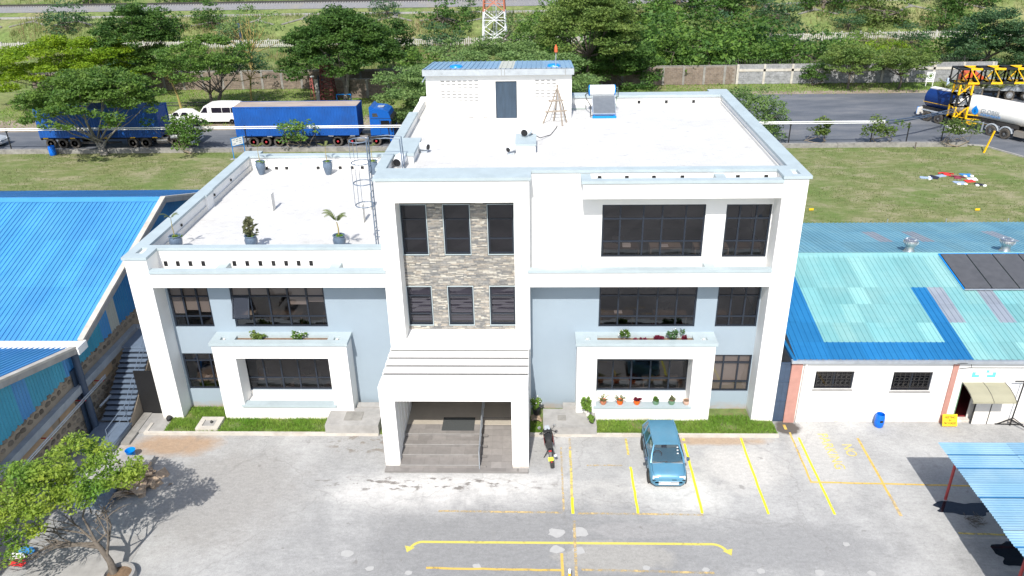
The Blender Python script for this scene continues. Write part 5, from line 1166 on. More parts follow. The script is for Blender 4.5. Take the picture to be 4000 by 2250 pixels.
MB().tube([(-16.62, -.85, 4.2), (-16.6, -.86, 3.9), (-16.6, -.87, .02)], .15, 14).build('downpipe', 'navy_steel', WS, True)
MB().box(-16.85, -16.78, -1.12, -.72, 0, 3.3).build('pipe_backing', 'navy_steel', WS)
for z in (1.95, 2.05): MB().tube([(-16.45, -6.5, z), (-16.45, .6, z)], .03, 8).build('conduit', 'galv', WS, True)
MB().tube([(-16.45, -.4, 1.0), (-16.4, .9, 1.0)], .05, 8).build('conduit', 'galv', WS, True)
for y in (-4, -1.3, .3): MB().box(-16.9, -16.4, y, y+.04, 1.9, 1.94).build('pipe_bracket', 'red_paint', WS)
# outside stair between workshop and office
SR = thing('outside_stair', 'blue-grey outside stair climbing between the stone workshop and the office', 'stairs', (-15.7, 0, 0))
for i in range(14):
    y = -.62+i*.225; z = .42+i*.145; MB().box(-16.42, -15.12, y, y+.25, z-.03, z).build('tread', 'blue_grey_steel', SR)
    MB().box(-16.42, -15.12, y+.235, y+.245, z, z+.11).build('riser', 'frame_dark', SR)
MB().box(-16.5, -15.05, 2.5, 5.6, 2.33, 2.42).build('top_landing', 'blue_grey_steel', SR); MB().box(-16.55, -15.05, -2.6, -.60, .2, .29).build('bottom_landing', 'blue_grey_steel', SR)
MB().prism([(-.65, 0), (2.5, 0), (2.5, 2.3), (-.65, .3)], lambda q, a: (a, q[0], q[1]), -15.12, -15.06).build('stair_wall', 'rubble_mortar', SR)
MB().box(-16.5, -15.1, -2.55, -.65, 0, .2).build('landing_base', 'lintel_grey', SR)
hr = MB()
for hh in (.9, .5): hr.tube([(-15.15, -2.4, .29+hh), (-15.15, -.6, .35+hh), (-15.15, 2.5, 2.42+hh), (-15.15, 5.5, 2.42+hh)], .018, 6)
for y, z in ((-2.4, .29), (-.7, .35), (.75, 1.3), (2.45, 2.4)): hr.tube([(-15.15, y, z), (-15.15, y, z+.9)], .018, 6)
hr.build('handrail', 'blue_grey_steel', SR, True)
MB().box(-15.03, -13.9, .45, .5, .02, 2.35).build('dark_gate', 'black', None, label='black sheet gate in the gap between the stair and the corner fin', cat='gate')
MB().box(-14.98, -14.6, -1.9, .4, .0, .12).build('drain_kerb', 'concrete_dark', None, kind='structure')
t = thing('bucket', 'open blue plastic bucket beside the foot of the outside stair', 'bucket', (-14.1, -2.75, 0)); MB().lathe([(.14, 0), (.2, .38), (.22, .40), (.205, .40), (.19, .36), (.13, .03), (0, .03)], (-14.1, -2.75, 0), 18).build('pail', 'bright_blue', t, True); MB().ring((-14.1, -2.75, .38), .21, .008, 14, 'y', 180, 360).build('handle', 'steel', t)
MB().box(-14.35, -12.95, -3.55, -2.95, 0, .28).build('concrete_block', 'concrete', None, label='long pale concrete block in front of the blue bucket', cat='block')
# heap of flattened cardboard and junk
JK = thing('cardboard_heap', 'heap of crumpled brown cardboard and sacks behind the yard tree', 'rubbish heap', (-13.1, -4.6, 0)); r_ = random.Random(11)
for i in range(34):
    n_ = 5; a0 = r_.uniform(0, 6.28); sx, sy = r_.uniform(.18, .55), r_.uniform(.12, .35); cx_, cy_ = -13.25+r_.gauss(0, .42), -4.55+r_.gauss(0, .42); cz_ = max(.04, .5-.45*math.hypot(cx_+13.25, cy_+4.55))*r_.uniform(.5, 1.1)
    V = []
    for j in range(n_):
        for k_ in range(n_):
            u, v = (k_/(n_-1)-.5)*2*sx, (j/(n_-1)-.5)*2*sy; V.append((cx_+u*math.cos(a0)-v*math.sin(a0), cy_+u*math.sin(a0)+v*math.cos(a0), cz_+r_.uniform(-.05, .05)+.25*sx*math.sin(u*4+i)))
    MB().add(V, [(j*n_+k_, j*n_+k_+1, (j+1)*n_+k_+1, (j+1)*n_+k_) for j in range(n_-1) for k_ in range(n_-1)]).build('cardboard_sheet', 'cardboard', JK)
for i in range(7): a = Vector((-13.1+r_.gauss(0, .35), -4.5+r_.gauss(0, .4), .35)); MB().tube([a, a+Vector((r_.uniform(-.5, .8), r_.gauss(0, .4), r_.uniform(-.1, .1)))], r_.uniform(.05, .1), 8).build('cardboard_roll', 'cardboard', JK)
MB().box(-13.0, -12.75, -5.1, -4.95, .18, .26).build('plastic_bag', 'paper', JK)
MB().box(-14.9, -13.55, -6.0, -5.1, 0, .7).build('metal_cabinet', 'blue_grey_steel', None, label='low blue-grey metal box under the yard tree', cat='box')
MB().box(-14.9, -11.35, -9.6, -7.4, 0, .012).build('concrete_pad', 'concrete', None, kind='structure')

# ---------------------------------------------------------------- yard tree at the lower left
PT = thing('ring_planter', 'round rough concrete tree ring holding the yard tree', 'planter', (-11.4, -9.55, 0)); k_ = 20
MB().lathe([(.58, 0), (.56, .30), (.46, .32), (.44, .12), (0, .16)], (-11.35, -9.55, 0), k_).build('ring', 'concrete', PT, True); MB().lathe([(.44, .2), (.2, .25), (0, .26)], (-11.35, -9.55, 0), k_).build('planter_soil', 'soil', PT)
YT = thing('yard_tree', 'bushy yard tree with yellow-green leaves and bare lower twigs in a concrete ring', 'tree', (-11.55, -9.45, .2))
rg = np.random.default_rng(21); cl = []
for (ax, ay, az, rr, nn) in ((-.9, .9, 3.85, 1.5, 46), (-2.1, .1, 3.6, 1.4, 40), (-3.2, .3, 3.45, 1.3, 32), (.5, .9, 3.75, .9, 22), (-1.0, -.2, 3.5, 1.1, 16), (-2.6, -.7, 2.7, 1.1, 16), (-3.0, -1.0, 1.9, .8, 9), (-1.5, 1.7, 3.75, 1.1, 20)):
    for q in range(nn): d = rg.normal(size=3); d /= np.linalg.norm(d); s = rg.uniform(.22, .40); cl.append(((ax+d[0]*rr*.85, ay+d[1]*rr*.8, az+d[2]*rr*.42), (s*1.25, s*1.25, s*.55)))
V, Fq = clump_crown(rg, cl, .066, 480, .7, 2.0); obj('crown', qmesh('crown', V, Fq, 'leaf_near'), YT)
tk = MB(); tk.tube([(0, 0, -.15), (-.05, .05, .5), (-.25, .1, 1.0), (-.45, .15, 1.35)], [.16, .11, .095, .08], 9)
def twig(a, b_, r0, rgen, depth=0):
    a = Vector(a); b_ = Vector(b_); md = a.lerp(b_, .5)+Vector(rgen.normal(size=3))*.10*(b_-a).length; tk.tube([a, md, b_], [r0, r0*.75, r0*.45], 6 if depth < 2 else 4, False)
    if depth < 3:
        for i in range(3 if depth < 2 else 2):
            s = a.lerp(b_, rgen.uniform(.45, 1.)); d = (b_-a).normalized()*(b_-a).length*rgen.uniform(.4, .65)+Vector(rgen.normal(size=3))*(b_-a).length*.30; d.z = abs(d.z)*.35+.03; twig(s, s+d, r0*.5, rgen, depth+1)
for e in ((-.35, .5, 2.3), (-1.5, .5, 2.2), (-2.4, .2, 2.0), (-.9, 1.2, 2.6), (-1.6, -.5, 2.0), (-2.6, -.9, 1.4)): twig((-.4, .15, 1.25), e, .045, rg)
for e in ((.12, .35, 2.2), (.0, .5, 2.6)): twig((-.1, .05, .75), e, .045, rg, 1)
twig((-.3, .1, 1.1), (-1.9, -.2, 1.75), .06, rg); obj('trunk', tk.mesh('trunk', 'bark', (0, 0, 0), True), YT)
# clutter half hidden under the yard tree
for i, (x, y, mt, nm) in enumerate(((-15.35, -8.95, 'cloth_red', 'red'), (-15.4, -8.35, 'cloth_blue', 'blue'), (-15.6, -8.65, 'cloth_white', 'white'))):
    MB().add([(x+.3*math.cos(6.283*k_/9)*(1+.2*math.sin(3*k_+i)), y+.2*math.sin(6.283*k_/9), .14+.08*math.sin(k_*2.1)) for k_ in range(9)]+[(x, y, .34)], [(k_, (k_+1) % 9, 9) for k_ in range(9)]).build('cloth_bundle', mt, None, label='%s cloth bundle on the ground under the yard tree' % nm, cat='cloth', group='cloth bundles under the yard tree')

# ---------------------------------------------------------------- lawn
def lawn_pts(rng, n_):
    P = np.concatenate([np.stack([rng.uniform(-56, -14, n_), rng.uniform(19.5, 43.3, n_), np.zeros(n_)], 1), np.stack([rng.uniform(14, 47, n_), rng.uniform(15.8, 43.3, n_), np.zeros(n_)], 1)]); k_ = (np.sin(P[:, 0]*.7+np.sin(P[:, 1]*.9)*1.3)+np.sin(P[:, 1]*.8+P[:, 0]*.33)+rng.normal(size=len(P))*.9) > -.4
    k_ &= ~((P[:, 0] > 44) & (P[:, 1] > 38)); return P[k_]
grass_field('lawn_grass', 34000, lawn_pts, .09, .07, 'grass_turf', 8, 1.2, label='short patchy lawn grass behind the buildings')
stripe([(-52+i*1.5, 33.2-.17*i+.25*math.sin(i*.5)) for i in range(24)], .13, 'dirt_mat', 'worn_line', .012).parent = bpy.data.objects['lawn']
LW = MB(); x = -62.0
LWT = thing('low_wall', 'long low concrete wall between lawn and road', 'wall', (-8, 43.6, 0))
while x < 43.0:
    ln = rnd.uniform(3.5, 5.5); MB().box(x, min(x+ln-.02, 43.2), 43.42+rnd.uniform(-.02, .02), 43.85, 0, .40+rnd.uniform(-.03, .02)).build('wall_segment', 'concrete_dark', LWT); x += ln
drum('blue plastic drum standing on the lawn against the low wall', -43.2, 42.95, 0, .92, .32)
t = thing('blue_framed_sign', 'white notice in a blue frame on two blue posts at the lawn edge', 'sign', (-24.6, 41.5, 0))
for x, y in ((-24.95, 41.1), (-24.2, 42.1)): MB().tube([(x, y, 0), (x, y, 2.0)], .04, 8).build('post', 'sign_blue', t); MB().box(x-.3, x+.3, y-.15, y+.15, 0, .07).build('footing', 'concrete', t)
d_ = Vector((.75, 1.0, 0)).normalized(); q = MB()
for z in (1.22, 1.97): q.bar((-24.95, 41.1, z), (-24.2, 42.1, z), .05)
q.build('frame', 'sign_blue', t); nx = Vector((d_.y, -d_.x, 0)); c0 = Vector((-24.575, 41.6, 1.6)); u = Matrix((d_, -nx, Vector((0, 0, 1)))).transposed()
pn = MB().obox(c0, 1.15, .02, .66, u).build('notice_panel', 'white_paint', t)
pr = MB()
for r_ in range(3):
    for k_ in range(3):
        if (r_*3+k_) % 4 != 3: pr.obox(c0+nx*.014+d_*(-.34+k_*.33)+Vector((0, 0, .19-r_*.18)), .24, .004, .07, u)
pr.build('notice_print', 'lintel_grey', pn)
# pipes on posts along the wall
PP = thing('pipe_run', 'pair of long white pipes carried on black posts along the road', 'pipe', (-8, 44.05, 0))
for x in (-55, -47.9, -38.6, -30.5, -24.6, -17.9, -10.8, -3, 4, 11, 19, 26.9, 34.5, 37.8, 41.0): MB().tube([(x, 44.05, 0), (x, 44.05, 2.45 if x < 37 else 2.2)], .055, 8).build('post', 'black', PP); MB().box(x-.09, x+.09, 43.93, 44.17, 2.02, 2.08).build('pipe_bracket', 'black', PP)
for z, r_, yy in ((2.32, .058, 44.02), (2.17, .036, 43.98)):
    MB().tube([(-62, yy, z), (35.5, yy, z)], r_, 10).build('pipe', 'white_paint', PP, True); MB().tube([(35.5, yy, z), (40, yy+2.2, z-.1), (44.3, yy+5.2, z-.15)], r_, 10).build('pipe', 'navy_steel', PP, True)
MB().tube([(36, 44.3, 2.0), (44.3, 49.0, 1.9)], .05, 8).build('pipe', 'navy_steel', PP, True)
MB().box(40.5, 41.5, 43.8, 44.3, 0, .2).build('pipe_block', 'white_dull', PP)
# laundry
def garment(name, label, x, y, mt, shape, a, trim=None):
    t = thing(name, label, 'clothing', (x, y, .03), 'washing spread on the lawn'); ca, sa = math.cos(a), math.sin(a); r_ = random.Random(int(x*91+y))
    def lay(P, m_, z, nm):
        k_ = len(P); cx_, cy_ = sum(p_[0] for p_ in P)/k_, sum(p_[1] for p_ in P)/k_
        V = [(x+u*ca-v*sa, y+u*sa+v*ca, z+r_.uniform(0, .06)) for u, v in P]+[(x+cx_*ca-cy_*sa, y+cx_*sa+cy_*ca, z+.09)]; q = MB().add(V+[(a_, b_, .006) for a_, b_, _ in V[:-1]], [(i, (i+1) % k_, k_) for i in range(k_)]+[(i, (i+1) % k_, k_+1+(i+1) % k_, k_+1+i) for i in range(k_)]); q.build(nm, m_, t)
    S = {'trousers': [(-.22, -.5), (-.02, -.5), (0, .1), (.02, -.5), (.22, -.5), (.2, .5), (-.2, .5)], 'shirt': [(-.28, -.4), (.28, -.4), (.28, .15), (.62, .0), (.66, .18), (.25, .42), (-.25, .42), (-.66, .18), (-.62, 0), (-.28, .15)],
         'towel': [(-.4, -.25), (.38, -.28), (.42, .25), (-.36, .28)], 'vee': [(-.5, .45), (-.3, .5), (0, 0), (.3, .5), (.5, .42), (.3, -.35), (-.3, -.35)]}[shape]
    lay([(u*.95, v*.95) for u, v in S], mt, .03, 'fabric')
    if trim:
        for u in (-.27, .27): lay([(u-.13, -.36), (u+.13, -.36), (u+.13, -.16), (u-.13, -.16)], trim, .06, 'cuff')
for g_ in (('trousers', 'pale blue trousers at the left end of the spread washing', 35.5, 34.3, 'cloth_pale', 'trousers', 1.2, 'cloth_white'), ('trousers', 'black trousers on the lawn left of the washing', 36.2, 34.4, 'cloth_navy', 'vee', .9, None), ('cloth', 'small pale blue cloth on the lawn beside the red shirt', 36.9, 34.8, 'cloth_pale', 'towel', .4, None),
    ('shirt', 'bright red shirt spread at the back of the washing', 37.6, 35.3, 'cloth_red', 'shirt', -.15, None), ('shirt', 'maroon shirt on the lawn below the red shirt', 38.1, 34.4, 'cloth_maroon', 'shirt', -.3, None), ('trousers', 'bright blue trousers with white cuffs at the right of the washing', 39.1, 34.9, 'cloth_blue', 'vee', 0, 'cloth_white'),
    ('cloth', 'white cloth on the lawn below the bright blue trousers', 39.05, 33.9, 'cloth_white', 'towel', 0, None), ('cloth', 'small red cloth touching the white cloth', 38.6, 33.4, 'cloth_red', 'towel', .2, None), ('trousers', 'pale blue trousers with white cuffs at the front of the washing', 37.65, 32.9, 'cloth_pale', 'vee', 0, 'cloth_white'), ('shirt', 'black shirt with pale sleeves at the right front of the washing', 39.0, 32.5, 'cloth_navy', 'towel', -.2, 'cloth_white')): garment(*g_)
for x, y, s in ((23.8, 26.8, 'beside the office'), (35.9, 26.6, 'at the right of the lawn')):
    t = thing('ground_marker', 'small yellow marker plate on the lawn '+s, 'marker', (x, y, 0), 'yellow lawn markers'); MB().box(x-.17, x+.17, y-.02, y+.02, .05, .2).build('plate', 'yellow_board', t); MB().box(x-.03, x+.03, y-.01, y+.03, 0, .06).build('stake', 'chassis', t)
for x, y in ((27.0, 21.2), (30.9, 21.2), (35.0, 21.2)): MB().tube([(x, y, 0), (x, y, 1.5)], .035, 6).build('fence_pole', 'galv', None, label='thin grey pole on the lawn behind the white shed', cat='pole', group='thin poles behind the white shed')
t = thing('yellow_post', 'leaning rusty yellow post at the lawn corner by the tanker', 'post', (43.8, 41.4, 0)); MB().bar((43.7, 41.4, 0), (44.25, 41.5, 2.0), .11).build('post', 'yellow', t)
MB().tube([(38.2, 42.9, 0), (38.2, 42.9, .6)], .06, 7).build('stump_post', 'bark', None, label='short dark stump post on the lawn by the low wall', cat='post')

# ---------------------------------------------------------------- trucks
def wheel_at(par, x, y, r_, w_, s, hub='red_hub', tyre='tyre_dusty', dual=False):
    wh = MB().lathe([(r_*.62, -w_/2), (r_*.92, -w_/2), (r_, -w_*.38), (r_, w_*.38), (r_*.92, w_/2), (r_*.62, w_/2), (r_*.62, -w_/2)], (x, y, r_), 24, 'y').build('wheel', tyre, par, True)
    MB().lathe([(r_*.63, s*w_*.50), (r_*.56, s*w_*.47), (r_*.50, s*w_*.2), (r_*.34, s*w_*.2), (r_*.27, s*w_*.44), (0, s*w_*.48)], (x, y, r_), 20, 'y').build('rim', 'steel', wh, True)
    MB().lathe([(r_*.36, s*w_*.22), (r_*.30, s*w_*.48), (0, s*w_*.54)], (x, y, r_), 14, 'y').build('hub', hub, wh, True)
def container(par, x0, x1, y0, y1, z0, z1, mat, rmat, nrib):
    q = MB(); P = []; dx = (x1-x0-.3)/nrib
    for i in range(nrib):
        a = x0+.15+i*dx; P += [(a, 0), (a+dx*.28, 0), (a+dx*.5, .035), (a+dx*.78, .035)]
    P.append((x1-.15, 0)); k_ = len(P)
    for s, yy in ((1, y0), (-1, y1)): q.add([(x, yy+s*d, z) for z in (z0+.15, z1-.1) for x, d in P], [(i, i+1, k_+i+1, k_+i) for i in range(k_-1)])
    q.build('side_panel', mat, par)
    fm = MB()
    for x in (x0, x1-.15):
        for y in (y0-.012, y1-.138): fm.box(x, x+.15, y, y+.15, z0, z1)
    for y in (y0-.01, y1-.09):
        fm.box(x0+.15, x1-.15, y, y+.1, z0, z0+.16); fm.box(x0+.15, x1-.15, y, y+.1, z1-.11, z1)
    fm.build('frame', mat, par)
    for x, s in ((x0+.03, 1), (x1-.05, -1)): q = MB(); kk = 14; q.add([(x+(.02 if i % 2 else 0), y0+.14+(y1-y0-.28)*i/kk, z) for z in (z0+.05, z1-.05) for i in range(kk+1)], [(i, i+1, kk+2+i, kk+1+i) for i in range(kk)]); q.build('end_panel', mat, par)
    MB().box(x0+.05, x1-.05, y0+.05, y1-.05, z1-.04, z1-.015).build('roof_panel', rmat, par); MB().box(x0+.05, x1-.05, y0+.05, y1-.05, z0+.02, z0+.1).build('floor', 'chassis', par)
def artic(label, xc, X, cabmat, rmat, tanks, group, front, wheels, dark=False, hs=1.):
    t = thing('container_truck', label, 'truck', (xc, 46.4, 0), group); x0, x1 = X; y0, y1 = 45.2, 47.65
    container(t, x0, x1, y0, y1, 1.06, 3.92, 'container_blue', rmat, 42)
    MB().box(x0+.1, x1-.1, y0+.5, y0+.75, .78, 1.06).box(x0+.1, x1-.1, y1-.75, y1-.5, .78, 1.06).box(x0, x0+.15, y0+.05, y1-.05, .85, 1.05).build('trailer_frame', 'chassis', t)
    for w_ in wheels:
        r_ = .5
        for s, y in ((-1, y0+.2), (1, y1-.2)): wheel_at(t, w_, y, r_, .34, s, 'red_hub' if not dark else 'chassis')
    for w_ in wheels[-3:-1]: MB().ring((w_, y0+.22, .5), .6, .05, 12, 'y', 10, 170).build('mudguard', 'chassis', t)
    xf = front; MB().box(wheels[-3]-.6, xf-.4, y0+.65, y0+.85, .55, .8).box(wheels[-3]-.6, xf-.4, y1-.85, y1-.65, .55, .8).build('tractor_frame', 'chassis', t)
    MB().lathe([(0, -.55), (.3, -.55), (.34, -.5), (.34, .5), (.3, .55), (0, .55)], (wheels[-1]-1.35, y0+.38, .66), 18, 'x').build('fuel_tank', 'alu_tank', t, True)
    MB().box(x0+3.5, wheels[-3]-1.2, y0+.25, y0+.3, .42, .62).build('side_guard', 'chassis', t)
    for s_ in (x0+.3, x0+3.0, x0+6.2, x0+9.0, x1-.9): MB().box(s_, s_+.5, y0-.03, y0-.02, 1.0, 1.1).build('reflector', 'yellow' if dark else 'white_paint', t)
    MB().box(x0+5.3, x0+5.45, y0+.3, y0+.45, .1, 1.0).box(x0+5.3, x0+5.45, y1-.45, y1-.3, .1, 1.0).build('landing_leg', 'chassis', t)
    # cab: side profile extruded, with sloped screen and roof fairing
    xb = xf-2.25; prof = [(xb, .95), (xb, 2.95), (xb+.12, 3.45), (xb+.55, 3.62), (xb+1.35, 3.55), (xb+1.85, 3.3), (xb+2.02, 2.75), (xb+2.2, 1.75), (xb+2.25, 1.2), (xb+2.25, .35), (xb+1.9, .32), (xb+1.75, .95), (xb+1.55, 1.12), (xb+1.1, 1.15), (xb+.75, .98)]
    zk = lambda z: z if z < 1.2 else 1.2+(z-1.2)*hs
    prof = [(a, zk(z)) for a, z in prof]
    cab = MB(); n_ = len(prof); ys_ = ((y0+.02, .0), (y0+.0, .0)); secs = [(y0+.06, .05), (y0, .0), (y1, .0), (y1-.06, .05)]
    cab.prism(prof, lambda p_, a: (p_[0], a, p_[1]), y0+.02, y1-.02); cab.build('cab', cabmat, t)
    if hs == 1.: MB().prism([(xb, 3.0), (xb-.02, 3.72), (xb+.2, 3.88), (xb+.45, 3.66), (xb+1.0, 3.6), (xb+.9, 3.3)], lambda p_, a: (p_[0], a, p_[1]), y0+.14, y1-.14).build('roof_fairing', cabmat, t)
    MB().quad((xb+2.035, y0+.14, zk(2.72)), (xb+2.035, y1-.14, zk(2.72)), (xb+2.205, y1-.1, zk(1.78)), (xb+2.205, y0+.1, zk(1.78))).build('windscreen', 'pane_dark', t)
    MB().prism([(xb+1.9, zk(2.78)), (xb+2.25, zk(2.62)), (xb+2.25, zk(2.72)), (xb+1.9, zk(2.95))], lambda p_, a: (p_[0], a, p_[1]), y0+.1, y1-.1).build('sun_visor', 'black', t)
    for yy in (y0+.016, y1-.016): MB().quad((xb+1.05, yy, zk(1.78)), (xb+2.0, yy, zk(1.78)), (xb+1.86, yy, zk(2.5)), (xb+1.05, yy, zk(2.5))).build('side_window', 'pane_dark', t); MB().quad((xb+.3, yy, zk(2.85)), (xb+.85, yy, zk(2.85)), (xb+.75, yy, zk(3.2)), (xb+.3, yy, zk(3.2))).build('bunk_window', 'chassis', t)
    MB().box(xb+.7, xb+1.3, y0+.8, y1-.9, zk(3.6), zk(3.64)).build('roof_hatch', 'lintel_grey', t)
    for z in (.5, .75, 1.0, 1.3, 1.5): MB().box(xf+.0, xf+.03, y0+.3, y1-.3, z, z+.13).build('grille_bar', 'black', t)
    for yy in (y0+.2, y1-.55): MB().box(xf+.0, xf+.03, yy, yy+.35, .62, .85).build('headlight', 'lamp_white', t)
    for s, yy in ((-1, y0), (1, y1)): MB().box(xf-.25, xf-.1, yy+s*.1-.1, yy+s*.1+.1, 1.6, zk(2.45)).build('door_mirror', 'black', t)
    MB().box(xb+.95, xb+.97, y0+.008, y0+.016, 1.2, zk(2.6)).box(xb+.1, xb+2.05, y0+.008, y0+.016, zk(2.68), zk(2.72)).build('door_seam', 'frame_dark', t)
    return t
artic('blue container truck with blue high-roof cab parked behind the low wall', -18, (-25.95, -13.95), 'truck_blue', 'container_roof', True, 'container trucks on the road', -10.55, [-24.4, -23.15, -21.9, -16.1, -14.7, -12.35])
artic('dark blue container truck with pale cab half hidden behind the big shade tree', -38, (-45.5, -33.4), 'van_white', 'container_blue', True, 'container trucks on the road', -30.3, [-44.6, -43.4, -42.2, -36.4, -35.1, -32.1], True, .5)
# minibus and cars on the verge
def van(label, x0, y0, L_=4.9, W_=1.75, Ht=2.25, name='minibus', cat='van', hood=.55, mat='van_white'):
    t = thing(name, label, cat, (x0+L_/2, y0+W_/2, 0)); low = Ht < 1.8
    if not low: prof = [(.0, .35), (.0, .85), (.12, 1.05), (.55, 1.35), (1.05, 1.98), (1.5, 2.18), (2.4, Ht), (L_-.5, Ht-.03), (L_-.1, Ht-.15), (L_, 1.3), (L_-.02, .35)]
    else: prof = [(.0, .3), (.0, .62), (.15, .75), (1.05, .9), (1.65, 1.38), (2.1, 1.45), (3.1, 1.42), (3.75, .98), (L_-.1, .95), (L_, .7), (L_-.05, .3)]
    MB().prism(prof, lambda p_, a: (x0+p_[0], a, p_[1]), y0+.04, y0+W_-.04).build('body', mat, t)
    zz = (1.28, 1.85) if not low else (.95, 1.34)
    for yy in (y0+.034, y0+W_-.034):
        if not low:
            MB().quad((x0+.62, yy, 1.3), (x0+1.38, yy, 1.3), (x0+1.38, yy, 1.9), (x0+1.08, yy, 1.85)).build('side_window', 'pane_dark', t)
            for a, b_ in ((1.85, 2.95), (3.0, 3.9), (3.95, 4.7)): MB().quad((x0+a, yy, zz[0]), (x0+b_, yy, zz[0]), (x0+b_, yy, zz[1]), (x0+a, yy, zz[1])).build('side_window', 'pane_dark', t)
            MB().box(x0+1.6, x0+1.63, yy-.004, yy+.004, .5, 2.0).box(x0+2.97, x0+2.99, yy-.004, yy+.004, .5, 1.25).build('door_seam', 'chassis', t)
        else:
            for a, b_ in ((1.35, 2.2), (2.26, 3.15)): MB().quad((x0+a, yy, .95), (x0+b_, yy, .95), (x0+b_-.12, yy, 1.36), (x0+a+.3, yy, 1.36)).build('side_window', 'pane_dark', t)
    if not low: MB().quad((x0+.56, y0+.15, 1.38), (x0+.56, y0+W_-.15, 1.38), (x0+1.0, y0+W_-.2, 1.94), (x0+1.0, y0+.2, 1.94)).build('windscreen', 'pane_dark', t)
    else: MB().quad((x0+1.08, y0+.15, .93), (x0+1.08, y0+W_-.15, .93), (x0+1.62, y0+W_-.2, 1.37), (x0+1.62, y0+.2, 1.37)).build('windscreen', 'pane_dark', t)
    for w_ in (.85, L_-1.0):
        for s, y in ((-1, y0+.13), (1, y0+W_-.13)): wheel_at(t, x0+w_, y, .32, .2, s, 'steel', 'rubber')
    for yy in (y0+.2, y0+W_-.45): MB().box(x0-.01, x0+.04, yy, yy+.28, .62 if low else .8, .74 if low else .98).build('headlight', 'lamp_white', t)
    MB().box(x0-.03, x0+.05, y0+.06, y0+W_-.06, .32, .5).build('bumper', 'white_dull', t); return t
van('white high-roof minibus parked on the verge behind the blue container truck', -33.55, 54.0)
van('white car parked on the verge behind the round shrub', -37.5, 54.0, 4.2, 1.7, 1.45, 'parked_car', 'car')
v_ = van('silver car on the road at the left edge behind a wall post', 0, 0, 4.3, 1.7, 1.45, 'parked_car', 'car', mat='lintel_grey'); v_.location = (-52.2, 46.6, 0); v_.rotation_euler = (0, 0, R(180))

# tanker
TK = thing('tanker_truck', 'white and navy road tanker with blue drop emblem turning on the asphalt', 'truck', (0, 0, 0))
# local: x forward, y to the left, origin at the near rear wheel
MB().lathe([(0, -1.0), (.6, -.98), (.92, -.85), (1.0, -.6), (1.0, 2.35)], (0, 1.2, 2.2), 32, 'x').build('tank_rear', 'tank_navy', TK, True)
MB().lathe([(1.0, 2.35), (1.0, 9.3), (.92, 9.55), (.6, 9.7), (0, 9.72)], (0, 1.2, 2.2), 32, 'x').build('tank', 'tank_white', TK, True)
MB().box(-.8, 9.2, .85, 1.55, 3.12, 3.24).build('walkway', 'white_dull', TK); MB().box(-.85, 2.36, .95-.78, .95-.76, 1.86, 1.90).build('stripe', 'yellow', TK)
MB().box(-1.1, 9.0, .55, .75, .95, 1.35).box(-1.1, 9.0, 1.65, 1.85, .95, 1.35).build('chassis_rail', 'chassis', TK)
for x in (0, 1.35, 6.85, 8.2, 11.4):
    for s, y in ((-1, .02), (1, 2.38)): wheel_at(TK, x, y, .5, .32, s, 'steel')
MB().box(-1.15, -1.0, -.1, 2.5, .5, 1.2).build('rear_bumper', 'white_dull', TK); MB().box(-1.2, -1.15, -.1, .15, .6, 1.25).build('tail_light', 'bright_blue', TK); MB().box(-.7, 2.1, -.12, .2, 1.06, 1.12).build('rear_mudguard', 'lintel_grey', TK)
for x in (6.85, 8.2): MB().ring((x, .02, .5), .62, .09, 12, 'y', 10, 170).build('mudguard', 'lintel_grey', TK)
for z in (.6, .85, 1.08): MB().box(2.6, 5.2, -.1, -.06, z, z+.08).build('side_guard', 'yellow', TK)
MB().box(5.4, 5.55, .1, .25, .1, 1.1).box(5.8, 5.92, .1, .2, .1, 1.1).build('landing_leg', 'galv', TK)
MB().box(9.0, 12.6, .5, 1.9, .6, .9).build('tractor_frame', 'chassis', TK); MB().prism([(10.4, .6), (10.4, 3.2), (11.0, 3.5), (12.0, 3.2), (12.5, 1.9), (12.6, .4)], lambda p_, a: (p_[0], a, p_[1]), 0, 2.4).build('cab', 'van_white', TK)
MB().box(9.0, 10.0, -.02, .5, .45, .95).build('fuel_tank', 'alu_tank', TK)
text('lettering', 'GLOBSIL', .5, 'lintel_grey', TK, (6.3, .185, 2.12), (R(90), 0, 0), 1.95, .01); text('lettering', 'SODIUM SILICATE', .26, 'sign_blue', TK, (6.3, .222, 1.74), (R(84), 0, 0), 1.95, .01)
k_ = 24; q = MB(); q.add([(4.75+.34*math.sin(6.283*i/k_)*(1 if math.cos(6.283*i/k_) < .2 else max(0, 1-(math.cos(6.283*i/k_)-.2)*1.15)), .17, 1.98+.36*math.cos(6.283*i/k_)*(1.55 if math.cos(6.283*i/k_) > .2 else 1)) for i in range(k_)], [tuple(range(k_))]); em = q.build('drop_emblem', 'bright_blue', TK)
text('emblem_letter', 'S', .42, 'tank_navy', em, (4.75, .16, 1.94), (R(90), 0, 0), None, .01)
TK.location = (43.55, 53.0, 0); TK.rotation_euler = (0, 0, math.atan2(-.853, .521))

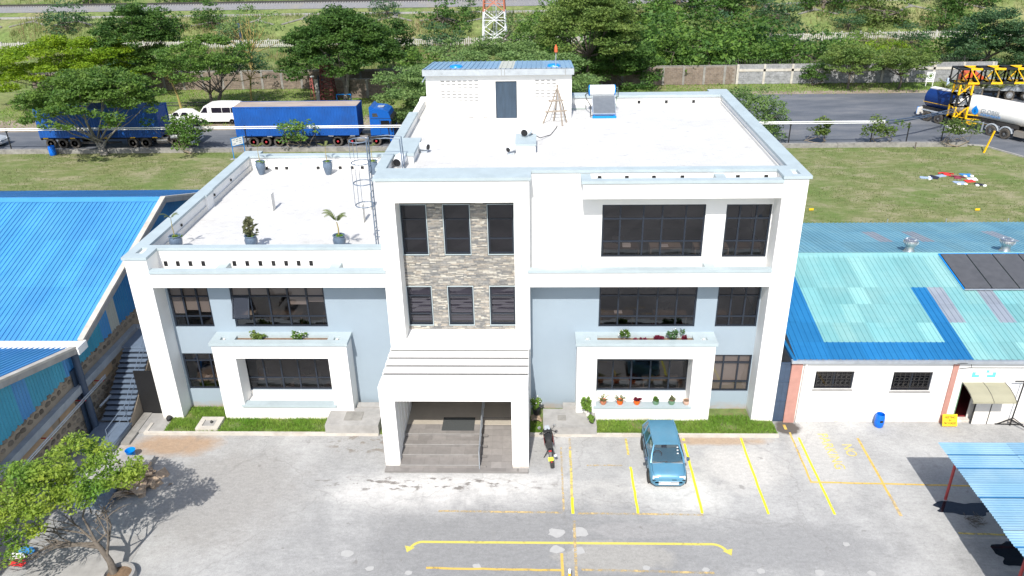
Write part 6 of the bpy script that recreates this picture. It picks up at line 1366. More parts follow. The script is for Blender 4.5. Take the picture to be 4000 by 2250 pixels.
# old orange lorry, overgrown
OL = thing('orange_lorry', 'old orange lorry parked among the drooping bushes', 'truck', (0, 0, 0))
MB().prism([(0, .8), (0, 2.4), (.5, 2.75), (1.9, 2.75), (2.2, 2.2), (2.35, 1.5), (2.4, .7)], lambda p_, a: (p_[0], a, p_[1]), 0, 2.2).build('cab', 'orange_red', OL); MB().box(-.1, 2.45, -.02, 2.22, 1.15, 1.45).build('cab_band', 'white_dull', OL); MB().box(-.1, 2.5, -.03, 2.23, .65, 1.14).build('lower_panel', 'lintel_grey', OL)
MB().box(-6.5, -.2, .0, 2.2, 1.0, 2.1).build('body', 'lintel_grey', OL); MB().box(-6.5, 2.2, .6, 1.6, .6, .95).build('chassis_rail', 'chassis', OL)
for x in (1.2, -2.9, -4.6):
    for s, y in ((-1, .1), (1, 2.1)): wheel_at(OL, x, y, .55, .3, s, 'galv')
for yy in (-.025, 2.225): MB().quad((.7, yy, 1.6), (2.0, yy, 1.6), (1.85, yy, 2.35), (.7, yy, 2.35)).build('side_window', 'pane_dark', OL)
OL.location = (54.2, 64.7, 0); OL.rotation_euler = (0, 0, R(168))

# yellow and black lattice height gantry
GT = thing('lattice_gantry', 'yellow and black lattice gantry spanning over the road', 'gantry', (45, 50, 0))
def lattice(a, b_, sx, mat, name='lattice_segment', along='z'):
    q = MB(); a = Vector(a); b_ = Vector(b_); h = sx/2
    offs = [Vector(o_) for o_ in (((-h, -h, 0), (h, -h, 0), (h, h, 0), (-h, h, 0)) if along == 'z' else ((0, -h, -h), (0, h, -h), (0, h, h), (0, -h, h)))]
    for i in range(4):
        o1, o2 = offs[i], offs[(i+1) % 4]; q.bar(a+o1, b_+o1, .17); q.bar(a+o1, a+o2, .11); q.bar(b_+o1, b_+o2, .11)
        q.bar(a+o1, b_+o2, .08)
    return q.build(name, mat, GT)
for i, (z0, z1) in enumerate(((0, 1.1), (1.1, 2.3), (2.3, 3.45), (3.45, 4.6))): lattice((45.0, 50, z0), (45.0, 50, z1), 1.2, 'yellow' if i % 2 else 'black')
lattice((43.9, 50, 5.25), (45.0, 50, 5.25), 1.35, 'black', along='x')
for i in range(10): lattice((45.0+i*1.1, 50, 5.25), (45.0+(i+1)*1.1, 50, 5.25), 1.35, 'yellow' if i % 2 == 0 else 'black', along='x')
for i in range(4): lattice((55.4, 50, i*1.15), (55.4, 50, (i+1)*1.15), 1.15, 'yellow' if i % 2 else 'black')
MB().box(44.2, 45.8, 49.3, 50.7, 0, .3).build('footing', 'white_dull', GT); q = MB()
for z in (.75, 1.15, 1.55): q.bar((45.6, 49.3, z), (47.6, 48.7, z-.1), .09)
q.build('guard_bar', 'yellow', GT)
# sign with round emblem
t = thing('round_emblem_sign', 'white board with a round green emblem on two white legs before the grey wall', 'sign', (51, 69.5, 0))
bd = MB().box(50.5, 51.5, 69.5, 69.54, .55, 1.75).build('board', 'white_paint', t); MB().box(50.55, 50.63, 69.45, 69.5, 0, .6).box(51.37, 51.45, 69.45, 69.5, 0, .6).build('leg', 'white_paint', t)
MB().ring((51, 69.49, 1.28), .33, .035, 24, 'y').build('emblem_ring', 'green_pot', bd); MB().lathe([(.20, 0), (.20, .01)], (51, 69.485, 1.28), 20, 'y').build('emblem_disc', 'leaf_pale', bd); MB().box(50.6, 51.4, 69.485, 69.498, .68, .76).build('emblem_text', 'lintel_grey', bd)
# pedestrian in pale coat, leaning into a stride
PS = thing('person', 'person in a pale blue coat and dark trousers walking beside the grey wall', 'person', (52.05, 67.2, 0))
def figure():
    J = [((0, 0, .92), .13), ((0, 0, 1.15), .13), ((.03, 0, 1.36), .15), ((.05, 0, 1.47), .06), ((.07, 0, 1.55), .085), ((.075, 0, 1.66), .085),
         ((0, .09, .88), .10), ((.16, .10, .48), .065), ((.20, .10, .08), .05), ((.30, .10, .04), .04), ((0, -.09, .88), .10), ((-.02, -.10, .48), .065), ((-.26, -.10, .10), .05), ((-.17, -.10, .04), .04),
         ((.03, .19, 1.36), .06), ((-.06, .25, 1.10), .045), ((.06, .24, .90), .035), ((.09, .24, .84), .035), ((.03, -.19, 1.36), .06), ((.14, -.22, 1.12), .045), ((.30, -.12, 1.02), .035), ((.36, -.10, 1.0), .035)]
    E_ = [(0, 1), (1, 2), (2, 3), (3, 4), (4, 5), (0, 6), (6, 7), (7, 8), (8, 9), (0, 10), (10, 11), (11, 12), (12, 13), (2, 14), (14, 15), (15, 16), (16, 17), (2, 18), (18, 19), (19, 20), (20, 21)]
    for hnd, d in ((17, (.02, 0, -.07)), (21, (.07, .02, -.01))):
        for f in range(5):
            off = (f-2)*.014; p0 = J[hnd][0]; J.append(((p0[0]+d[0]*(.8 if f else .4), p0[1]+off*1.5, p0[2]+d[2]*(.8 if f else .4)), .008)); E_.append((hnd, len(J)-1))
    me_ = bpy.data.meshes.new('body'); me_.from_pydata([j[0] for j in J], E_, []); me_.materials.append(MATS['skin']); o = bpy.data.objects.new('body', me_); col.objects.link(o); o.parent = PS
    md = o.modifiers.new('skin', 'SKIN'); me_.skin_vertices[0].use_dupli if False else None
    for i, j in enumerate(J): me_.skin_vertices[0].data[i].radius = (j[1], j[1])
    me_.skin_vertices[0].data[0].use_root = True; o.modifiers.new('sub', 'SUBSURF').levels = 1; return o
figure()
q = loft([(.60, .22, .20), (.85, .20, .17), (1.05, .18, .15), (1.30, .21, .15), (1.42, .20, .12), (1.48, .08, .08)], lambda z, a, b_: [(.02+.02*(z-.6)+b_*math.cos(6.283*i/14), a*math.sin(6.283*i/14), z) for i in range(14)]); obj('coat', q.mesh('coat', 'coat', (0, 0, 0), True), PS)
q = MB().tube([(.03, .2, 1.38), (-.06, .26, 1.10), (.05, .25, .93)], [.075, .06, .05], 8).tube([(.03, -.2, 1.38), (.14, -.23, 1.12), (.28, -.13, 1.03)], [.075, .06, .05], 8); obj('sleeve', q.mesh('sleeve', 'coat', (0, 0, 0), True), PS)
q = MB().tube([(0, .09, .9), (.16, .10, .48), (.20, .10, .08)], [.11, .08, .065], 8).tube([(0, -.09, .9), (-.02, -.10, .48), (-.26, -.10, .10)], [.11, .08, .065], 8); obj('trousers', q.mesh('trousers', 'cloth_navy', (0, 0, 0), True), PS)
q = MB().lathe([(.09, -.02), (.105, .05), (.09, .11), (0, .13)], (.06, 0, 1.61), 12); obj('hair', q.mesh('hair', 'black', (0, 0, 0), True), PS)
q = MB().obox((.16, 0, 1.62), .02, .03, .04).obox((.15, .03, 1.645), .012, .018, .01).obox((.15, -.03, 1.645), .012, .018, .01).obox((.15, 0, 1.58), .01, .04, .008); obj('face', q.mesh('face', 'skin'), PS)
PS.rotation_euler = (0, 0, R(25))

# ---------------------------------------------------------------- boundary walls
def block_wall(name, label, x0, x1, y, h, bm, mm, bw, bh, posts, first, zz=0., dk=0):
    t = thing(name, label, 'wall', ((x0+x1)/2, y, 0)); core = MB().box(x0, x1, y, y+.2, 0, h).build('wall_core', mm, t)
    um_ = MB().box(0, 1, -1, 0, 0, 1).mesh('wall_block', bm); rest_ = MB(); L_ = []
    r_ = 0; z = .02
    while z+bh < h:
        x = x0+(r_ % 2)*bw*.5
        while x+bw < x1: L_.append((x+rnd.uniform(0, .015), z+rnd.uniform(0, .01), bw-rnd.uniform(.03, .06), bh-rnd.uniform(.025, .045), rnd.uniform(.008, .035))); x += bw
        z += bh; r_ += 1
    a, b_ = first; cand = [q for q in L_ if a < q[0] < b_]; rnd.shuffle(cand); keep = set(map(id, cand[:300]))
    for q in L_:
        if id(q) in keep: piece('wall_block', um_, core, (q[0], y, q[1]), (q[2], q[4], q[3]))
        else: rest_.box(q[0], q[0]+q[2], y-q[4], y-.0005, q[1], q[1]+q[3])
    o = rest_.build('wall_blocks', bm, core); o['kind'] = 'stuff'
    for px in posts: MB().box(px-.14, px+.14, y-.07, y+.25, 0, h+.06).build('pillar', 'concrete_dark' if bm == 'brick' else 'kerb', t)
    MB().box(x0, x1, y-.03, y+.23, h, h+.05).build('wall_cap', 'concrete_dark' if bm == 'brick' else 'concrete', t); return t
block_wall('brick_boundary_wall', 'long brown stone-block boundary wall behind the road', -62, 28.1, 72, 2.3, 'brick', 'mortar', .46, .235, [-60+2.55*i for i in range(35)], (-34, -24))
block_wall('front_brick_wall', 'lower brown wall in front of the boundary wall', -21.2, -6, 66.4, 2.25, 'brick', 'mortar', .46, .235, [-19.9, -17.3, -14.7, -12.1], (-21, -12))
GW = block_wall('grey_boundary_wall', 'grey concrete-block boundary wall with white pillars behind the right road', 28.3, 60, 72, 2.35, 'block_grey', 'block_mortar', .46, .23, [28.3, 31.6, 35.07, 39.06, 42.6, 46.2, 49.35, 52.45, 56, 59.5], (30, 50))
MB().box(28.4, 55, 71.93, 71.998, 1.55, 1.85).build('plaster_band', 'kerb', GW)
q = MB(); P = []
for i in range(1500): a = i*.42; P.append((26.5+i*.02, 72.1+.28*math.cos(a), 2.72+.28*math.sin(a)))
q.tube(P, .012, 3, False); q.build('razor_wire', 'chassis', GW)
for x in (28.3, 35, 42.6, 49.3, 56): MB().bar((x, 72.1, 2.3), (x, 72.4, 3.1), .05).build('wire_arm', 'chassis', GW)
# lattice watch tower with cabin, red antenna mast
WT = thing('watch_tower', 'maroon lattice watch tower with a small glazed cabin before the brick wall', 'tower', (-21.7, 64.9, 0)); q = MB(); hb, ht = .85, .5
C = lambda z: hb+(ht-hb)*z/4.3
for sx, sy in ((-1, -1), (1, -1), (1, 1), (-1, 1)): q.bar((-21.7+sx*hb, 64.9+sy*hb, 0), (-21.7+sx*ht, 64.9+sy*ht, 4.3), .09)
for k_ in range(9):
    z0, z1 = k_*.478, (k_+1)*.478; a, b_ = C(z0), C(z1)
    for (ux, uy), (vx, vy) in (((-1, -1), (1, -1)), ((1, -1), (1, 1)), ((1, 1), (-1, 1)), ((-1, 1), (-1, -1))):
        p0, p1 = Vector((-21.7+ux*a, 64.9+uy*a, z0)), Vector((-21.7+vx*b_, 64.9+vy*b_, z1)); p2, p3 = Vector((-21.7+vx*a, 64.9+vy*a, z0)), Vector((-21.7+ux*b_, 64.9+uy*b_, z1)); q.bar(p0, p1, .05); q.bar(p2, p3, .05); q.bar(p3, p1, .05)
q.build('lattice', 'mast_maroon', WT)
MB().grid((-22.25, -21.15), (4.3, 5.3), [(-22.1, -21.3, 4.6, 5.2)], XZ, 64.35, 64.4).box(-22.25, -22.2, 64.4, 65.45, 4.3, 5.3).box(-21.2, -21.15, 64.4, 65.45, 4.3, 5.3).box(-22.2, -21.2, 65.4, 65.45, 4.3, 5.3).build('cabin', 'mast_maroon', WT); MB().quad((-22.1, 64.37, 4.6), (-21.3, 64.37, 4.6), (-21.3, 64.37, 5.2), (-22.1, 64.37, 5.2)).build('cabin_window', 'lintel_grey', WT); MB().box(-22.5, -20.9, 64.1, 65.7, 5.3, 5.38).build('cabin_roof', 'chassis', WT)
MB().box(-23.15, -22.75, 64.6, 65.0, 0, 2.6).build('gate_pillar', 'concrete', None, label='plain grey concrete pillar beside the watch tower', cat='pillar'); MB().box(-22.74, -22.68, 64.6, 65.2, 0, 3.0).prism([(-22.68, 2.6), (-22.1, 3.2), (-22.1, 2.4)], lambda p_, a: (p_[0], a, p_[1]), 64.8, 64.9).build('sheet_panel', 'navy_steel', None, label='dark blue sheet panel between pillar and watch tower', cat='panel')
RM = thing('antenna_mast', 'thin pale red lattice mast with a white lamp beside the pillar', 'mast', (-23.5, 64.6, 0)); q = MB()
for sx, sy in ((-.28, -.16), (.28, -.16), (0, .3)): q.bar((-23.5+sx, 64.6+sy, 0), (-23.5+sx*.4, 64.6+sy*.4, 2.9), .05)
for k_ in range(7): f = 1-.6*k_/7; q.bar((-23.5-.28*f, 64.6-.16*f, k_*.41), (-23.5+.28*f, 64.6-.16*f, k_*.41+.2), .035); q.bar((-23.5+.28*f, 64.6-.16*f, k_*.41+.2), (-23.5, 64.6+.3*f, k_*.41+.35), .035)
q.build('lattice', 'mast_pink', RM); MB().obox((-23.3, 64.5, 3.0), .45, .15, .14).build('flood_lamp', 'lamp_white', RM)
MB().bar((-20.6, 64.3, .9), (-18.9, 64.3, .9), .09).bar((-20.6, 64.3, 0), (-20.6, 64.3, .9), .09).bar((-18.9, 64.3, 0), (-18.9, 64.3, .9), .09).build('blue_hoop_barrier', 'bright_blue', None, label='bright blue tube barrier beside the watch tower', cat='barrier')
for z, y in ((.15, 62.8), (.3, 63.4)): MB().tube([(-56, y, z), (-24, y, z)], .06, 6).build('ground_pipe', 'chassis', None, label='dark pipe lying along the verge before the brick wall', cat='pipe', group='pipes along the verge')
# picket fence and telecom tower
PF = thing('picket_fence', 'long pale concrete picket fence at the foot of the embankment', 'fence', (0, 104, 0))
pm_ = MB().box(-.09, .09, -.03, .03, .08, 1.25).mesh('picket', 'picket'); rest_ = MB(); L_ = []
x = -110.0; k_ = 0
while x < 110: L_.append((x, gz(x, 104)+(0 if int(x/24+50) % 2 else .12))); x += .33
vis = [q for q in L_ if (-72 < q[0] < -55) or (-44 < q[0] < -38) or (-20 < q[0] < -6) or (52 < q[0] < 74)][:300]; ks = set(vis)
for q in L_:
    if q in ks: piece('picket', pm_, PF, (q[0], 104, q[1]))
    else: rest_.box(q[0]-.09, q[0]+.09, 103.97, 104.03, q[1]+.08, q[1]+1.25)
o = rest_.build('pickets', 'picket', PF); o['kind'] = 'stuff'
for i in range(int(220/3)): xx = -110+i*3; zz = (0 if int(xx/24+50) % 2 else .12); MB().box(xx-.1, xx+.1, 103.88, 104.12, 0, 1.42+zz).build('fence_post', 'picket', PF); MB().box(xx+.1, xx+2.9, 104.031, 104.08, .35+zz, .47+zz).box(xx+.1, xx+2.9, 104.031, 104.08, 1.0+zz, 1.12+zz).build('fence_rail', 'picket', PF)
TT = thing('lattice_tower', 'tall white and orange lattice telecom tower behind the trees', 'tower', (-3.8, 105.3, 0)); CX, CY = -3.75, 105.3
wd = lambda z: 1.95-.05*z
for band, (z0, z1, mt) in enumerate(((0, 5.3, 'mast_white'), (5.3, 10.3, 'mast_orange'), (10.3, 15.3, 'mast_white'), (15.3, 20.3, 'mast_orange'))):
    q = MB(); q2 = MB(); q3 = MB(); nseg = 2; dz = (z1-z0)/nseg
    for sx, sy in ((-1, -1), (1, -1), (1, 1), (-1, 1)): q.bar((CX+sx*wd(z0), CY+sy*wd(z0), z0), (CX+sx*wd(z1), CY+sy*wd(z1), z1), .17)
    for k_ in range(nseg):
        a, b_ = z0+k_*dz, z0+(k_+1)*dz
        for (ux, uy), (vx, vy) in (((-1, -1), (1, -1)), ((1, -1), (1, 1)), ((1, 1), (-1, 1)), ((-1, 1), (-1, -1))):
            P0 = lambda s, z: Vector((CX+s[0]*wd(z), CY+s[1]*wd(z), z)); q2.bar(P0((ux, uy), a), P0((vx, vy), b_), .10); q2.bar(P0((vx, vy), a), P0((ux, uy), b_), .10); q3.bar(P0((ux, uy), (a+b_)/2), P0((vx, vy), (a+b_)/2), .08)
    q.build('leg', mt, TT); q2.build('brace', mt, TT); q3.build('cross_bar', mt, TT)
q = MB(); q.bar((CX-.2, CY, 0), (CX-.2, CY, 20), .06).bar((CX+.2, CY, 0), (CX+.2, CY, 20), .06).bar((CX+.35, CY-.2, 0), (CX+.35, CY-.2, 20), .12)
for k_ in range(50): q.bar((CX-.2, CY, k_*.4), (CX+.2, CY, k_*.4), .03)
q.build('ladder', 'galv', TT)
t = thing('blue_pole', 'slim navy lamp pole standing by the picket fence', 'pole', (-44.1, 100, 0)); MB().tube([(-44.1, 100, 0), (-44.1, 100, 4.4)], .13, 8).build('post', 'navy_steel', t); MB().box(-44.35, -43.85, 99.9, 100.1, 4.4, 4.5).build('lamp_head', 'navy_steel', t)
# railway on the embankment
m, n, b = newmat('ballast_mat'); p = wpos(n); f1 = noise(n, p, 5, 4, .7); f2 = noise(n, p, .3, 3)
c = ramp(n, f1, [(.3, (.13, .13, .135)), (.7, (.24, .24, .245))]); L(n, mix(n, ramp(n, f2, [(.5, 0), (.7, .5)]), c, (.24, .22, .17)), b.inputs['Base Color']); b.inputs['Roughness'].default_value = .95
q = MB()
for x in range(-200, 200, 10):
    for (ya, za), (yb, zb) in (((124.5, .02), (126.2, .75)), ((126.2, .75), (130.5, .75)), ((130.5, .75), (132.2, .0))):
        zz0, zz1 = gz(x, 124.5), gz(x+10, 124.5); q.quad((x, ya, zz0+za), (x+10, ya, zz1+za), (x+10, yb, zz1+zb), (x, yb, zz0+zb))
q.build('ballast', 'ballast_mat', kind='structure')
RL = thing('railway_track', 'railway track on pale ballast along the top of the embankment', 'railway', (0, 128.3, 4)); q = MB()
for y in (127.6, 129.0):
    q = MB()
    for x in range(-200, 200, 10): q.bar((x, y, gz(x, 124.5)+.95), (x+10, y, gz(x+10, 124.5)+.95), .08, .17)
    q.build('rail', 'chassis', RL)
sm_ = MB().box(-.13, .13, -1.3, 1.3, 0, .12).mesh('sleeper', 'concrete')
rest_ = MB()
for i in range(400):
    x = -100+i*.5; zz = gz(x, 124.5)+.74
    if i % 2 == 0 and 0 < i < 300: piece('sleeper', sm_, RL, (x, 128.3, zz))
    else: rest_.box(x-.13, x+.13, 127, 129.6, zz, zz+.12)
o = rest_.build('sleepers', 'concrete', RL); o['kind'] = 'stuff'
q = MB()
for x in range(-160, 160, 4): zz0, zz1 = gz(x, 121), gz(x+4, 121); q.bar((x, 121, zz0+.05), (x+4, 121, zz1+.05), 1.0, .35)
q.build('drain_channel', 'concrete', kind='structure')
for i in range(22):
    x = -96+i*8.2; zz0, zz1 = gz(x, 121), gz(x, 113); MB().bar((x, 121, zz0+.08), (x, 116.8, gz(x, 116.8)+.12), .55, .2).bar((x-3.4, 115.2, gz(x-3.4, 115.2)+.1), (x, 117.2, gz(x, 117.2)+.12), .35, .18).bar((x+3.4, 115.2, gz(x+3.4, 115.2)+.1), (x, 117.2, gz(x, 117.2)+.12), .35, .18).build('drain_chute', 'concrete_dark', None, label='concrete drain chute running down the embankment slope', cat='drain', group='drain chutes on the embankment')

# ---------------------------------------------------------------- trees
rT = lambda s: np.random.default_rng(s)
def um_tree(label, x, y, R_, H_, dome, nc, cl, leafm, size, per, seed, tr=.2, fork=2.2, flat=.42, layers=2, k=10, sx=1., lean=(0, 0), bark='bark', stems=1, name='acacia_tree', group='trees along the road'):
    return tree(name, label, (x, y, 0), umbrella(rT(seed), R_, H_, dome, int(nc*1.4), cl, flat, layers, sx), leafm, size*.8, int(per*1.75), seed+1, tr, fork, k, lean, bark, stems, group)
um_tree('big dark-green shade tree with many stems in front of the left container truck', -38.3, 43.2, 5.7, 7.5, 2.0, 120, 1.25, 'leaf_mid', 0.20, 92, 101, .2, 1.0, .46, 2, 14, 1.05, (-.2, .6), 'bark_grey', 3, 'shade_tree')
um_tree('low bright yellow-green flat acacia at the left edge', -54, 66.5, 8.0, 6.5, 1.5, 110, 1.7, 'leaf_bright', 0.22, 68, 111, .22, 1.6, .33, 2, 12, 1.1)
um_tree('tall dark round-crowned tree behind the bright acacia', -46.5, 71, 4.7, 9.9, 2.4, 60, 1.5, 'leaf_dark', 0.24, 68, 121, .2, 4.5, .5, 2, 10)
um_tree('mid-height layered acacia with green tiers beside the tall dark tree', -45.3, 69.8, 3.9, 5.6, 1.0, 34, 1.3, 'leaf_mid', 0.22, 68, 126, .16, 2.4, .4, 2, 8)
um_tree('flat-topped acacia with dark forked trunk behind the minibus', -33.6, 59.2, 5.2, 7.9, 1.5, 60, 1.35, 'leaf_mid', 0.21, 72, 131, .24, 2.3, .34, 2, 14, 1., (.2, 0), 'bark', 2)
um_tree('slender yellow-barked tree left of the forked acacia', -38.2, 61.2, 1.8, 4.8, .5, 12, .9, 'leaf_mid', 0.18, 68, 141, .13, 3.2, .4, 2, 7, 1., (-.5, 0), 'bark_yellow')
um_tree('sparse yellow fever tree with open branches', -33.5, 74.5, 5., 9.4, 2.0, 26, 1.2, 'leaf_pale', 0.19, 28, 151, .2, 3.8, .4, 2, 18, 1., (0, 0), 'bark_yellow', 3)
um_tree('thin yellow-barked tree with drooping tiers right of the forked acacia', -31.0, 64.5, 3.4, 6.2, 1.4, 22, 1.1, 'leaf_blue', 0.19, 48, 161, .14, 2.8, .36, 3, 9, 1., (.3, 0), 'bark_yellow')
um_tree('large dense green tree towering over the watch tower', -20.0, 66, 7.0, 9.6, 4.2, 150, 1.6, 'leaf_dark', 0.24, 68, 171, .26, 3.2, .52, 2, 16, 1., (0, 0), 'bark_grey', 2)
um_tree('narrow dark bushy tree right of the large dense tree', -16.5, 81, 3.3, 6.9, 2.5, 46, 1.3, 'leaf_dark', 0.24, 68, 181, .2, 1.8, .6, 3, 8)
um_tree('very wide feathery pale acacia spreading behind the office roof', -1.5, 55.5, 10.6, 6.9, 2.6, 150, 1.75, 'leaf_pale', 0.20, 72, 191, .3, 2.0, .30, 2, 18, 1.12)
um_tree('feathery drooping acacia bough left of the penthouse', -9.2, 55, 4.8, 5.0, 2.2, 50, 1.35, 'leaf_pale', 0.18, 76, 196, .18, 1.2, .30, 3, 10, 1.)
um_tree('tall olive-green tree right of the penthouse', 9.4, 68.5, 6.2, 10.8, 3.6, 110, 1.5, 'leaf_olive', 0.22, 72, 201, .26, 4.2, .5, 2, 14, 1.)
um_tree('dark bushy tree hanging over the brick wall right of the penthouse', 13.0, 69.5, 4.9, 7.2, 4.2, 95, 1.4, 'leaf_dark', 0.22, 72, 211, .24, 1.6, .6, 3, 10)
um_tree('neat umbrella tree before the grey wall, left of a pair', 41.0, 68.8, 3.7, 4.7, .9, 56, 1.05, 'leaf_olive', 0.18, 96, 221, .15, 1.7, .42, 2, 10)
um_tree('neat umbrella tree before the grey wall, right of a pair', 47.0, 68.5, 3.6, 4.2, .8, 52, 1.05, 'leaf_olive', 0.18, 96, 231, .15, 1.5, .42, 2, 10)
um_tree('soft drooping tree behind the right end of the office roof', 24.0, 47.2, 3.2, 4.5, 1.6, 60, 1.1, 'leaf_pale', 0.16, 80, 241, .14, 1.3, .55, 3, 9)
um_tree('dark tree at the right edge above the orange lorry', 63, 80, 5.5, 7.0, 3, 70, 1.6, 'leaf_blue', 0.24, 64, 251, .25, 1.5, .55, 3, 8)
um_tree('dark shrubby sapling against the grey wall', 37.5, 70.8, 1.9, 2.5, 1.0, 16, .9, 'leaf_dark', 0.18, 68, 261, .09, .5, .55, 2, 7, 1., (0, 0), 'bark', 2, 'sapling')
def shrub(label, x, y, r_, h, seed, lm='leaf_mid', n_=900, lift=.5, sp=1.0):
    rg_ = rT(seed); cl_ = [((rg_.normal()*r_*.48*sp, rg_.normal()*r_*.4, lift+(h-lift)*rg_.uniform(.2, .92)), (r_*.33,)*2+(r_*.26,)) for _ in range(26)]
    return tree('roadside_shrub', label, (x, y, 0), cl_, lm, .15, n_/26/(r_*.33)**2, seed, .042, lift*.9, 10, (0, 0), 'bark_dead', 3, 'shrubs along the low wall', .5, 'shrub')
shrub('dense round shrub before the cab of the left container truck', -29.8, 43.0, 2.35, 3.6, 301, 'leaf_mid', 2600, .6)
shrub('sparse twiggy shrub before the right container truck', -20.1, 43.6, 2.0, 2.9, 311, 'leaf_mid', 900, .7)
shrub('upright shrub on the lawn edge right of the office', 30.2, 44.7, 1.1, 2.5, 321, 'leaf_olive', 900, .4)
shrub('loose shrub with leaning stem at the middle of the right lawn edge', 35.2, 44.0, 1.5, 2.6, 331, 'leaf_olive', 900, .7)
shrub('loose shrub in front of the yellow gantry', 42.2, 43.3, 1.7, 2.6, 341, 'leaf_olive', 900, .6)
shrub('dark shrub at the left edge of the lawn wall', -50.2, 43.2, 1.0, 2.8, 351, 'leaf_dark', 700, .4)
# drooping grass clumps around the orange lorry
for i, (x, y, s) in enumerate(((49.6, 62.6, 1.2), (51.4, 61.8, 1.35), (53.3, 61.6, 1.4), (55.0, 61.4, 1.4), (57, 62.0, 1.5), (56.2, 64.5, 1.7), (58.5, 60.5, 1.4), (60.5, 63, 1.6))):
    t = thing('drooping_bush', 'drooping palm-like bush around the old orange lorry', 'bush', (x, y, 0), 'drooping bushes by the orange lorry'); obj('fronds', fronds((x, y, .9*s), 30, 1.35*s, .95, 'leaf_palm', t, rT(400+i), .03, 9), t); MB().tube([(x, y, 0), (x, y, .95*s)], [.12, .08], 6).build('stem', 'bark_dead', t)
# thicket and embankment bushes: shared crowns, every bush its own thing
CR = []
for k_, (lm, sz) in enumerate((('leaf_dark', .34), ('leaf_mid', .34), ('leaf_blue', .32), ('leaf_olive', .34), ('leaf_mid', .36), ('leaf_dark', .34), ('leaf_pale', .32), ('leaf_bright', .34))):
    rg_ = rT(500+k_); cl_ = umbrella(rg_, 2.6, 3.0, 1.7, 34, 1.15, .62, 3); V, Fq = clump_crown(rg_, cl_, sz*.55, 72, .7); CR.append((qmesh('crown', V, Fq, lm), limbs(rg_, (0, 0, 0), cl_, .14, .9, 7, (0, 0), 'bark', 2).mesh('trunk', 'bark', (0, 0, 0), True)))
def bush(x, y, s, kind, label, group, name='wild_bush', sz=1.):
    t = thing(name, label, 'bush', (x, y, gz(x, y)), group); a = rnd.uniform(0, 6.28)
    for nm, me_ in (('crown', CR[kind][0]), ('trunk', CR[kind][1])): o = obj(nm, me_, t); o.scale = (s, s, s*sz); o.rotation_euler = (0, 0, a)
ORD = ['first', 'second', 'third', 'fourth', 'fifth', 'sixth', 'seventh', 'eighth', 'ninth', 'tenth', 'eleventh', 'twelfth', 'thirteenth', 'fourteenth', 'fifteenth', 'sixteenth', 'seventeenth', 'eighteenth', 'nineteenth', 'twentieth', 'twenty-first', 'twenty-second', 'twenty-third', 'twenty-fourth']
def number_labels():
    G = {}
    for o in col.objects:
        if o.parent is None and o.get('label') and o.get('group'): G.setdefault((o['group'], o['label']), []).append(o)
    for (g, l), os_ in G.items():
        if len(os_) < 2: continue
        os_.sort(key=lambda o: math.atan2(o.location.x-3.44, o.location.y+29.66))
        for i, o in enumerate(os_): o['label'] = l+', '+(ORD[i]+' from the left' if i else 'leftmost one')
COLN = ['dark green', 'mid green', 'blue-green', 'olive green', 'mid green', 'dark green', 'pale green', 'yellow-green']
rb = random.Random(77)
for (x, y, s, k_) in ((16, 76, 1.5, 1), (18.5, 79, 1.9, 0), (21, 76, 1.6, 4), (23.5, 81, 1.9, 1), (26, 77, 1.5, 0), (29, 80, 1.8, 1), (31.5, 76.5, 1.3, 1), (34, 82, 1.8, 5), (37, 78.5, 1.4, 1), (39.5, 84, 1.7, 0), (43.5, 78, 1.2, 4), (20, 87, 2.0, 5), (25.5, 88, 2.0, 3), (31, 89, 1.9, 1), (36, 91, 1.8, 0), (28, 95, 1.8, 5), (22, 96, 1.9, 1), (33.5, 97, 1.7, 2), (17, 93, 1.8, 3), (12, 80, 1.6, 4), (14, 88, 1.8, 2), (8, 86, 1.8, 1), (3, 90, 1.6, 4), (40, 92, 1.4, 2), (45, 87, 1.3, 0), (48, 80, 1.0, 7), (52, 84, .9, 7), (57, 86, .9, 1), (65, 90, 1.5, 5)):
    bush(x, y, s, k_, COLN[k_]+' bush of the thicket behind the boundary wall', 'thicket behind the boundary wall '+COLN[k_])
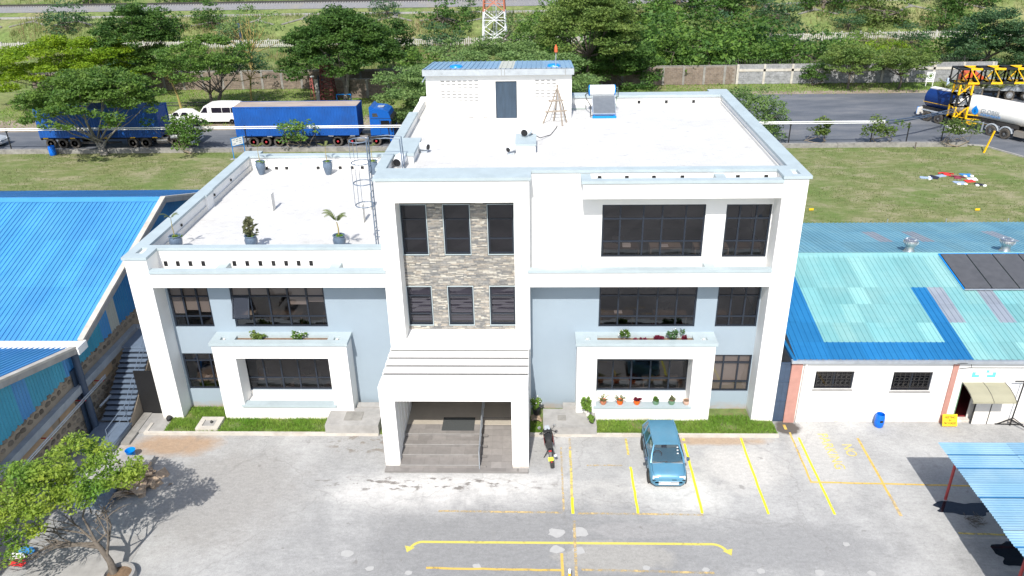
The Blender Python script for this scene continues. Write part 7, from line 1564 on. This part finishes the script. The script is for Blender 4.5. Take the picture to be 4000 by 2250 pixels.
for (x, y, s, k_) in ((-62, 112, 1.5, 0), (-55, 116, 1.2, 5), (-48, 110, 1.1, 2), (-24, 118, 1.0, 2), (-13, 113, 1.6, 0), (-9, 118, .9, 0), (5, 112, 1.6, 1), (9, 117, 1.2, 4), (15, 111, 1.4, 2), (18, 118, 1.8, 5), (24, 113, 1.6, 1), (28, 120, 2.0, 5), (33, 115, 1.9, 0), (39, 119, 1.7, 5), (43, 112, 1.5, 2), (36, 126, 1.6, 5), (45, 128, 2.0, 5), (53, 118, 1.6, 5), (58, 122, 1.8, 5), (62, 113, 1.7, 3), (55, 110, 1.0, 2), (76, 116, 1.9, 5), (70, 110, 1.2, 0), (80, 124, 1.6, 0), (-80, 114, 1.4, 2), (-72, 122, 1.0, 5), (60, 97, 1.1, 2), (54, 98, 1.0, 3), (70, 96, .9, 7), (-12, 99, 1.3, 2), (0, 98, 1.5, 6), (-26, 96, 1.3, 6), (-60, 92, 1.1, 1), (-70, 140, 1.8, 0), (-60, 145, 1.4, 5), (-90, 142, 1.8, 1), (-40, 142, 1.6, 0), (-20, 138, 1.1, 3), (10, 140, 1.6, 1), (30, 140, 1.9, 0), (60, 140, 2, 5), (85, 140, 1.8, 5), (-22, 77, 1.3, 1), (-27, 79, 1.2, 4), (-12, 76, 1.3, 1), (-8, 78, 1.4, 6), (-36, 78, 1.1, 6), (-41, 76, 1.2, 4), (-52, 78, 1.3, 2), (2, 78, 1.3, 6), (6, 75, 1.2, 4)):
    zone = 'on the embankment' if y > 106 else ('before the picket fence' if y > 90 else 'just behind the brown wall')
    bush(x, y, s, k_, COLN[k_]+' bush '+zone, COLN[k_]+' bushes '+zone)
# tall wild grass
def wild(x0, x1, y0, y1, thr):
    def f(rng, n_):
        P = np.stack([rng.uniform(x0, x1, n_), rng.uniform(y0, y1, n_), np.zeros(n_)], 1); k_ = (np.sin(P[:, 0]*.35+np.sin(P[:, 1]*.4))+np.sin(P[:, 1]*.5+P[:, 0]*.21)+rng.normal(size=len(P))*.8) > thr
        k_ &= ~((P[:, 1] > 120.3) & (P[:, 1] < 133)); P = P[k_]; P[:, 2] = [gz(a, b_)-.03 for a, b_ in P[:, :2]]; return P
    return f
grass_field('wild_grass', 52000, wild(-90, 90, 73.5, 120.5, -.6), .85, .17, 'grass_tall', 31, .5, label='tall pale green grass covering the embankment')
grass_field('dry_grass', 16000, wild(-90, 90, 92, 124, .6), .9, .15, 'grass_dry', 32, .5, label='patches of dry straw-coloured grass on the embankment')
grass_field('wild_grass', 9000, wild(-110, 110, 133, 190, -.6), .9, .25, 'grass_tall', 33, .5, label='rough grass beyond the railway')
grass_field('verge_grass', 26000, lambda rng, n_: (lambda P: P[P[:, 1] > 53.5+np.clip((P[:, 0]+20)*.24, 0, 13.5)+rng.normal(size=len(P))*.9])(np.stack([rng.uniform(-60, 56, n_), rng.uniform(53, 71.8, n_), np.zeros(n_)], 1)), .22, .10, 'grass_blade', 34, .9, label='low green grass on the verge before the boundary walls')
number_labels()
